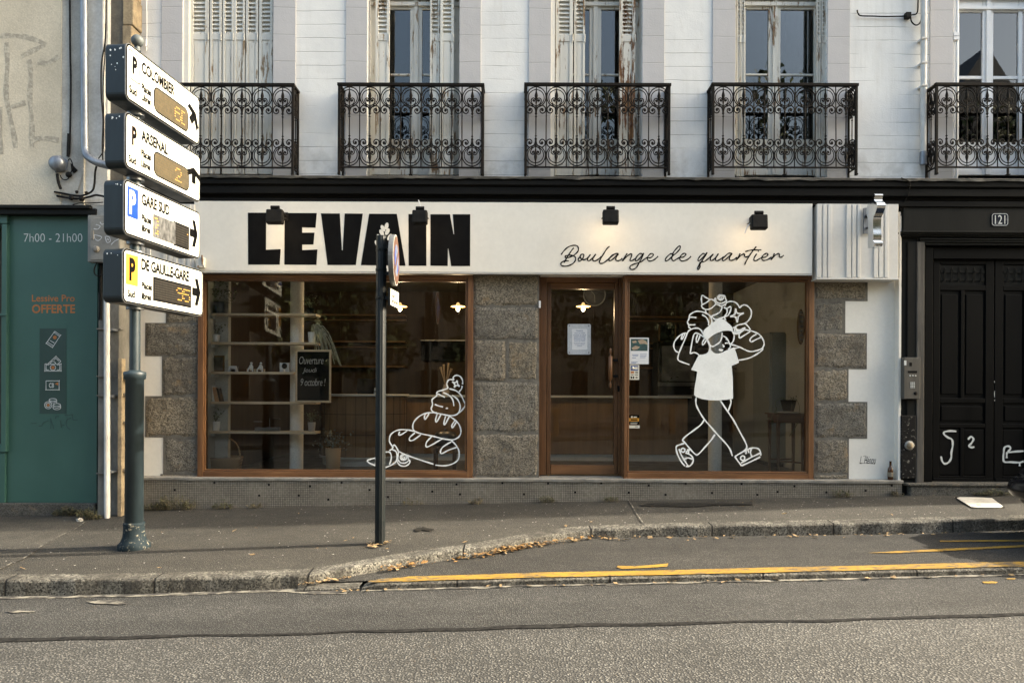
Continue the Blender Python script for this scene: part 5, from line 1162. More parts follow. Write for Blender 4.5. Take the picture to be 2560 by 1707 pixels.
    def seg(ch, ox):
        F_ = {'2': ('01110','10001','00001','00110','01000','11111'), '5': ('11111','10000','11110','00001','10001','01110'), '6': ('01110','10000','11110','10001','10001','01110'), '9':('01110','10001','01111','00001','00001','01110'), '1':('00100','01100','00100','00100','00100','01110'), ']':('11100','00100','00100','00100','00100','11100'), '[':('1110','1000','1000','1000','1000','1110')}[ch]
        return {(ox+i, j+1) for j, r_ in enumerate(F_) for i, v in enumerate(r_) if v == '1'}
    if kind == 0:
        fr = [(.03,.10),(.155,.10),(.155,.60),(.03,.60),(.03,.10)]; q = MB()
        for p0, p1 in zip(fr, fr[1:]): q.ribbon([fn(.006)(*p0), fn(.006)(*p1)], .008, nv)
        obj('frame_line', q, M['signk'], PN, recalc=False)
        T_('P', .068, .17, .125, .49, offset=.05); T_('Sud', .03, .72, .12, .86, offset=.036); T_('COLOMBIER', .18, .14, .62, .355, offset=.036); T_('Places', .18, .54, .30, .68, offset=.036); T_('Libres', .18, .72, .295, .85, offset=.036)
        display(.345, .44, .815, .87, M['ledoff'], M['ledoff2'], seg('6', 14)|seg('[', 19), .055); arrow('ur')
    if kind == 1:
        rect(.03, .10, .155, .68, .0058, M['peach'], 'faded_panel'); T_('P', .068, .20, .125, .55, offset=.05); T_('Sud', .03, .75, .12, .89, offset=.036)
        T_('ARSENAL', .18, .16, .52, .375, offset=.036); T_('Places', .18, .53, .30, .67, offset=.036); T_('Libres', .18, .73, .295, .86, offset=.036)
        display(.345, .44, .815, .87, M['ledoff'], M['ledoff2'], seg('2', 14), .055); arrow('u')
    if kind == 2:
        rect(.03, .11, .155, .66, .0058, M['blue'], 'blue_panel'); T_('P', .055, .16, .125, .60, m='white', offset=.035)
        T_('GARE SUD', .195, .13, .55, .345, offset=.036); T_('Places', .20, .52, .315, .655, offset=.036); T_('libres', .20, .71, .305, .84, offset=.036)
        rect(.34, .43, .82, .87, .006, M['leddark'], 'display'); 
        display(.62, .43, .82, .87, M['leddark'], M['leddark2'], {(9,2)}, 0, 10); rect(.34, .43, .63, .87, .009, M['silver'], 'peeling_film')
        q = MB(); [q.face([fn(.011)(*p) for p in ((x-.01,y-.012),(x+.01,y-.012),(x+.01,y+.012),(x-.01,y+.012))]) for x, y in ((.36,.50),(.38,.50),(.39,.55),(.39,.62),(.37,.68),(.37,.79),(.39,.79),(.39,.74))]; obj('lit_dots', q, M['led'], PN, recalc=False); arrow('r')
    if kind == 3:
        rect(.027, .09, .158, .66, .0058, M['yellow'], 'yellow_panel'); T_('P', .062, .15, .128, .58, offset=.05); T_('Sud', .045, .75, .125, .89, offset=.036)
        T_('DE GAULLE-GARE', .195, .10, .795, .325, spacing=.97, offset=.036); T_('Places', .20, .55, .32, .68, offset=.036); T_('libres', .20, .75, .31, .88, offset=.036)
        display(.345, .42, .815, .84, M['leddark'], M['leddark2'], seg('9', 14)|seg('5', 19)); arrow('r')
    obj('arrow', tx['signk'], M['signk'], PN, recalc=False)
    cl = MB(); cc = Vector((PX, PD, z)); cl.lathe(cc+Vector((0,0,-h/2-.03)), [(.075,0),(.075,.03)], 18); cl.lathe(cc+Vector((0,0,h/2)), [(.075,0),(.075,.03)], 18); obj('pole_clamp', cl, M['zinc'], S)
psign(315, 105, 247, 497, 245, 364, 0, 'topmost white parking sign reading COLOMBIER with an amber display')
psign(313, 276, 418, 499.4, 393, 506, 1, 'white parking sign reading ARSENAL with a faded peach P panel')
psign(310, 447, 586, 499, 532, 647, 2, 'white parking sign reading GARE SUD with a blue P panel and crazed display')
psign(307, 618, 754, 506.6, 678, 792, 3, 'lowest white parking sign reading DE GAULLE GARE with a yellow P panel')
# ================================================================ no parking sign
QD = 6.72; QX = P(950, 1357, QD).x; QZ = walk_z(QX, QD)
NPp = thing('sign_post', 'slim dark fluted post standing in front of the bakery window', 'sign post', (QX, QD, QZ))
mb = MB(); hq = P(957, 590, QD).z-QZ; mb.lathe((QX, QD, QZ), [(.047,-.02),(.047,hq-.01),(.044,hq),(.01,hq)], 48, flute=.10, nf=12); obj('post', mb, M['poledark'], NPp)
mb = MB()
for y in (625, 675, 745): z = P(955, y, QD).z-QZ; mb.lathe((QX, QD, QZ), [(.051,z-.012),(.051,z+.012)], 24); mb.ball((QX-.012, QD-.054, QZ+z), .007, 8, 6)
obj('clamp', mb, M['poledark'], NPp)
RS = thing('no_parking_sign', 'round faded blue and red no parking sign turned almost edge on', 'road sign', P(985, 650, QD))
c = P(983, 651, QD); rs = 127/2*QD/F
u = Vector((-.035, 1, 0)).normalized(); nv = Vector((u.y, -u.x, 0)); c = Vector((QX+.09, QD, c.z))+nv*.0
def disc(r, lift, n=40, th=0): return [c+nv*lift+u*(r*math.cos(t))+Vector((0,0,r*math.sin(t))) for t in [2*math.pi*i/n for i in range(n)]]
mb = MB(); mb.prism(disc(rs, 0), nv*.045); obj('dish', mb, M['rim'], RS, .004)
mb = MB(); mb.face(disc(rs*.985, .0465)); obj('white_edge', mb, M['signw'], RS, recalc=False)
mb = MB(); mb.face(disc(rs*.95, .048)); RD = obj('red_ring', mb, mat('faded_red_brown', (.085,.030,.012), (.06,.024,.011), 12, .8), RS, recalc=False)
mb = MB(); mb.face(disc(rs*.62, .0495)); obj('blue_field', mb, mat('worn_blue', (.008,.04,.22), (.12,.13,.14), 14, .8, 0, lo=.45, hi=.55), RS, recalc=False)
mb = MB(); t = .7; d = u*math.cos(t)+Vector((0,0,math.sin(t))); e = nv.cross(d)*.022; mb.face([c+nv*.051+d*rs*.68+e, c+nv*.051+d*rs*.68-e, c+nv*.051-d*rs*.68-e, c+nv*.051-d*rs*.68+e]); obj('red_bar', mb, RD.data.materials[0], RS, recalc=False)
mb = MB()
for z in (.12, -.12): mb.obox(c+Vector((-.10, -.02, z-.015)), (.10, 0, 0), (0, .04, 0), (0, 0, .03))
obj('bracket', mb, M['poledark'], RS)
PS = thing('supplementary_plate', 'small white plate with black words below the round sign', 'road sign', P(980, 745, QD))
c2 = Vector((QX+.075, QD-.07, P(975, 744, QD).z)); uu = Vector((.10, 1, 0)).normalized(); n2 = Vector((uu.y, -uu.x, 0))
hh = .158; ll = .30
fn2 = lambda lift: (lambda x, y: c2+uu*(x*ll)+Vector((0,0,hh/2-y*hh))+n2*lift)
mb = MB(); mb.prism([fn2(.02)(*p) for p in ((0,0),(1,0),(1,1),(0,1))], n2*-.02); obj('plate', mb, M['poledark'], PS, .004)
mb = MB(); mb.face([fn2(.022)(*p) for p in ((.02,.04),(.98,.04),(.98,.96),(.02,.96))]); obj('face', mb, M['signw'], PS, recalc=False)
mb = MB(); text_on(mb, 'Sauf', fn2(.0235), .15, .22, .5, .48, offset=.01); text_on(mb, 'livraisons', fn2(.0235), .12, .55, .88, .80, offset=.01); obj('lettering', mb, M['signk'], PS, recalc=False)
mb = MB(); mb.obox(c2+Vector((-.075, .04, -.02)), (.08, 0, 0), (0, .05, 0), (0, 0, .03)); obj('bracket', mb, M['poledark'], PS)
# ================================================================ inside the shop
FZ = zz(1198); CZ = 3.40; BW = 12.6
def fl(D, y): return P(1280, y, D).z
RM = thing('shop_interior', 'dim brown panelled room of the bakery behind the glass', 'room', (0, 10, FZ))
x0i, x1i = P(513,900,8.7).x-.05, P(2017,900,8.75).x+.28
mb = MB(); mb.box(x0i-.1, x1i+.1, 8.67, 13.1, FZ-.1, FZ); obj('floor', mb, M['floor_in'], RM)
mb = MB(); mb.box(x0i-.1, x1i+.1, 8.92, 13.1, 3.2, 3.3); obj('ceiling', mb, M['ceil'], RM)
mb = MB(); mb.box(x0i-.1, x1i+.1, BW, BW+.1, FZ, 3.2); mb.box(x0i-.1, x0i, 9.5, BW, FZ, 3.2)
for i in range(14): mb.box(x0i+i*.72, x0i+i*.72+.012, BW-.012, BW, FZ, 3.2)
obj('back_wall', mb, M['brownwall'], RM)
mb = MB(); mb.box(x0i-.1, x0i, 8.67, 9.5, FZ, 3.2); mb.box(x0i, x0i+.16, 9.12, 9.2, FZ, 3.2); mb.box(x1i, x1i+.1, 8.67, BW, FZ, 3.2); obj('white_side_wall', mb, M['inwhite'], RM)
mb = MB()
for y0, y1 in ((786,790),(797,800),(852,856),(866,868),(914,918)):
    mb.box(P(760,y0,12.5).x, P(1015,y0,12.5).x, 12.35 if y0 in (786,852,914) else 12.5, BW, P(900,y1,12.4).z, P(900,y0,12.4).z)
    mb.box(P(1570,y0,12.5).x, P(1900,y0,12.5).x, 12.45, BW, P(900,y1,12.4).z, P(900,y0,12.4).z)
obj('wall_shelf', mb, M['oakpan'], RM)
def column(x, lab):
    q = P(x, 1170, 9.3); t = thing('column', lab, 'column', (q.x, 9.32, FZ))
    obj('shaft', MB().lathe((q.x, 9.32, FZ), [(.083,0),(.083,3.2-FZ)], 28), mat('cream_column_paint', (.86,.84,.78), (.80,.78,.72), 3, .55), t)
    obj('base_ring', MB().lathe((q.x, 9.32, FZ), [(.092,0),(.092,.02),(.084,.03)], 28), M['inwhite'], t)
column(740, 'round cream column between the shelves and the chalkboard'); column(1788, 'round cream column behind the painted figure')
SH = thing('shelf_unit', 'row of five pale pine shelves fixed behind the left shop window', 'shelving', P(650, 1081, 9.0))
SHY = [786,858,932,1007,1081]; SHZ = []
for i, y in enumerate(SHY):
    xr = 735 if i == 2 else 790; D0 = 8.98; mb = MB(); z = P(650, y, D0).z; SHZ.append(z+.014)
    mb.box(x0i, P(xr,y,D0).x, D0, D0+.215, z-.015, z+.014); obj('shelf_board', mb, M['shelf'], SH, .003)
mb = MB(); 
for y in SHY:
    z = P(650, y, 9).z; mb.box(x0i, x0i+.04, 9.0, 9.19, z-.05, z-.016)
obj('shelf_bracket', mb, M['inwhite'], SH)
SD = 9.09
def sx(x): return P(x, 900, SD).x
def leaves(mb, c, r, n, ln, w, up=.4, seed=1, droop=0.):
    R = random.Random(seed)
    for _ in range(n):
        a = R.uniform(0, 6.28); e = R.uniform(-.3, 1.2)*up+R.uniform(-.3, .5); d = Vector((math.cos(a)*math.cos(e), math.sin(a)*math.cos(e), math.sin(e)))
        p = Vector(c)+Vector((R.gauss(0, r[0]*.5), R.gauss(0, r[1]*.5), R.gauss(0, r[2]*.5))); L = ln*R.uniform(.6, 1.3); s = d.cross(Vector((R.gauss(0,.4), R.gauss(0,.4), 1))).normalized()*w*R.uniform(.6, 1.2)
        t = p+d*L; m = p+d*L*.5+Vector((0,0,.1*L)); mb.face([p, m-s, t+Vector((0,0,-droop*L)), m+s])
def plant(x, D, z, pr, ph, pm, kind, lab, seed=1, foot=None):
    q = Vector((P(x, 900, D).x, D, z)); t = thing('potted_plant', lab, 'plant', q)
    obj('pot', MB().lathe(q, [(pr*.78,0),(pr*.8,.004),(pr,ph),(pr*.9,ph),(pr*.88,ph*.85)], 22), pm, t)
    obj('soil', MB().lathe(q, [(pr*.86,ph*.8),(pr*.86,ph*.86)], 16), M['dark'], t)
    mb = MB(); R = random.Random(seed)
    if kind == 'spider':
        for i in range(34):
            a = R.uniform(-1.2, 1.6); ln = R.uniform(.18, .38); h = R.uniform(.05, .14)
            pts = [q+Vector((0,0,ph))+Vector((math.cos(a)*ln*s, math.sin(a)*ln*s*.5-.03, h*4*s*(1-s)*1.1-ln*1.1*s*s)) for s in (0,.2,.4,.6,.8,1)]
            mb.ribbon(pts, .011, (.2,-1,.3))
        obj('foliage', mb, M['leafp'], t, recalc=False)
    elif kind == 'bush': 
        leaves(mb, q+Vector((0,0,ph+.09)), (.16,.10,.15), 170, .045, .012, .6, seed); obj('foliage', mb, M['leafg'], t, recalc=False)
    elif kind == 'grey':
        leaves(mb, q+Vector((0,0,ph+.07)), (.20,.10,.14), 150, .045, .011, .8, seed); [mb.tube([q+Vector((0,0,ph)), q+Vector((R.uniform(-.12,.12), R.uniform(-.05,.05), ph+R.uniform(.08,.2)))], .003, 5) for _ in range(9)]; obj('foliage', mb, mat('silvery_leaf', (.19,.21,.18), (.08,.10,.08), 30, .6), t, recalc=False)
    else:
        for i in range(7): mb.tube([q+Vector((0,0,ph*.8)), q+Vector((R.uniform(-.03,.03),0,ph+.04)), q+Vector((R.uniform(-.09,.10),R.uniform(-.04,.04),ph+R.uniform(.04,.13)))], .0025, 5)
        leaves(mb, q+Vector((0.01,0,ph+.07)), (.09,.05,.07), 60, .035, .009, .6, seed); obj('foliage', mb, M['leafg'], t, recalc=False)
    return t
plant(552, SD, SHZ[0], .088, .145, M['pot_d'], 'bush', 'bushy plant in a navy ribbed pot on the top shelf', 3)
plant(776, SD, SHZ[0], .052, .075, M['dark'], 'small', 'small plant in a black bowl on the top shelf right of the column', 4)
plant(541, SD, SHZ[1], .042, .10, M['pot_w'], 'small', 'leggy plant in a white pot on the second shelf', 5)
plant(779, SD-.02, SHZ[1], .045, .13, M['pot_w'], 'spider', 'spider plant trailing from a white pot above the chalkboard', 6)
plant(541, SD, SHZ[4], .048, .115, M['pot_w'], 'small', 'reddish plant in a white pot at the left of the lowest shelf', 8)
plant(780, SD, SHZ[4], .048, .11, M['terra'], 'small', 'trailing plant in a clay pot at the right end of the lowest shelf', 9)
# on the shelves
PF = thing('picture_frame', 'small framed picture leaning at the left of the third shelf', 'picture frame', (sx(537), SD, SHZ[2]))
q = P(537, 912, SD); mb = MB(); mb.box(sx(514), sx(561), SD, SD+.015, SHZ[2], SHZ[2]+.20); obj('frame', mb, M['oakpan'], PF, .003); mb = MB(); mb.box(sx(518), sx(557), SD-.004, SD, SHZ[2]+.02, SHZ[2]+.18); obj('picture', mb, M['steel'], PF)
RA = thing('toy_radio', 'small white rounded radio on the third shelf', 'radio', (sx(583), SD, SHZ[2]))
mb = MB(); z = SHZ[2]; pts = [(-.058,0),(-.042,.062),(-.035,.072),(.035,.072),(.042,.062),(.058,0),(.036,0),(.030,.036),(-.030,.036),(-.036,0)]
mb.prism([Vector((sx(583)+a, SD-.03, z+b)) for a, b in pts], (0, .05, 0)); obj('body', mb, M['pvc'], RA, .003); mb = MB(); mb.box(sx(583)-.05, sx(583)+.05, SD+.021, SD+.05, z, z+.07); obj('back', mb, M['steel'], RA)
for i, (x, lab) in enumerate(((628,'left white figurine seated on the third shelf'),(652,'right white figurine seated on a tiny bench on the third shelf'))):
    t = thing('figurine', lab, 'figurine', (sx(x), SD, SHZ[2]), 'small white figurines on the third shelf'); z = SHZ[2]; X = sx(x)
    obj('body', MB().ball((X, SD, z+.055), .028, 12, 8, (1,.8,1.3)).ball((X+.004, SD-.006, z+.105), .016, 10, 8).tube([(X-.02,SD-.02,z+.05),(X-.03,SD-.035,z+.02),(X-.03,SD-.035,z)], .009, 7).tube([(X+.02,SD-.02,z+.05),(X+.03,SD-.035,z+.02),(X+.03,SD-.035,z)], .009, 7), M['pot_w'], t)
    obj('bench', MB().box(X-.052, X+.052, SD-.02, SD+.02, z+.028, z+.036).box(X-.05, X-.04, SD-.015, SD+.015, z, z+.028).box(X+.04, X+.05, SD-.015, SD+.015, z, z+.028), M['shelf'], t)
SP2 = thing('framed_silhouette', 'small pale card with a dark round silhouette on the third shelf', 'picture', (sx(710), SD, SHZ[2]))
obj('card', MB().box(sx(698), sx(722), SD+.02, SD+.03, SHZ[2], SHZ[2]+.115), M['card'], SP2); obj('silhouette', MB().lathe((sx(710), SD+.018, SHZ[2]+.075), [(.0,-.003),(.034,-.002),(.034,0)], 20, axis='y'), M['dark'], SP2)
obj('stand', MB().lathe((sx(711), SD-.01, SHZ[2]), [(.014,0),(.012,.02),(.016,.03),(.006,.034)], 12), M['pot_w'], SP2)
R = random.Random(5); xb_ = sx(516)
for i in range(8):
    w = R.uniform(.018, .03); h = R.uniform(.17, .215)-(.03 if i > 5 else 0); m = [M['bookt'],M['bookt'],M['bookt'],M['bookt'],M['bookw'],M['booko'],M['booko'],M['brownwall']][i]
    lab = ['tall teal book standing first on the fourth shelf','teal book second on the fourth shelf','teal book third on the fourth shelf','teal book leaning against the white one','white leaning book on the fourth shelf','tan leaning book beside the white one','narrow tan book right of the wider tan one','brown book last in the row on the fourth shelf'][i]
    t = tag(obj('book', MB().obox((xb_, SD-.07, SHZ[3]), (w*.94, 0, .0), (0, .13, 0), (-.012*(i > 2)-.004*i, 0, h)), m, None, .002), lab, 'book', 'books at the left of the fourth shelf'); xb_ += w+.001
SC_ = thing('kitchen_scale', 'old grey kitchen scale with a small pan on the lowest shelf', 'scale', (sx(672), SD, SHZ[4]))
obj('body', MB().box(sx(640), sx(700), SD-.04, SD+.04, SHZ[4], SHZ[4]+.045), M['steel'], SC_, .005); obj('pan', MB().lathe((sx(692), SD, SHZ[4]+.14), [(.03,0),(.05,.012)], 18).tube([(sx(675),SD,SHZ[4]+.04),(sx(675),SD,SHZ[4]+.16)], .005, 6).box(sx(636), sx(655), SD-.03, SD+.03, SHZ[4]+.11, SHZ[4]+.118), M['steel'], SC_)
# chalkboard
CBd = 8.86; CH_ = thing('chalkboard', 'framed chalkboard announcing the opening, hung in the left window', 'chalkboard', P(782, 940, CBd))
mb = MB(); mb.pb(740, 877, 825, 1003, CBd, CBd+.01); obj('slate', mb, M['dark'], CH_)
mb = MB(); mb.pb(738, 874, 742.5, 1006, CBd-.012, CBd+.012); mb.pb(822.5, 874, 827, 1006, CBd-.012, CBd+.012); mb.pb(742.5, 874, 822.5, 879, CBd-.012, CBd+.012); mb.pb(742.5, 1001, 822.5, 1006, CBd-.012, CBd+.012); obj('frame', mb, M['shelf'], CH_, .003)
mb = MB(); f8 = on(CBd, .003); kw = dict(shear=.25, offset=-.008, spacing=.92)
text_on(mb, 'Ouverture', f8, 748, 891, 809, 910, **kw); text_on(mb, 'Jeudi', f8, 756, 919, 793, 934, **kw); text_on(mb, '9 octobre !', f8, 752, 946, 814, 964, **kw); obj('chalk_writing', mb, M['chalk'], CH_, recalc=False)
# floor level things
q = Vector((P(563, 1170, 9.15).x, 9.15, FZ)); t = thing('wicker_basket', 'wide wicker basket with a hooped handle behind the left window', 'basket', q)
obj('basket_body', MB().lathe(q, [(.17,0),(.205,.16),(.215,.20),(.20,.20),(.18,.05)], 28), M['wicker'], t); obj('handle', MB().tube(smooth([q+Vector((-.19,0,.19)), q+Vector((-.14,0,.36)), q+Vector((0,0,.44)), q+Vector((.14,0,.36)), q+Vector((.19,0,.19))], 6), .009, 8), M['wicker'], t)
t = plant(834, 9.05, FZ+.0, .095, .32, M['wicker'], 'grey', 'silvery plant in a tall ribbed wicker pot under the chalkboard', 12)
CT = thing('sales_counter', 'oak sales counter with a rounded white topped end', 'counter', (-2.1, 10.5, FZ))
mb = MB(); cc = (-2.11, 10.55, 0); zt_ = P(880, 985, 9.95).z
mb.lathe((cc[0], cc[1], 0), [(.60,FZ+.10),(.60,zt_-.03)], 48); mb.box(-1.6, 2.6, 10.95, 11.5, FZ+.1, P(1280,990,11).z-.03); bd = obj('counter_body', mb, M['oakpan'], CT)
mb = MB(); mb.lathe((cc[0], cc[1], 0), [(.05,zt_),(.64,zt_),(.64,zt_-.03),(.05,zt_-.03)], 48); zc2 = P(1280, 988, 10.9).z; mb.box(-1.55, 2.65, 10.9, 11.55, zc2-.03, zc2); obj('counter_top', mb, M['inwhite'], CT)
mb = MB(); mb.lathe((cc[0], cc[1], 0), [(.57,FZ),(.57,FZ+.10)], 48); mb.lathe((cc[0], cc[1], 0), [(.62,FZ+.10),(.62,FZ+.125)], 48); mb.box(-1.6, 2.6, 10.97, 11.5, FZ, FZ+.1); obj('kick_base', mb, M['inwhite'], CT)
mb = MB()
for i in range(15): a = math.radians(180+i*13); mb.box(cc[0]+.603*math.cos(a)-.002, cc[0]+.603*math.cos(a)+.002, cc[1]+.603*math.sin(a)-.002, cc[1]+.603*math.sin(a)+.002, FZ+.125, zt_-.03)
for z in (FZ+.42, FZ+.70): mb.lathe((cc[0], cc[1], 0), [(.601,z),(.603,z+.003),(.601,z+.006)], 48)
obj('panel_joint', mb, M['dark'], CT)
t = thing('till', 'black till on the rounded counter', 'till', (-2.2, 10.4, zt_)); obj('body', MB().box(-2.15, -1.93, 10.3, 10.5, zt_, zt_+.05), M['dark'], t, .005); obj('screen', MB().obox((-2.17,10.3,zt_+.05), (.26,0,0), (0,.09,.17), (0,.015,-.01)), M['dark'], t)
t = thing('tin', 'white striped tin beside the till', 'tin', (-1.86, 10.2, zt_)); obj('can', MB().lathe((-1.86,10.2,zt_), [(.04,0),(.042,.005),(.042,.085),(.036,.09)], 18), M['pot_w'], t); obj('band', MB().lathe((-1.86,10.2,zt_), [(.0425,.03),(.0425,.045)], 18), M['steel'], t)
t = thing('dried_flower_vase', 'vase of pale dried grasses on the straight counter', 'vase', (P(1112,985,11).x, 11.1, zc2)); q = Vector((P(1112,985,11).x, 11.1, zc2)); obj('vase', MB().lathe(q, [(.05,0),(.06,.06),(.03,.14),(.035,.16)], 16), M['terra'], t)
mb = MB(); [mb.tube([q+Vector((0,0,.14)), q+Vector((a,0,.32)), q+Vector((a*1.5,0,h))], .01, 6, rs=[.003,.010,.02]) for a, h in ((-.05,.42),(-.02,.46),(.03,.48),(.06,.40))]; obj('grasses', mb, mat('pampas', (.32,.25,.18), (.25,.19,.13), 20, .9), t)
OV = thing('bread_oven', 'dark steel oven on the back wall behind the painted figure', 'oven', P(1690, 960, 12.2)); q0, q1 = P(1645,860,12), P(1745,965,12)
obj('oven_body', MB().box(q0.x, q1.x, 12.0, BW-.02, q1.z-.5, q0.z+.05), M['dark'], OV, .01); obj('oven_window', MB().box(q0.x+.06, q1.x-.06, 11.985, 12.0, q1.z+.08, q0.z-.03), M['steel'], OV); obj('oven_trim', MB().box(q0.x, q1.x, 11.97, 12.0, q1.z, q1.z+.06).box(q0.x, q1.x, 11.9, 12.0, q1.z-.16, q1.z-.14), M['steel'], OV)
MBd = thing('menu_board', 'wide black menu board on the back wall seen through the left window', 'menu board', P(1110, 875, 12.5)); q0, q1 = P(1053,852,12.5), P(1166,902,12.5); obj('board', MB().box(q0.x, q1.x, 12.5, 12.55, q1.z, q0.z), M['dark'], MBd, .004); obj('board_rail', MB().box(q0.x-.02, q1.x+.02, 12.49, 12.55, q0.z, q0.z+.02), M['steel'], MBd)
t = thing('menu_board', 'small black menu board on the back wall above the oven', 'menu board', P(1668, 830, 12.5)); q0, q1 = P(1650,812,12.5), P(1687,865,12.5); obj('board', MB().box(q0.x, q1.x, 12.5, 12.55, q1.z, q0.z), M['dark'], t, .004); obj('board_frame', MB().box(q0.x-.02, q0.x, 12.49, 12.55, q1.z, q0.z).box(q1.x, q1.x+.02, 12.49, 12.55, q1.z, q0.z), M['oakpan'], t)
WC = thing('wall_clock', 'large round pale clock on the back wall above the door glass', 'clock', P(1486, 737, 12.4)); c = P(1486, 737, 12.4); rk = 27*12.4/F
obj('rim', MB().tube([c+Vector((rk*math.cos(t), 0, rk*math.sin(t))) for t in [k*math.pi/18 for k in range(36)]], .010, 8, True), M['inwhite'], WC); obj('dial', MB().lathe(c+Vector((0,.02,0)), [(0,0),(rk,0),(rk,.02)], 36, axis='y'), mat('dim_dial', (.13,.13,.125), (.11,.11,.105), 5, .6), WC); obj('hands', MB().tube([c, c+Vector((.01,-.01,-.13))], .006, 6).tube([c, c+Vector((-.07,-.01,.08))], .006, 6), M['inwhite'], WC)
for x, D, lab in ((1145,10.2,'glowing pendant lamp at the right side of the left window'),(1000,10.2,'glowing pendant lamp half hidden by the white sign plate'),(1458,10.2,'glowing pendant lamp seen through the door glass')):
    c = P(x, 766, D); t = thing('pendant_lamp', lab, 'pendant lamp', c, 'pendant lamps over the counter')
    obj('lamp_shade', MB().lathe(c, [(.10,-.004),(.095,.006),(.03,.02),(.015,.05),(.006,.055)], 24), M['shade'], t); obj('bulb', MB().ball(c+Vector((0,0,-.035)), .026, 12, 8, (1,1,1.3)), M['bulb'], t); obj('cord', MB().tube([c+Vector((0,0,.05)), (c.x, c.y, 3.2)], .003, 5), M['dark'], t)
    ld = bpy.data.lights.new('pendant_light', 'POINT'); ld.energy = 4.5; ld.color = (1,.7,.38); ld.shadow_soft_size = .03; lo = bpy.data.objects.new('pendant_light', ld); COL.objects.link(lo); lo.parent = t; lo.location = (0, 0, -.085)
FR = thing('fridge', 'tall pale grey fridge at the right side of the shop', 'fridge', (P(1955,1150,10.2).x, 10.2, FZ)); q0, q1 = P(1924,830,10.2), P(1992,1160,10.2)
obj('cabinet', MB().box(q0.x, q1.x+.2, 10.2, 10.9, FZ+.06, q0.z), mat('fridge_paint', (.26,.29,.27), (.24,.26,.25), 3, .4), FR, .01); obj('fridge_door', MB().box(q0.x+.02, q1.x+.19, 10.17, 10.2, FZ+.1, q0.z-.02), mat('fridge_door_paint', (.24,.27,.25), (.22,.25,.235), 3, .35), FR, .006); obj('foot', MB().box(q0.x+.03, q1.x, 10.25, 10.8, FZ, FZ+.06), M['dark'], FR)
MK = thing('carved_mask', 'long carved wooden mask hung on the right side wall', 'wall carving', P(2004, 817, 9.1)); c = P(2002, 817, 9.05)
obj('carving', MB().ball(c, .05, 16, 16, (1,.5,4.4)), M['oakpan'], MK); mb = MB()
for i in range(7): mb.ball(c+Vector((0,-.025,.17-.055*i)), .018, 8, 6, (1.2,.6,1))
obj('features', mb, mat('mask_face', (.20,.16,.12), (.10,.07,.05), 20, .7), MK)
TB = thing('side_table', 'dark wooden side table at the right of the large window', 'table', (P(1975,1170,9.35).x, 9.35, FZ)); ta, tb_ = P(1940,1035,9.2).x, P(2014,1035,9.2).x; tz = P(1975, 1033, 9.2).z
tm = m_wood('dark_walnut', (.12,.055,.022), (.07,.032,.014), 2, .45); tmx = m_wood('dark_walnut_top', (.12,.055,.022), (.07,.032,.014), 0, .45)
obj('tabletop', MB().box(ta-.02, tb_+.02, 9.18, 9.56, tz-.018, tz), tmx, TB, .004); obj('apron', MB().box(ta+.01, tb_-.01, 9.20, 9.54, tz-.12, tz-.018), tmx, TB)
for a in (ta+.012, tb_-.052):
    for b in (9.19, 9.50): obj('leg', MB().prism([Vector((a, b, tz-.02)), Vector((a+.042, b, tz-.02)), Vector((a+.032, b, FZ)), Vector((a+.010, b, FZ))], (0, .04, 0)), tm, TB, .003)
obj('stretcher', MB().tube([(ta+.03, 9.21, FZ+.17), (tb_-.03, 9.21, FZ+.15)], .011, 8).tube([(ta+.03, 9.52, FZ+.17), (tb_-.03, 9.52, FZ+.17)], .011, 8), tm, TB)
t = thing('plant_pot', 'black tapered pot with twining stems on the side table', 'plant pot', (P(1974,1030,9.3).x, 9.34, tz+.02)); q = Vector((P(1974,1030,9.3).x, 9.34, tz+.02))
obj('pot', MB().lathe(q, [(.068,0),(.105,.145),(.095,.145),(.06,.03)], 4, sm=False), M['dark'], t); mb = MB(); R = random.Random(8)
mb.tube(smooth([q+Vector((-.02,0,.13)), q+Vector((-.10,0,.17)), q+Vector((-.17,-.01,.11)), q+Vector((-.16,-.02,.02)), q+Vector((-.22,-.02,-.07)), q+Vector((-.20,-.02,-.16))], 5), .004, 5); mb.tube(smooth([q+Vector((.02,0,.13)), q+Vector((.09,0,.16)), q+Vector((.13,-.01,.08)), q+Vector((.12,-.05,-.05)), q+Vector((.04,-.17,-.16)), q+Vector((-.05,-.17,-.30))], 5), .004, 5)
leaves(mb, q+Vector((-.21,-.02,-.13)), (.05,.03,.05), 14, .045, .011, .3, 4); leaves(mb, q+Vector((0,0,.16)), (.08,.04,.04), 24, .03, .006, .6, 5); obj('stems', mb, M['leafg'], t, recalc=False)
t = tag(obj('saucer', MB().lathe((q.x, q.y, tz), [(.08,0),(.14,.012),(.135,.016),(.07,.008)], 24), M['pot_w']), 'wide white saucer under the black pot on the side table', 'saucer')
CR = thing('stool', 'low wooden stool with a black pot behind the painted loaves', 'stool', (P(1110,1160,9.3).x, 9.5, FZ)); X = P(1112,1160,9.4).x
obj('seat', MB().box(X-.15, X+.15, 9.35, 9.6, FZ+.30, FZ+.33), tmx, CR, .005)
for a in (-.14, .10):
    for b in (9.36, 9.56): obj('leg', MB().box(X+a, X+a+.035, b, b+.035, FZ, FZ+.30), tm, CR)
t = thing('cooking_pot', 'dark round lidded pot on the low stool', 'pot', (X, 9.47, FZ+.33)); obj('pot_body', MB().lathe((X,9.47,FZ+.33), [(.11,0),(.14,.02),(.15,.12),(.14,.13)], 24), M['steel'], t); obj('lid', MB().lathe((X,9.47,FZ+.46), [(.145,0),(.12,.035),(.05,.055),(.0,.058)], 24).ball((X,9.47,FZ+.53), .018, 8, 6), M['steel'], t)
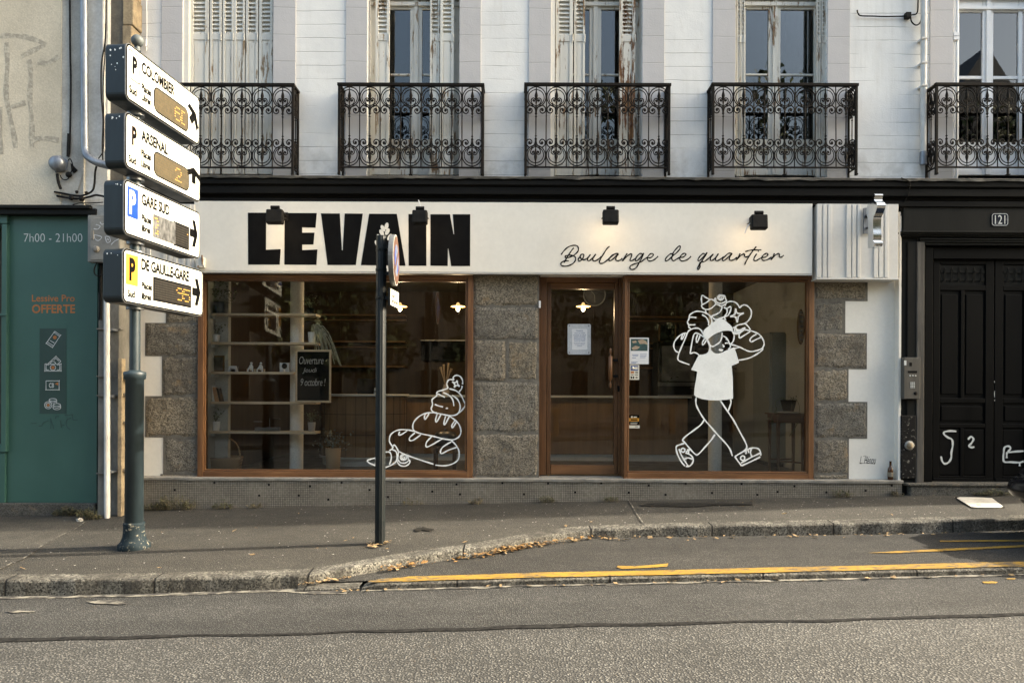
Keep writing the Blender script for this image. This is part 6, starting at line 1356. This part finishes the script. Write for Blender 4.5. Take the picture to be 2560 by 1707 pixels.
# notices on the glass
NT = thing('opening_hours_notice', 'pale clear plastic holder with the opening hours on the door glass', 'notice', P(1448, 848, 8.75))
mb = MB(); mb.prism(rrect(1419, 810, 1477, 886, 4, 8.752), (0, -.006, 0)); obj('holder', mb, mat('frosted_plastic', (.46,.49,.52), (.42,.45,.48), 5, .3), NT)
mb = MB(); mb.prism(rrect(1430, 822, 1468, 874, 3, 8.745), (0, -.0015, 0)); obj('paper', mb, M['card'], NT); mb = MB(); ff = on(8.7425, .001)
for i, (s, w, h) in enumerate((('Horaires',17,3.6),('jeudi 16-19h30',26,3.4),('vendredi 16-19h30',32,3.4),('samedi 10-19h30',29,3.4),('dimanche 9-13h',29,3.4),('lundi 16-19h30',27,3.4),('fermé mardi mercredi',28,2.4),('et jours fériés',24,2.4),('à bientôt',12,2.4))):
    y = [824.5,831,835.8,840.5,845.2,850,856.2,860,863.5][i]; text_on(mb, s, ff, 1449-w/2, y, 1449+w/2, y+h, offset=.006)
obj('printed_hours', mb, M['inkb'], NT, recalc=False); mb = MB()
for x, y in ((1424,814),(1472,814),(1424,881),(1472,881)): mb.lathe(P(x,y,8.745), [(0,-.006),(.008,-.005),(.008,0)], 10, axis='y')
obj('screw', mb, M['zinc'], NT)
PO = thing('poster', 'small poster with a painted scene at the left edge of the large window', 'poster', P(1598, 877, 8.59)); mb = MB(); mb.pb(1574, 844, 1622, 910, 8.594, 8.5965); obj('paper', mb, M['card'], PO)
mb = MB(); mb.pb(1577, 847, 1619, 877, 8.593, 8.594); obj('painting', mb, M['paintg'], PO); mb = MB()
for pts in (((1594,851),(1606,848),(1616,853),(1620,862),(1610,859),(1600,860)),((1579,870),(1588,864),(1600,867),(1594,873),(1583,875)),((1580,853),(1590,851),(1592,856),(1583,858))): mb.face([P(x, y, 8.5922) for x, y in pts])
obj('painted_shapes', mb, M['paintw'], PO, recalc=False); mb = MB()
for x0, x1, y in ((1580,1596,886),(1582,1595,889),(1600,1617,885),(1600,1616,889),(1600,1614,893),(1580,1590,894),(1578,1594,904),(1578,1590,907)): mb.face([P(a, b, 8.5935) for a, b in ((x0,y),(x1,y),(x1,y+1.2),(x0,y+1.2))])
obj('text_lines', mb, M['inkb'], PO, recalc=False)
CS_ = thing('card_sticker', 'white sticker with payment card symbols below the poster', 'sticker', P(1586, 930, 8.59)); mb = MB(); mb.pb(1574, 912, 1598, 949, 8.594, 8.5965); obj('paper', mb, M['signw'], CS_)
mb = MB(); mb.pb(1577, 914, 1595, 926, 8.593, 8.594); obj('blue_block', mb, M['blue'], CS_); mb = MB(); mb.lathe(P(1582.5,920,8.5928), [(0,-.0008),(.019,-.0006),(.019,0)], 16, axis='y'); mb.pb(1587, 916.5, 1594, 923.5, 8.592, 8.593); obj('white_symbol', mb, M['signw'], CS_)
mb = MB(); mb.pb(1577, 928, 1585, 933, 8.593, 8.594); obj('orange_block', mb, M['orange'], CS_); mb = MB()
for a, b, c_, d in ((1588,928,1595,929.5),(1588,931,1595,932.5),(1578,936,1584,937.5),(1587,936,1595,937.5),(1577,941,1580.5,946),(1582,941,1585.5,946),(1589,942,1594,945)): mb.pb(a, b, c_, d, 8.593, 8.594)
obj('small_print', mb, M['signk'], CS_)
AS = thing('alarm_sticker', 'black and yellow security sticker low on the large window', 'sticker', P(1586, 1053, 8.59)); mb = MB(); mb.pb(1573, 1037, 1598, 1061, 8.594, 8.5965); obj('black_field', mb, M['signk'], AS); mb = MB(); mb.pb(1573, 1045, 1597.5, 1053, 8.593, 8.594); obj('yellow_band', mb, M['yellow'], AS)
mb = MB(); mb.pb(1573, 1063, 1599, 1070, 8.594, 8.5965); mb.pb(1577.5, 1040, 1581.5, 1044, 8.593, 8.594); mb.pb(1584, 1041, 1592, 1043.5, 8.593, 8.594); mb.pb(1576, 1056, 1594, 1057, 8.593, 8.594); mb.pb(1576, 1058.5, 1592, 1059.5, 8.593, 8.594); obj('white_print', mb, M['signw'], AS)
mb = MB(); mb.pb(1577, 1047.5, 1594, 1050.5, 8.592, 8.593); mb.pb(1588, 1065.5, 1595, 1067, 8.593, 8.594); obj('dark_print', mb, M['signk'], AS)

# ================================================================ street odds and ends
def weed(x, y, D, w, h, n, lab, m='weed', seed=1):
    p = P(x, y, D); z = walk_z(p.x, D); q = Vector((p.x, D, z)); t = thing('weed', lab, 'weed', q, 'weeds growing at the foot of the walls'); R = random.Random(seed); mb, st_ = MB(), MB()
    for i in range(n):
        a = R.uniform(-w/2, w/2); hh = h*R.uniform(.3, 1)*(1-abs(a)/w); b = q+Vector((a, R.uniform(-.05, .03), 0)); tip = b+Vector((R.gauss(0, .3)*hh, R.uniform(-.4, .1)*hh, hh)); pts = smooth([b, b.lerp(tip, .5)+Vector((R.gauss(0,.01),0,.01)), tip], 3)
        st_.tube(pts, .0015, 4)
        for k in range(6): c = pts[min(len(pts)-1, 1+k)]; d = Vector((R.gauss(0,1), R.gauss(0,.7), R.uniform(-.2,.8))).normalized()*R.uniform(.018,.042); s = d.cross(Vector((0,0,1))).normalized()*R.uniform(.004,.009); mb.face([c, c+d*.5-s, c+d, c+d*.5+s])
    obj('leaves', mb, M[m], t, recalc=False); obj('stems', st_, M['weeddry'], t)
weed(440, 1262, 8.42, .42, .20, 70, 'bushy weed against the tiled plinth right of the thick post', seed=2)
weed(385, 1268, 8.42, .30, .10, 34, 'low ragged weed just right of the thick post', seed=3)
weed(556, 1266, 8.43, .22, .10, 26, 'small weed at the plinth below the left window corner', seed=4)
weed(640, 1262, 8.44, .14, .06, 12, 'tiny weed at the plinth below the column', 'weeddry', 5)
weed(1030, 1250, 8.44, .20, .09, 12, 'dry sprig at the plinth right of the slim post', 'weeddry', 6)
weed(1195, 1246, 8.44, .18, .09, 14, 'dry sprig at the plinth below the granite pier', 'weeddry', 7)
weed(1368, 1244, 8.44, .14, .10, 16, 'small weed at the plinth below the door', seed=8)
weed(1526, 1240, 8.44, .16, .08, 16, 'small dark weed at the plinth between door and large window', seed=9)
weed(2100, 1236, 8.44, .22, .12, 22, 'spiky weed at the right part of the plinth', seed=10)
weed(2240, 1232, 8.44, .14, .07, 14, 'tiny weed under the brown bottle', 'weeddry', 11)
weed(182, 1276, 8.20, .44, .12, 80, 'dense dark weed at the foot of the green front', seed=12)
weed(222, 1306, 8.00, .26, .12, 50, 'grassy tuft beside the white guard pipe', seed=13)
weed(2480, 1222, 8.38, .40, .07, 60, 'low weed on the doorstep edge of number 121', seed=14)
def leaf_pile(n, f, m, label, seed):
    R = random.Random(seed); mb = MB()
    for _ in range(n):
        x, y, zf_, hgt = f(R); z = zf_(x, y)+R.uniform(.003, hgt); a = R.uniform(0, 6.28); L = R.choice((R.uniform(.008, .018), R.uniform(.015, .036))); W = L*R.uniform(.35, .7); tl = R.uniform(-.5, .5)
        d = Vector((math.cos(a), math.sin(a), tl*.6)); s = Vector((-math.sin(a), math.cos(a), R.uniform(-.4, .4))); c = Vector((x, y, z+abs(tl)*L*.6+.002))
        mb.face([c-d*L, c-d*L*.2-s*W, c+d*L*.8-s*W*.3+Vector((0,0,.005)), c+d*L, c+d*L*.1+s*W+Vector((0,0,.004))])
    o = obj('fallen_leaves', mb, m, None, recalc=False); tag(o, label, 'leaves', None, 'stuff')
def by_kerb(R):
    ctr = R.choice([(KW[9].x+.15,.18,.05),(KW[10].x-.1,.22,.06),(KW[10].x+.35,.35,.05),(KW[8].x-.05,.13,.06),(KW[10].x,.3,.05)]) if R.random() < .9 else (R.uniform(KW[7].x, KW[11].x), .3, .02)
    x = ctr[0]+R.gauss(0, ctr[1]*.8); y = kerb_y(x)-.02-abs(R.gauss(0, .045)); return x, y, bay_z, ctr[2]*.7
leaf_pile(210, by_kerb, M['leaf_y'], 'yellow leaves heaped along the angled bay kerb', 1)
leaf_pile(130, by_kerb, M['leaf_d'], 'paler dry leaves heaped along the angled bay kerb', 2)
def scatter(R):
    k = R.random()
    if k < .35: x = R.uniform(0, 5); return x, kerb_y(x)-.03-abs(R.gauss(0, .06)), bay_z, .01
    if k < .6: x = R.uniform(-1.4, 5); return x, low_y(x)-.03-abs(R.gauss(0, .02)), (lambda a, b: road_z(a)+.004), .008
    if k < .75: x = R.gauss(QX, .07); return x, QD-.03+R.gauss(0, .05), walk_z, .02
    if k < .9: x = R.uniform(KW[5].x, KW[7].x); return x, kerb_y(x)-.02-abs(R.gauss(0,.03)), bay_z, .01
    x = R.uniform(-4.5, 5); return x, R.uniform(kerb_y(x)+.2, 8.3), walk_z, .004
leaf_pile(260, scatter, M['leaf_d'], 'pale dry leaves scattered along kerbs and pavement', 3)
def litter(R): x = R.uniform(-4.8, 5); return x, R.uniform(kerb_y(x)+.2, 8.35), walk_z, .003
R = random.Random(11); mb = MB()
for _ in range(420):
    x, y, zf_, h = litter(R); r = R.uniform(.002, .009); c = Vector((x, y, zf_(x, y)+.006)); mb.face([c+Vector((r*math.cos(t)*R.uniform(.6,1.4), r*math.sin(t), 0)) for t in (0,1.2,2.5,3.8,5)])
tag(obj('gravel_specks', mb, M['foil'], None, recalc=False), 'pale specks of grit and gum strewn over the pavement', 'grit', None, 'stuff')
for (x, y, lab) in ((2332,1222,'crumpled white paper by the doorstep of number 121'),(1468,1412-0,'crumpled pale paper in the bay') if 0 else (200,1302,'crumpled foil scrap beside the grassy tuft')):
    p = hit(x, y, walk_z); R = random.Random(int(x)); mb = MB(); mb.ball((p.x, p.y, walk_z(p.x, p.y)+.012), .035, 9, 6, (1.1,.7,.5)); mb.v = [(v[0]+R.uniform(-.012,.012), v[1]+R.uniform(-.012,.012), v[2]+R.uniform(-.006,.006)) for v in mb.v]; mb.sm = [False]*len(mb.sm)
    tag(obj('litter', mb, M['foil']), lab, 'litter')
for pts, lab in ((((2392,1246),(2400,1243),(2460,1245),(2480,1246),(2508,1267),(2500,1270),(2445,1270),(2428,1268)), 'pale rounded metal cover set in the pavement at right'),):
    q = [hit(x, y, walk_z) for x, y in pts]; mb = MB(); mb.prism([(p.x, p.y, walk_z(p.x, p.y)+.008) for p in q], (0, 0, -.02)); CV = thing('utility_cover', lab, 'utility cover', q[0]); obj('cover_plate', mb, M['sheet'], CV)
    rp = smooth([Vector((p.x, p.y, walk_z(p.x, p.y)+.006)) for p in q], 3, True); obj('cover_frame', MB().ribbon(rp, .022, (0,0,1)), M['tar'], CV, recalc=False)
    h = hit(2447, 1263, walk_z); obj('keyhole', MB().box(h.x-.02, h.x+.02, h.y-.012, h.y+.012, walk_z(h.x,h.y)+.006, walk_z(h.x,h.y)+.010), M['tar'], CV)
p = P(2226, 1197, 8.53); BT = thing('beer_bottle', 'empty brown bottle standing on the ledge at the right end', 'bottle', (p.x, 8.53, zz(1196.5, 8.46)+.002)); z0_ = zz(1196.5, 8.46)+.003
obj('glass_body', MB().lathe((p.x, 8.53, z0_), [(.026,0),(.031,.004),(.031,.10),(.028,.125),(.016,.150),(.0125,.175),(.013,.205),(.015,.206),(.015,.212),(.010,.213)], 22), M['bottle'], BT); obj('paper_label', MB().lathe((p.x, 8.53, z0_), [(.0315,.035),(.0318,.036),(.0318,.085),(.0315,.086)], 22), mat('dull_label', (.25,.22,.16), (.15,.12,.08), 20, .7), BT)
# parked car, only its bumper corner reaches the picture
CAR = thing('parked_car', 'black parked car whose rounded bumper corner enters at the right edge', 'car', (6.9, 6.38, bay_z(6.9, 6.4)))
X0 = 4.78; Y0, Y1 = 5.60, 7.18; bz = bay_z(5.5, 6.5)
def car_body():
    mb = MB(); secs = [(0.,.30,.50,.55,.60,.60),(.05,.20,.55,.60,.72,.68),(.22,.17,.59,.64,.78,.72),(.42,.17,.70,.78,.79,.72),(.75,.18,.88,.97,.79,.72),(1.25,.19,.96,1.06,.79,.70),(1.9,.19,.96,1.43,.79,.60),(2.9,.19,.96,1.46,.79,.60),(3.6,.20,.98,1.30,.78,.60),(3.85,.24,.95,1.02,.74,.66),(3.95,.34,.72,.80,.66,.62)]
    rows = []
    for x, zb_, zm, zt3, hw, tw in secs:
        r = []
        for s in (-1, 1):
            side = [(hw*.86, zb_), (hw, zb_+.12), (hw, zb_+.3 if zb_+.3 < zm else (zb_+zm)/2), (hw*.99, zm-.05), (hw*.95, zm), (tw, (zm+zt3)/2+.02), (tw*.9, zt3-.03), (tw*.7, zt3)]
            r.append([(s*a, b) for a, b in side])
        rows.append([(X0+x, (Y0+Y1)/2+a, bz+b) for a, b in r[0]]+[(X0+x, (Y0+Y1)/2+a, bz+b) for a, b in r[1][::-1]])
    n = 16; vs = [p for r in rows for p in r]
    return mb.add(vs, [[i*n+k, (i+1)*n+k, (i+1)*n+(k+1) % n, i*n+(k+1) % n] for i in range(len(rows)-1) for k in range(n)]+[list(range(n)), list(range((len(rows)-1)*n, len(rows)*n))[::-1]], True)
cb_ = obj('body', car_body(), M['carblk'], CAR); md = cb_.modifiers.new('sub', 'SUBSURF'); md.levels = 2; md.render_levels = 2
yc = (Y0+Y1)/2
mb = MB(); mb.box(X0+1.95, X0+3.5, yc-.735, yc+.735, bz+1.02, bz+1.32); obj('side_window', mb, M['carglass'], CAR, .05)
for x in (.72, 3.2):
    for s in (-1, 1):
        w = thing('x', '', '') if 0 else None
        yw = yc+s*.70; mb = MB(); mb.lathe((X0+x, yw, bz+.30), [(.19,-.09),(.28,-.095),(.30,-.06),(.30,.06),(.28,.095),(.19,.09)], 28, axis='y'); wl = obj('wheel', mb, M['tyre'], CAR)
        obj('hub', MB().lathe((X0+x, yw, bz+.30), [(.0,-.085),(.19,-.08),(.19,.08),(.0,.085)], 24, axis='y'), M['zinc'], wl)
obj('bumper', MB().tube(smooth([(X0+.45, yc-.80, bz+.42), (X0+.12, yc-.72, bz+.42), (X0-.02, yc-.45, bz+.42), (X0-.04, yc, bz+.42), (X0-.02, yc+.45, bz+.42), (X0+.12, yc+.72, bz+.42), (X0+.45, yc+.80, bz+.42)], 5), .10, 12), M['carblk'], CAR)
obj('number_plate', MB().box(X0-.150, X0-.135, yc-.26, yc+.26, bz+.40, bz+.51), M['signw'], CAR)
# ================================================================ the other side of the street
for x in (1.33, 4.76, 6.58): tag(obj('wooden_bollard', MB().box(x-.08, x+.08, -4.88, -4.72, .1+road_z(x), 1.0+road_z(x)), M['postwood'], None, .012), {1.33:'first',4.76:'second',6.58:'third'}[x]+' oak bollard from the left across the street, seen only as a reflection', 'bollard', 'bollards across the street')
def house(x0, x1, y0, y1, h, rh, lab, gable=False):
    t = thing('far_house', lab, 'house', ((x0+x1)/2, y1, road_z(x0))); b = road_z((x0+x1)/2)-.6
    obj('wall', MB().box(x0, x1, y0, y1, b, h), M['stucco'], t); ym = (y0+y1)/2
    mb = MB(); xm_ = (x0+x1)/2; mb.add([(x0,y0-.3,h),(x1,y0-.3,h),(x1,y1+.3,h),(x0,y1+.3,h)]+([(xm_,y0,h+rh),(xm_,y1+.3,h+rh)] if gable else [(x0,ym,h+rh),(x1,ym,h+rh)]), [(0,4,5,3),(1,2,5,4),(0,1,4),(3,5,2)] if gable else [(0,1,5,4),(3,4,5,2),(0,4,3),(1,2,5)]); rf = obj('roof', mb, M['slate'], t)
    obj('chimney', MB().box(x0+1, x0+1.9, ym-.4, ym+.4, h+rh*.5, h+rh+1), M['brownstone'], rf)
    n = max(2, int((x1-x0)/2.6)); nf_ = int((h-1)/3)
    for i in range(n):
        for j in range(nf_):
            cx = x0+(i+.5)*(x1-x0)/n; cz = 1.9+j*3; w = MB(); w.box(cx-.5, cx+.5, y1, y1+.06, cz-.84, cz+.84); wo = obj('window', w, M['stucco'], t); obj('pane', MB().box(cx-.46, cx+.46, y1+.061, y1+.07, cz-.8, cz+.8), M['carglass'], wo)
house(-34, -19, -34, -24, 10, 3.5, 'far stucco house across the street, first from the left'); house(-19, -6, -34, -24, 12, 4, 'far stucco house across the street, second from the left'); house(-6, 8, -34, -24, 9.5, 4, 'far low stucco house across the street, third'); house(8, 20, -34, -24, 13, 4.5, 'far tall stucco house across the street, fourth'); house(21, 32, -34, -24, 12.5, 8.5, 'far gabled stucco house across the street, fifth', True); house(32.5, 46, -34, -24, 13, 5, 'far wide stucco house across the street, last at right')
def tree(x, y, h, r, seed, lab):
    R = random.Random(seed); b = road_z(x)+.1; t = thing('plane_tree', lab, 'tree', (x, y, b), 'trees along the far pavement'); mb = MB(); top = Vector((x, y, b+h*.42))
    mb.tube([(x,y,b-.1),(x+.05,y,b+.5),(x,y+.05,b+h*.25),top], .2, 10, rs=[.30,.21,.17,.14]); tips = []
    for i in range(9):
        a = i*.7+R.uniform(-.3,.3); e = top+Vector((math.cos(a)*r*R.uniform(.3,.8), math.sin(a)*r*R.uniform(.3,.8), h*R.uniform(.15,.5))); mb.tube(smooth([top-Vector((0,0,.3)), top.lerp(e,.5)+Vector((0,0,.3)), e], 4), .05, 6, rs=None); tips.append(e)
    obj('trunk', mb, M['bark'], t); lf_ = MB(); zc_ = b+h*.66
    cl = [Vector((R.gauss(0, r*.42), R.gauss(0, r*.42), R.gauss(0, h*.16))) for _ in range(44)]+[Vector((R.gauss(0, r*.5), R.gauss(0, r*.4), -h*.34+R.gauss(0, .5))) for _ in range(14)]
    for c_ in cl:
        c_ = c_+Vector((x, y, zc_)); rr = R.uniform(.5, .95)
        for _ in range(75):
            d = Vector((R.gauss(0,1), R.gauss(0,1), R.gauss(0,1))).normalized()*rr*R.uniform(.4,1); p_ = c_+d; s = Vector((R.gauss(0,1), R.gauss(0,1), R.gauss(0,1))).normalized()*R.uniform(.09,.17); q_ = s.cross(Vector((R.gauss(0,1),R.gauss(0,1),R.gauss(0,1)))).normalized()*R.uniform(.07,.13); lf_.face([p_-s, p_-q_, p_+s, p_+q_])
    obj('crown', lf_, M['tleaf'], t, recalc=False)
for i, (x, y, h, r) in enumerate(((-13,-9,10,3.4),(-6.5,-8.5,9,3.0),(-1,-9.5,8,2.7),(5,-9,10.5,3.5),(11.5,-8.5,12.5,3.4),(18,-9.5,11,3.6))): tree(x, y, h, r, 20+i, ['tall tree at the far left across the street','second tree from the left across the street','smallest tree across the street','full tree across the street opposite the large window','fifth tree from the left across the street','tallest tree across the street at far right'][i])

# ================================================================ light and camera
SUN_D = Vector((-.864, -.056, -.50)).normalized(); EL = math.asin(-SUN_D.z); AZ = math.atan2(-SUN_D.x, -SUN_D.y)
w = bpy.data.worlds.new('World'); SC.world = w; w.use_nodes = True; nt = w.node_tree; bg = nt.nodes['Background']; sky = nt.nodes.new('ShaderNodeTexSky'); sky.sky_type = 'NISHITA'; sky.sun_disc = False
sky.sun_elevation = EL; sky.sun_rotation = AZ; sky.air_density = 1.0; sky.dust_density = 6.0; sky.ozone_density = 0.3; tint = nt.nodes.new('ShaderNodeMix'); tint.data_type = 'RGBA'; tint.blend_type = 'MULTIPLY'; tint.inputs[0].default_value = 1; tint.inputs[7].default_value = (1.0, 1.0, .91, 1); nt.links.new(sky.outputs[0], tint.inputs[6]); nt.links.new(tint.outputs[2], bg.inputs[0]); bg.inputs[1].default_value = .15
sl_ = bpy.data.lights.new('sun', 'SUN'); sl_.energy = 2.9; sl_.angle = math.radians(.6); sl_.color = (1., .90, .74); so = bpy.data.objects.new('sun', sl_); COL.objects.link(so); so.rotation_euler = SUN_D.to_track_quat('-Z', 'Y').to_euler(); so.location = (20, 5, 15)
cam = bpy.data.cameras.new('camera'); cam.sensor_width = 36; cam.lens = 36*F/2560; cam.shift_y = (CY-853.5)/2560; cam.clip_end = 1000; cam.clip_start = .05
co_ = bpy.data.objects.new('camera', cam); COL.objects.link(co_); co_.matrix_world = Matrix.Translation((0, 0, CH)) @ Matrix.Rotation(math.pi/2, 4, 'X') @ Matrix.Rotation(RO, 4, 'Z'); SC.camera = co_
# every far-apart piece of a part becomes a part of its own
KEEP = ('digits','painted_figure','painted_loaves','dots','leaves','stems','foliage','speck','fallen','crown','trunk','wheat','features')
def split_far(o):
    me = o.data; n = len(me.vertices)
    if n > 30000 or any(o.name.startswith(k) or k in o.name for k in KEEP): return
    par = list(range(n))
    def fd(a):
        while par[a] != a: par[a] = par[par[a]]; a = par[a]
        return a
    for e in me.edges:
        a, b = fd(e.vertices[0]), fd(e.vertices[1])
        if a != b: par[a] = b
    isl = {}
    for i in range(n): isl.setdefault(fd(i), []).append(i)
    if not 1 < len(isl) <= 300: return
    keys = list(isl); bx = []
    for k in keys:
        c = [me.vertices[i].co for i in isl[k]]; lo = [min(v[j] for v in c) for j in range(3)]; hi = [max(v[j] for v in c) for j in range(3)]
        bx.append((lo, hi, max(hi[j]-lo[j] for j in range(3))))
    g_ = list(range(len(keys)))
    def f2(a):
        while g_[a] != a: a = g_[a]
        return a
    for i in range(len(keys)):
        for j in range(i):
            a, b = bx[i], bx[j]; gap = math.sqrt(sum(max(0, a[0][q]-b[1][q], b[0][q]-a[1][q])**2 for q in range(3)))
            if gap <= max(.02, .5*max(a[2], b[2])): g_[f2(i)] = f2(j)
    grp = {}
    for i, k in enumerate(keys): grp.setdefault(f2(i), []).extend(isl[k])
    if not 1 < len(grp) <= 60: return
    first = True
    for ids in sorted(grp.values(), key=lambda q: min(me.vertices[i].co.x for i in q)):
        s = set(ids); mp = {v: i for i, v in enumerate(sorted(s))}; fs = [p for p in me.polygons if p.vertices[0] in s]
        m2 = bpy.data.meshes.new(me.name); m2.from_pydata([me.vertices[v].co[:] for v in sorted(s)], [], [[mp[v] for v in p.vertices] for p in fs])
        m2.polygons.foreach_set('use_smooth', [p.use_smooth for p in fs]); m2.polygons.foreach_set('material_index', [p.material_index for p in fs])
        for mm in me.materials: m2.materials.append(mm)
        if first: keep = m2; first = False; continue
        c = o.copy(); c.data = m2; COL.objects.link(c)
    o.data = keep
for o in list(COL.objects):
    if o.type == 'MESH' and o.parent is not None: split_far(o)
SC.view_settings.view_transform = 'Standard'; SC.view_settings.look = 'None'; SC.view_settings.exposure = 2.12; SC.view_settings.gamma = 1
SC.render.engine = 'CYCLES'; SC.cycles.max_bounces = 8; SC.cycles.transparent_max_bounces = 16; SC.cycles.sample_clamp_indirect = 4
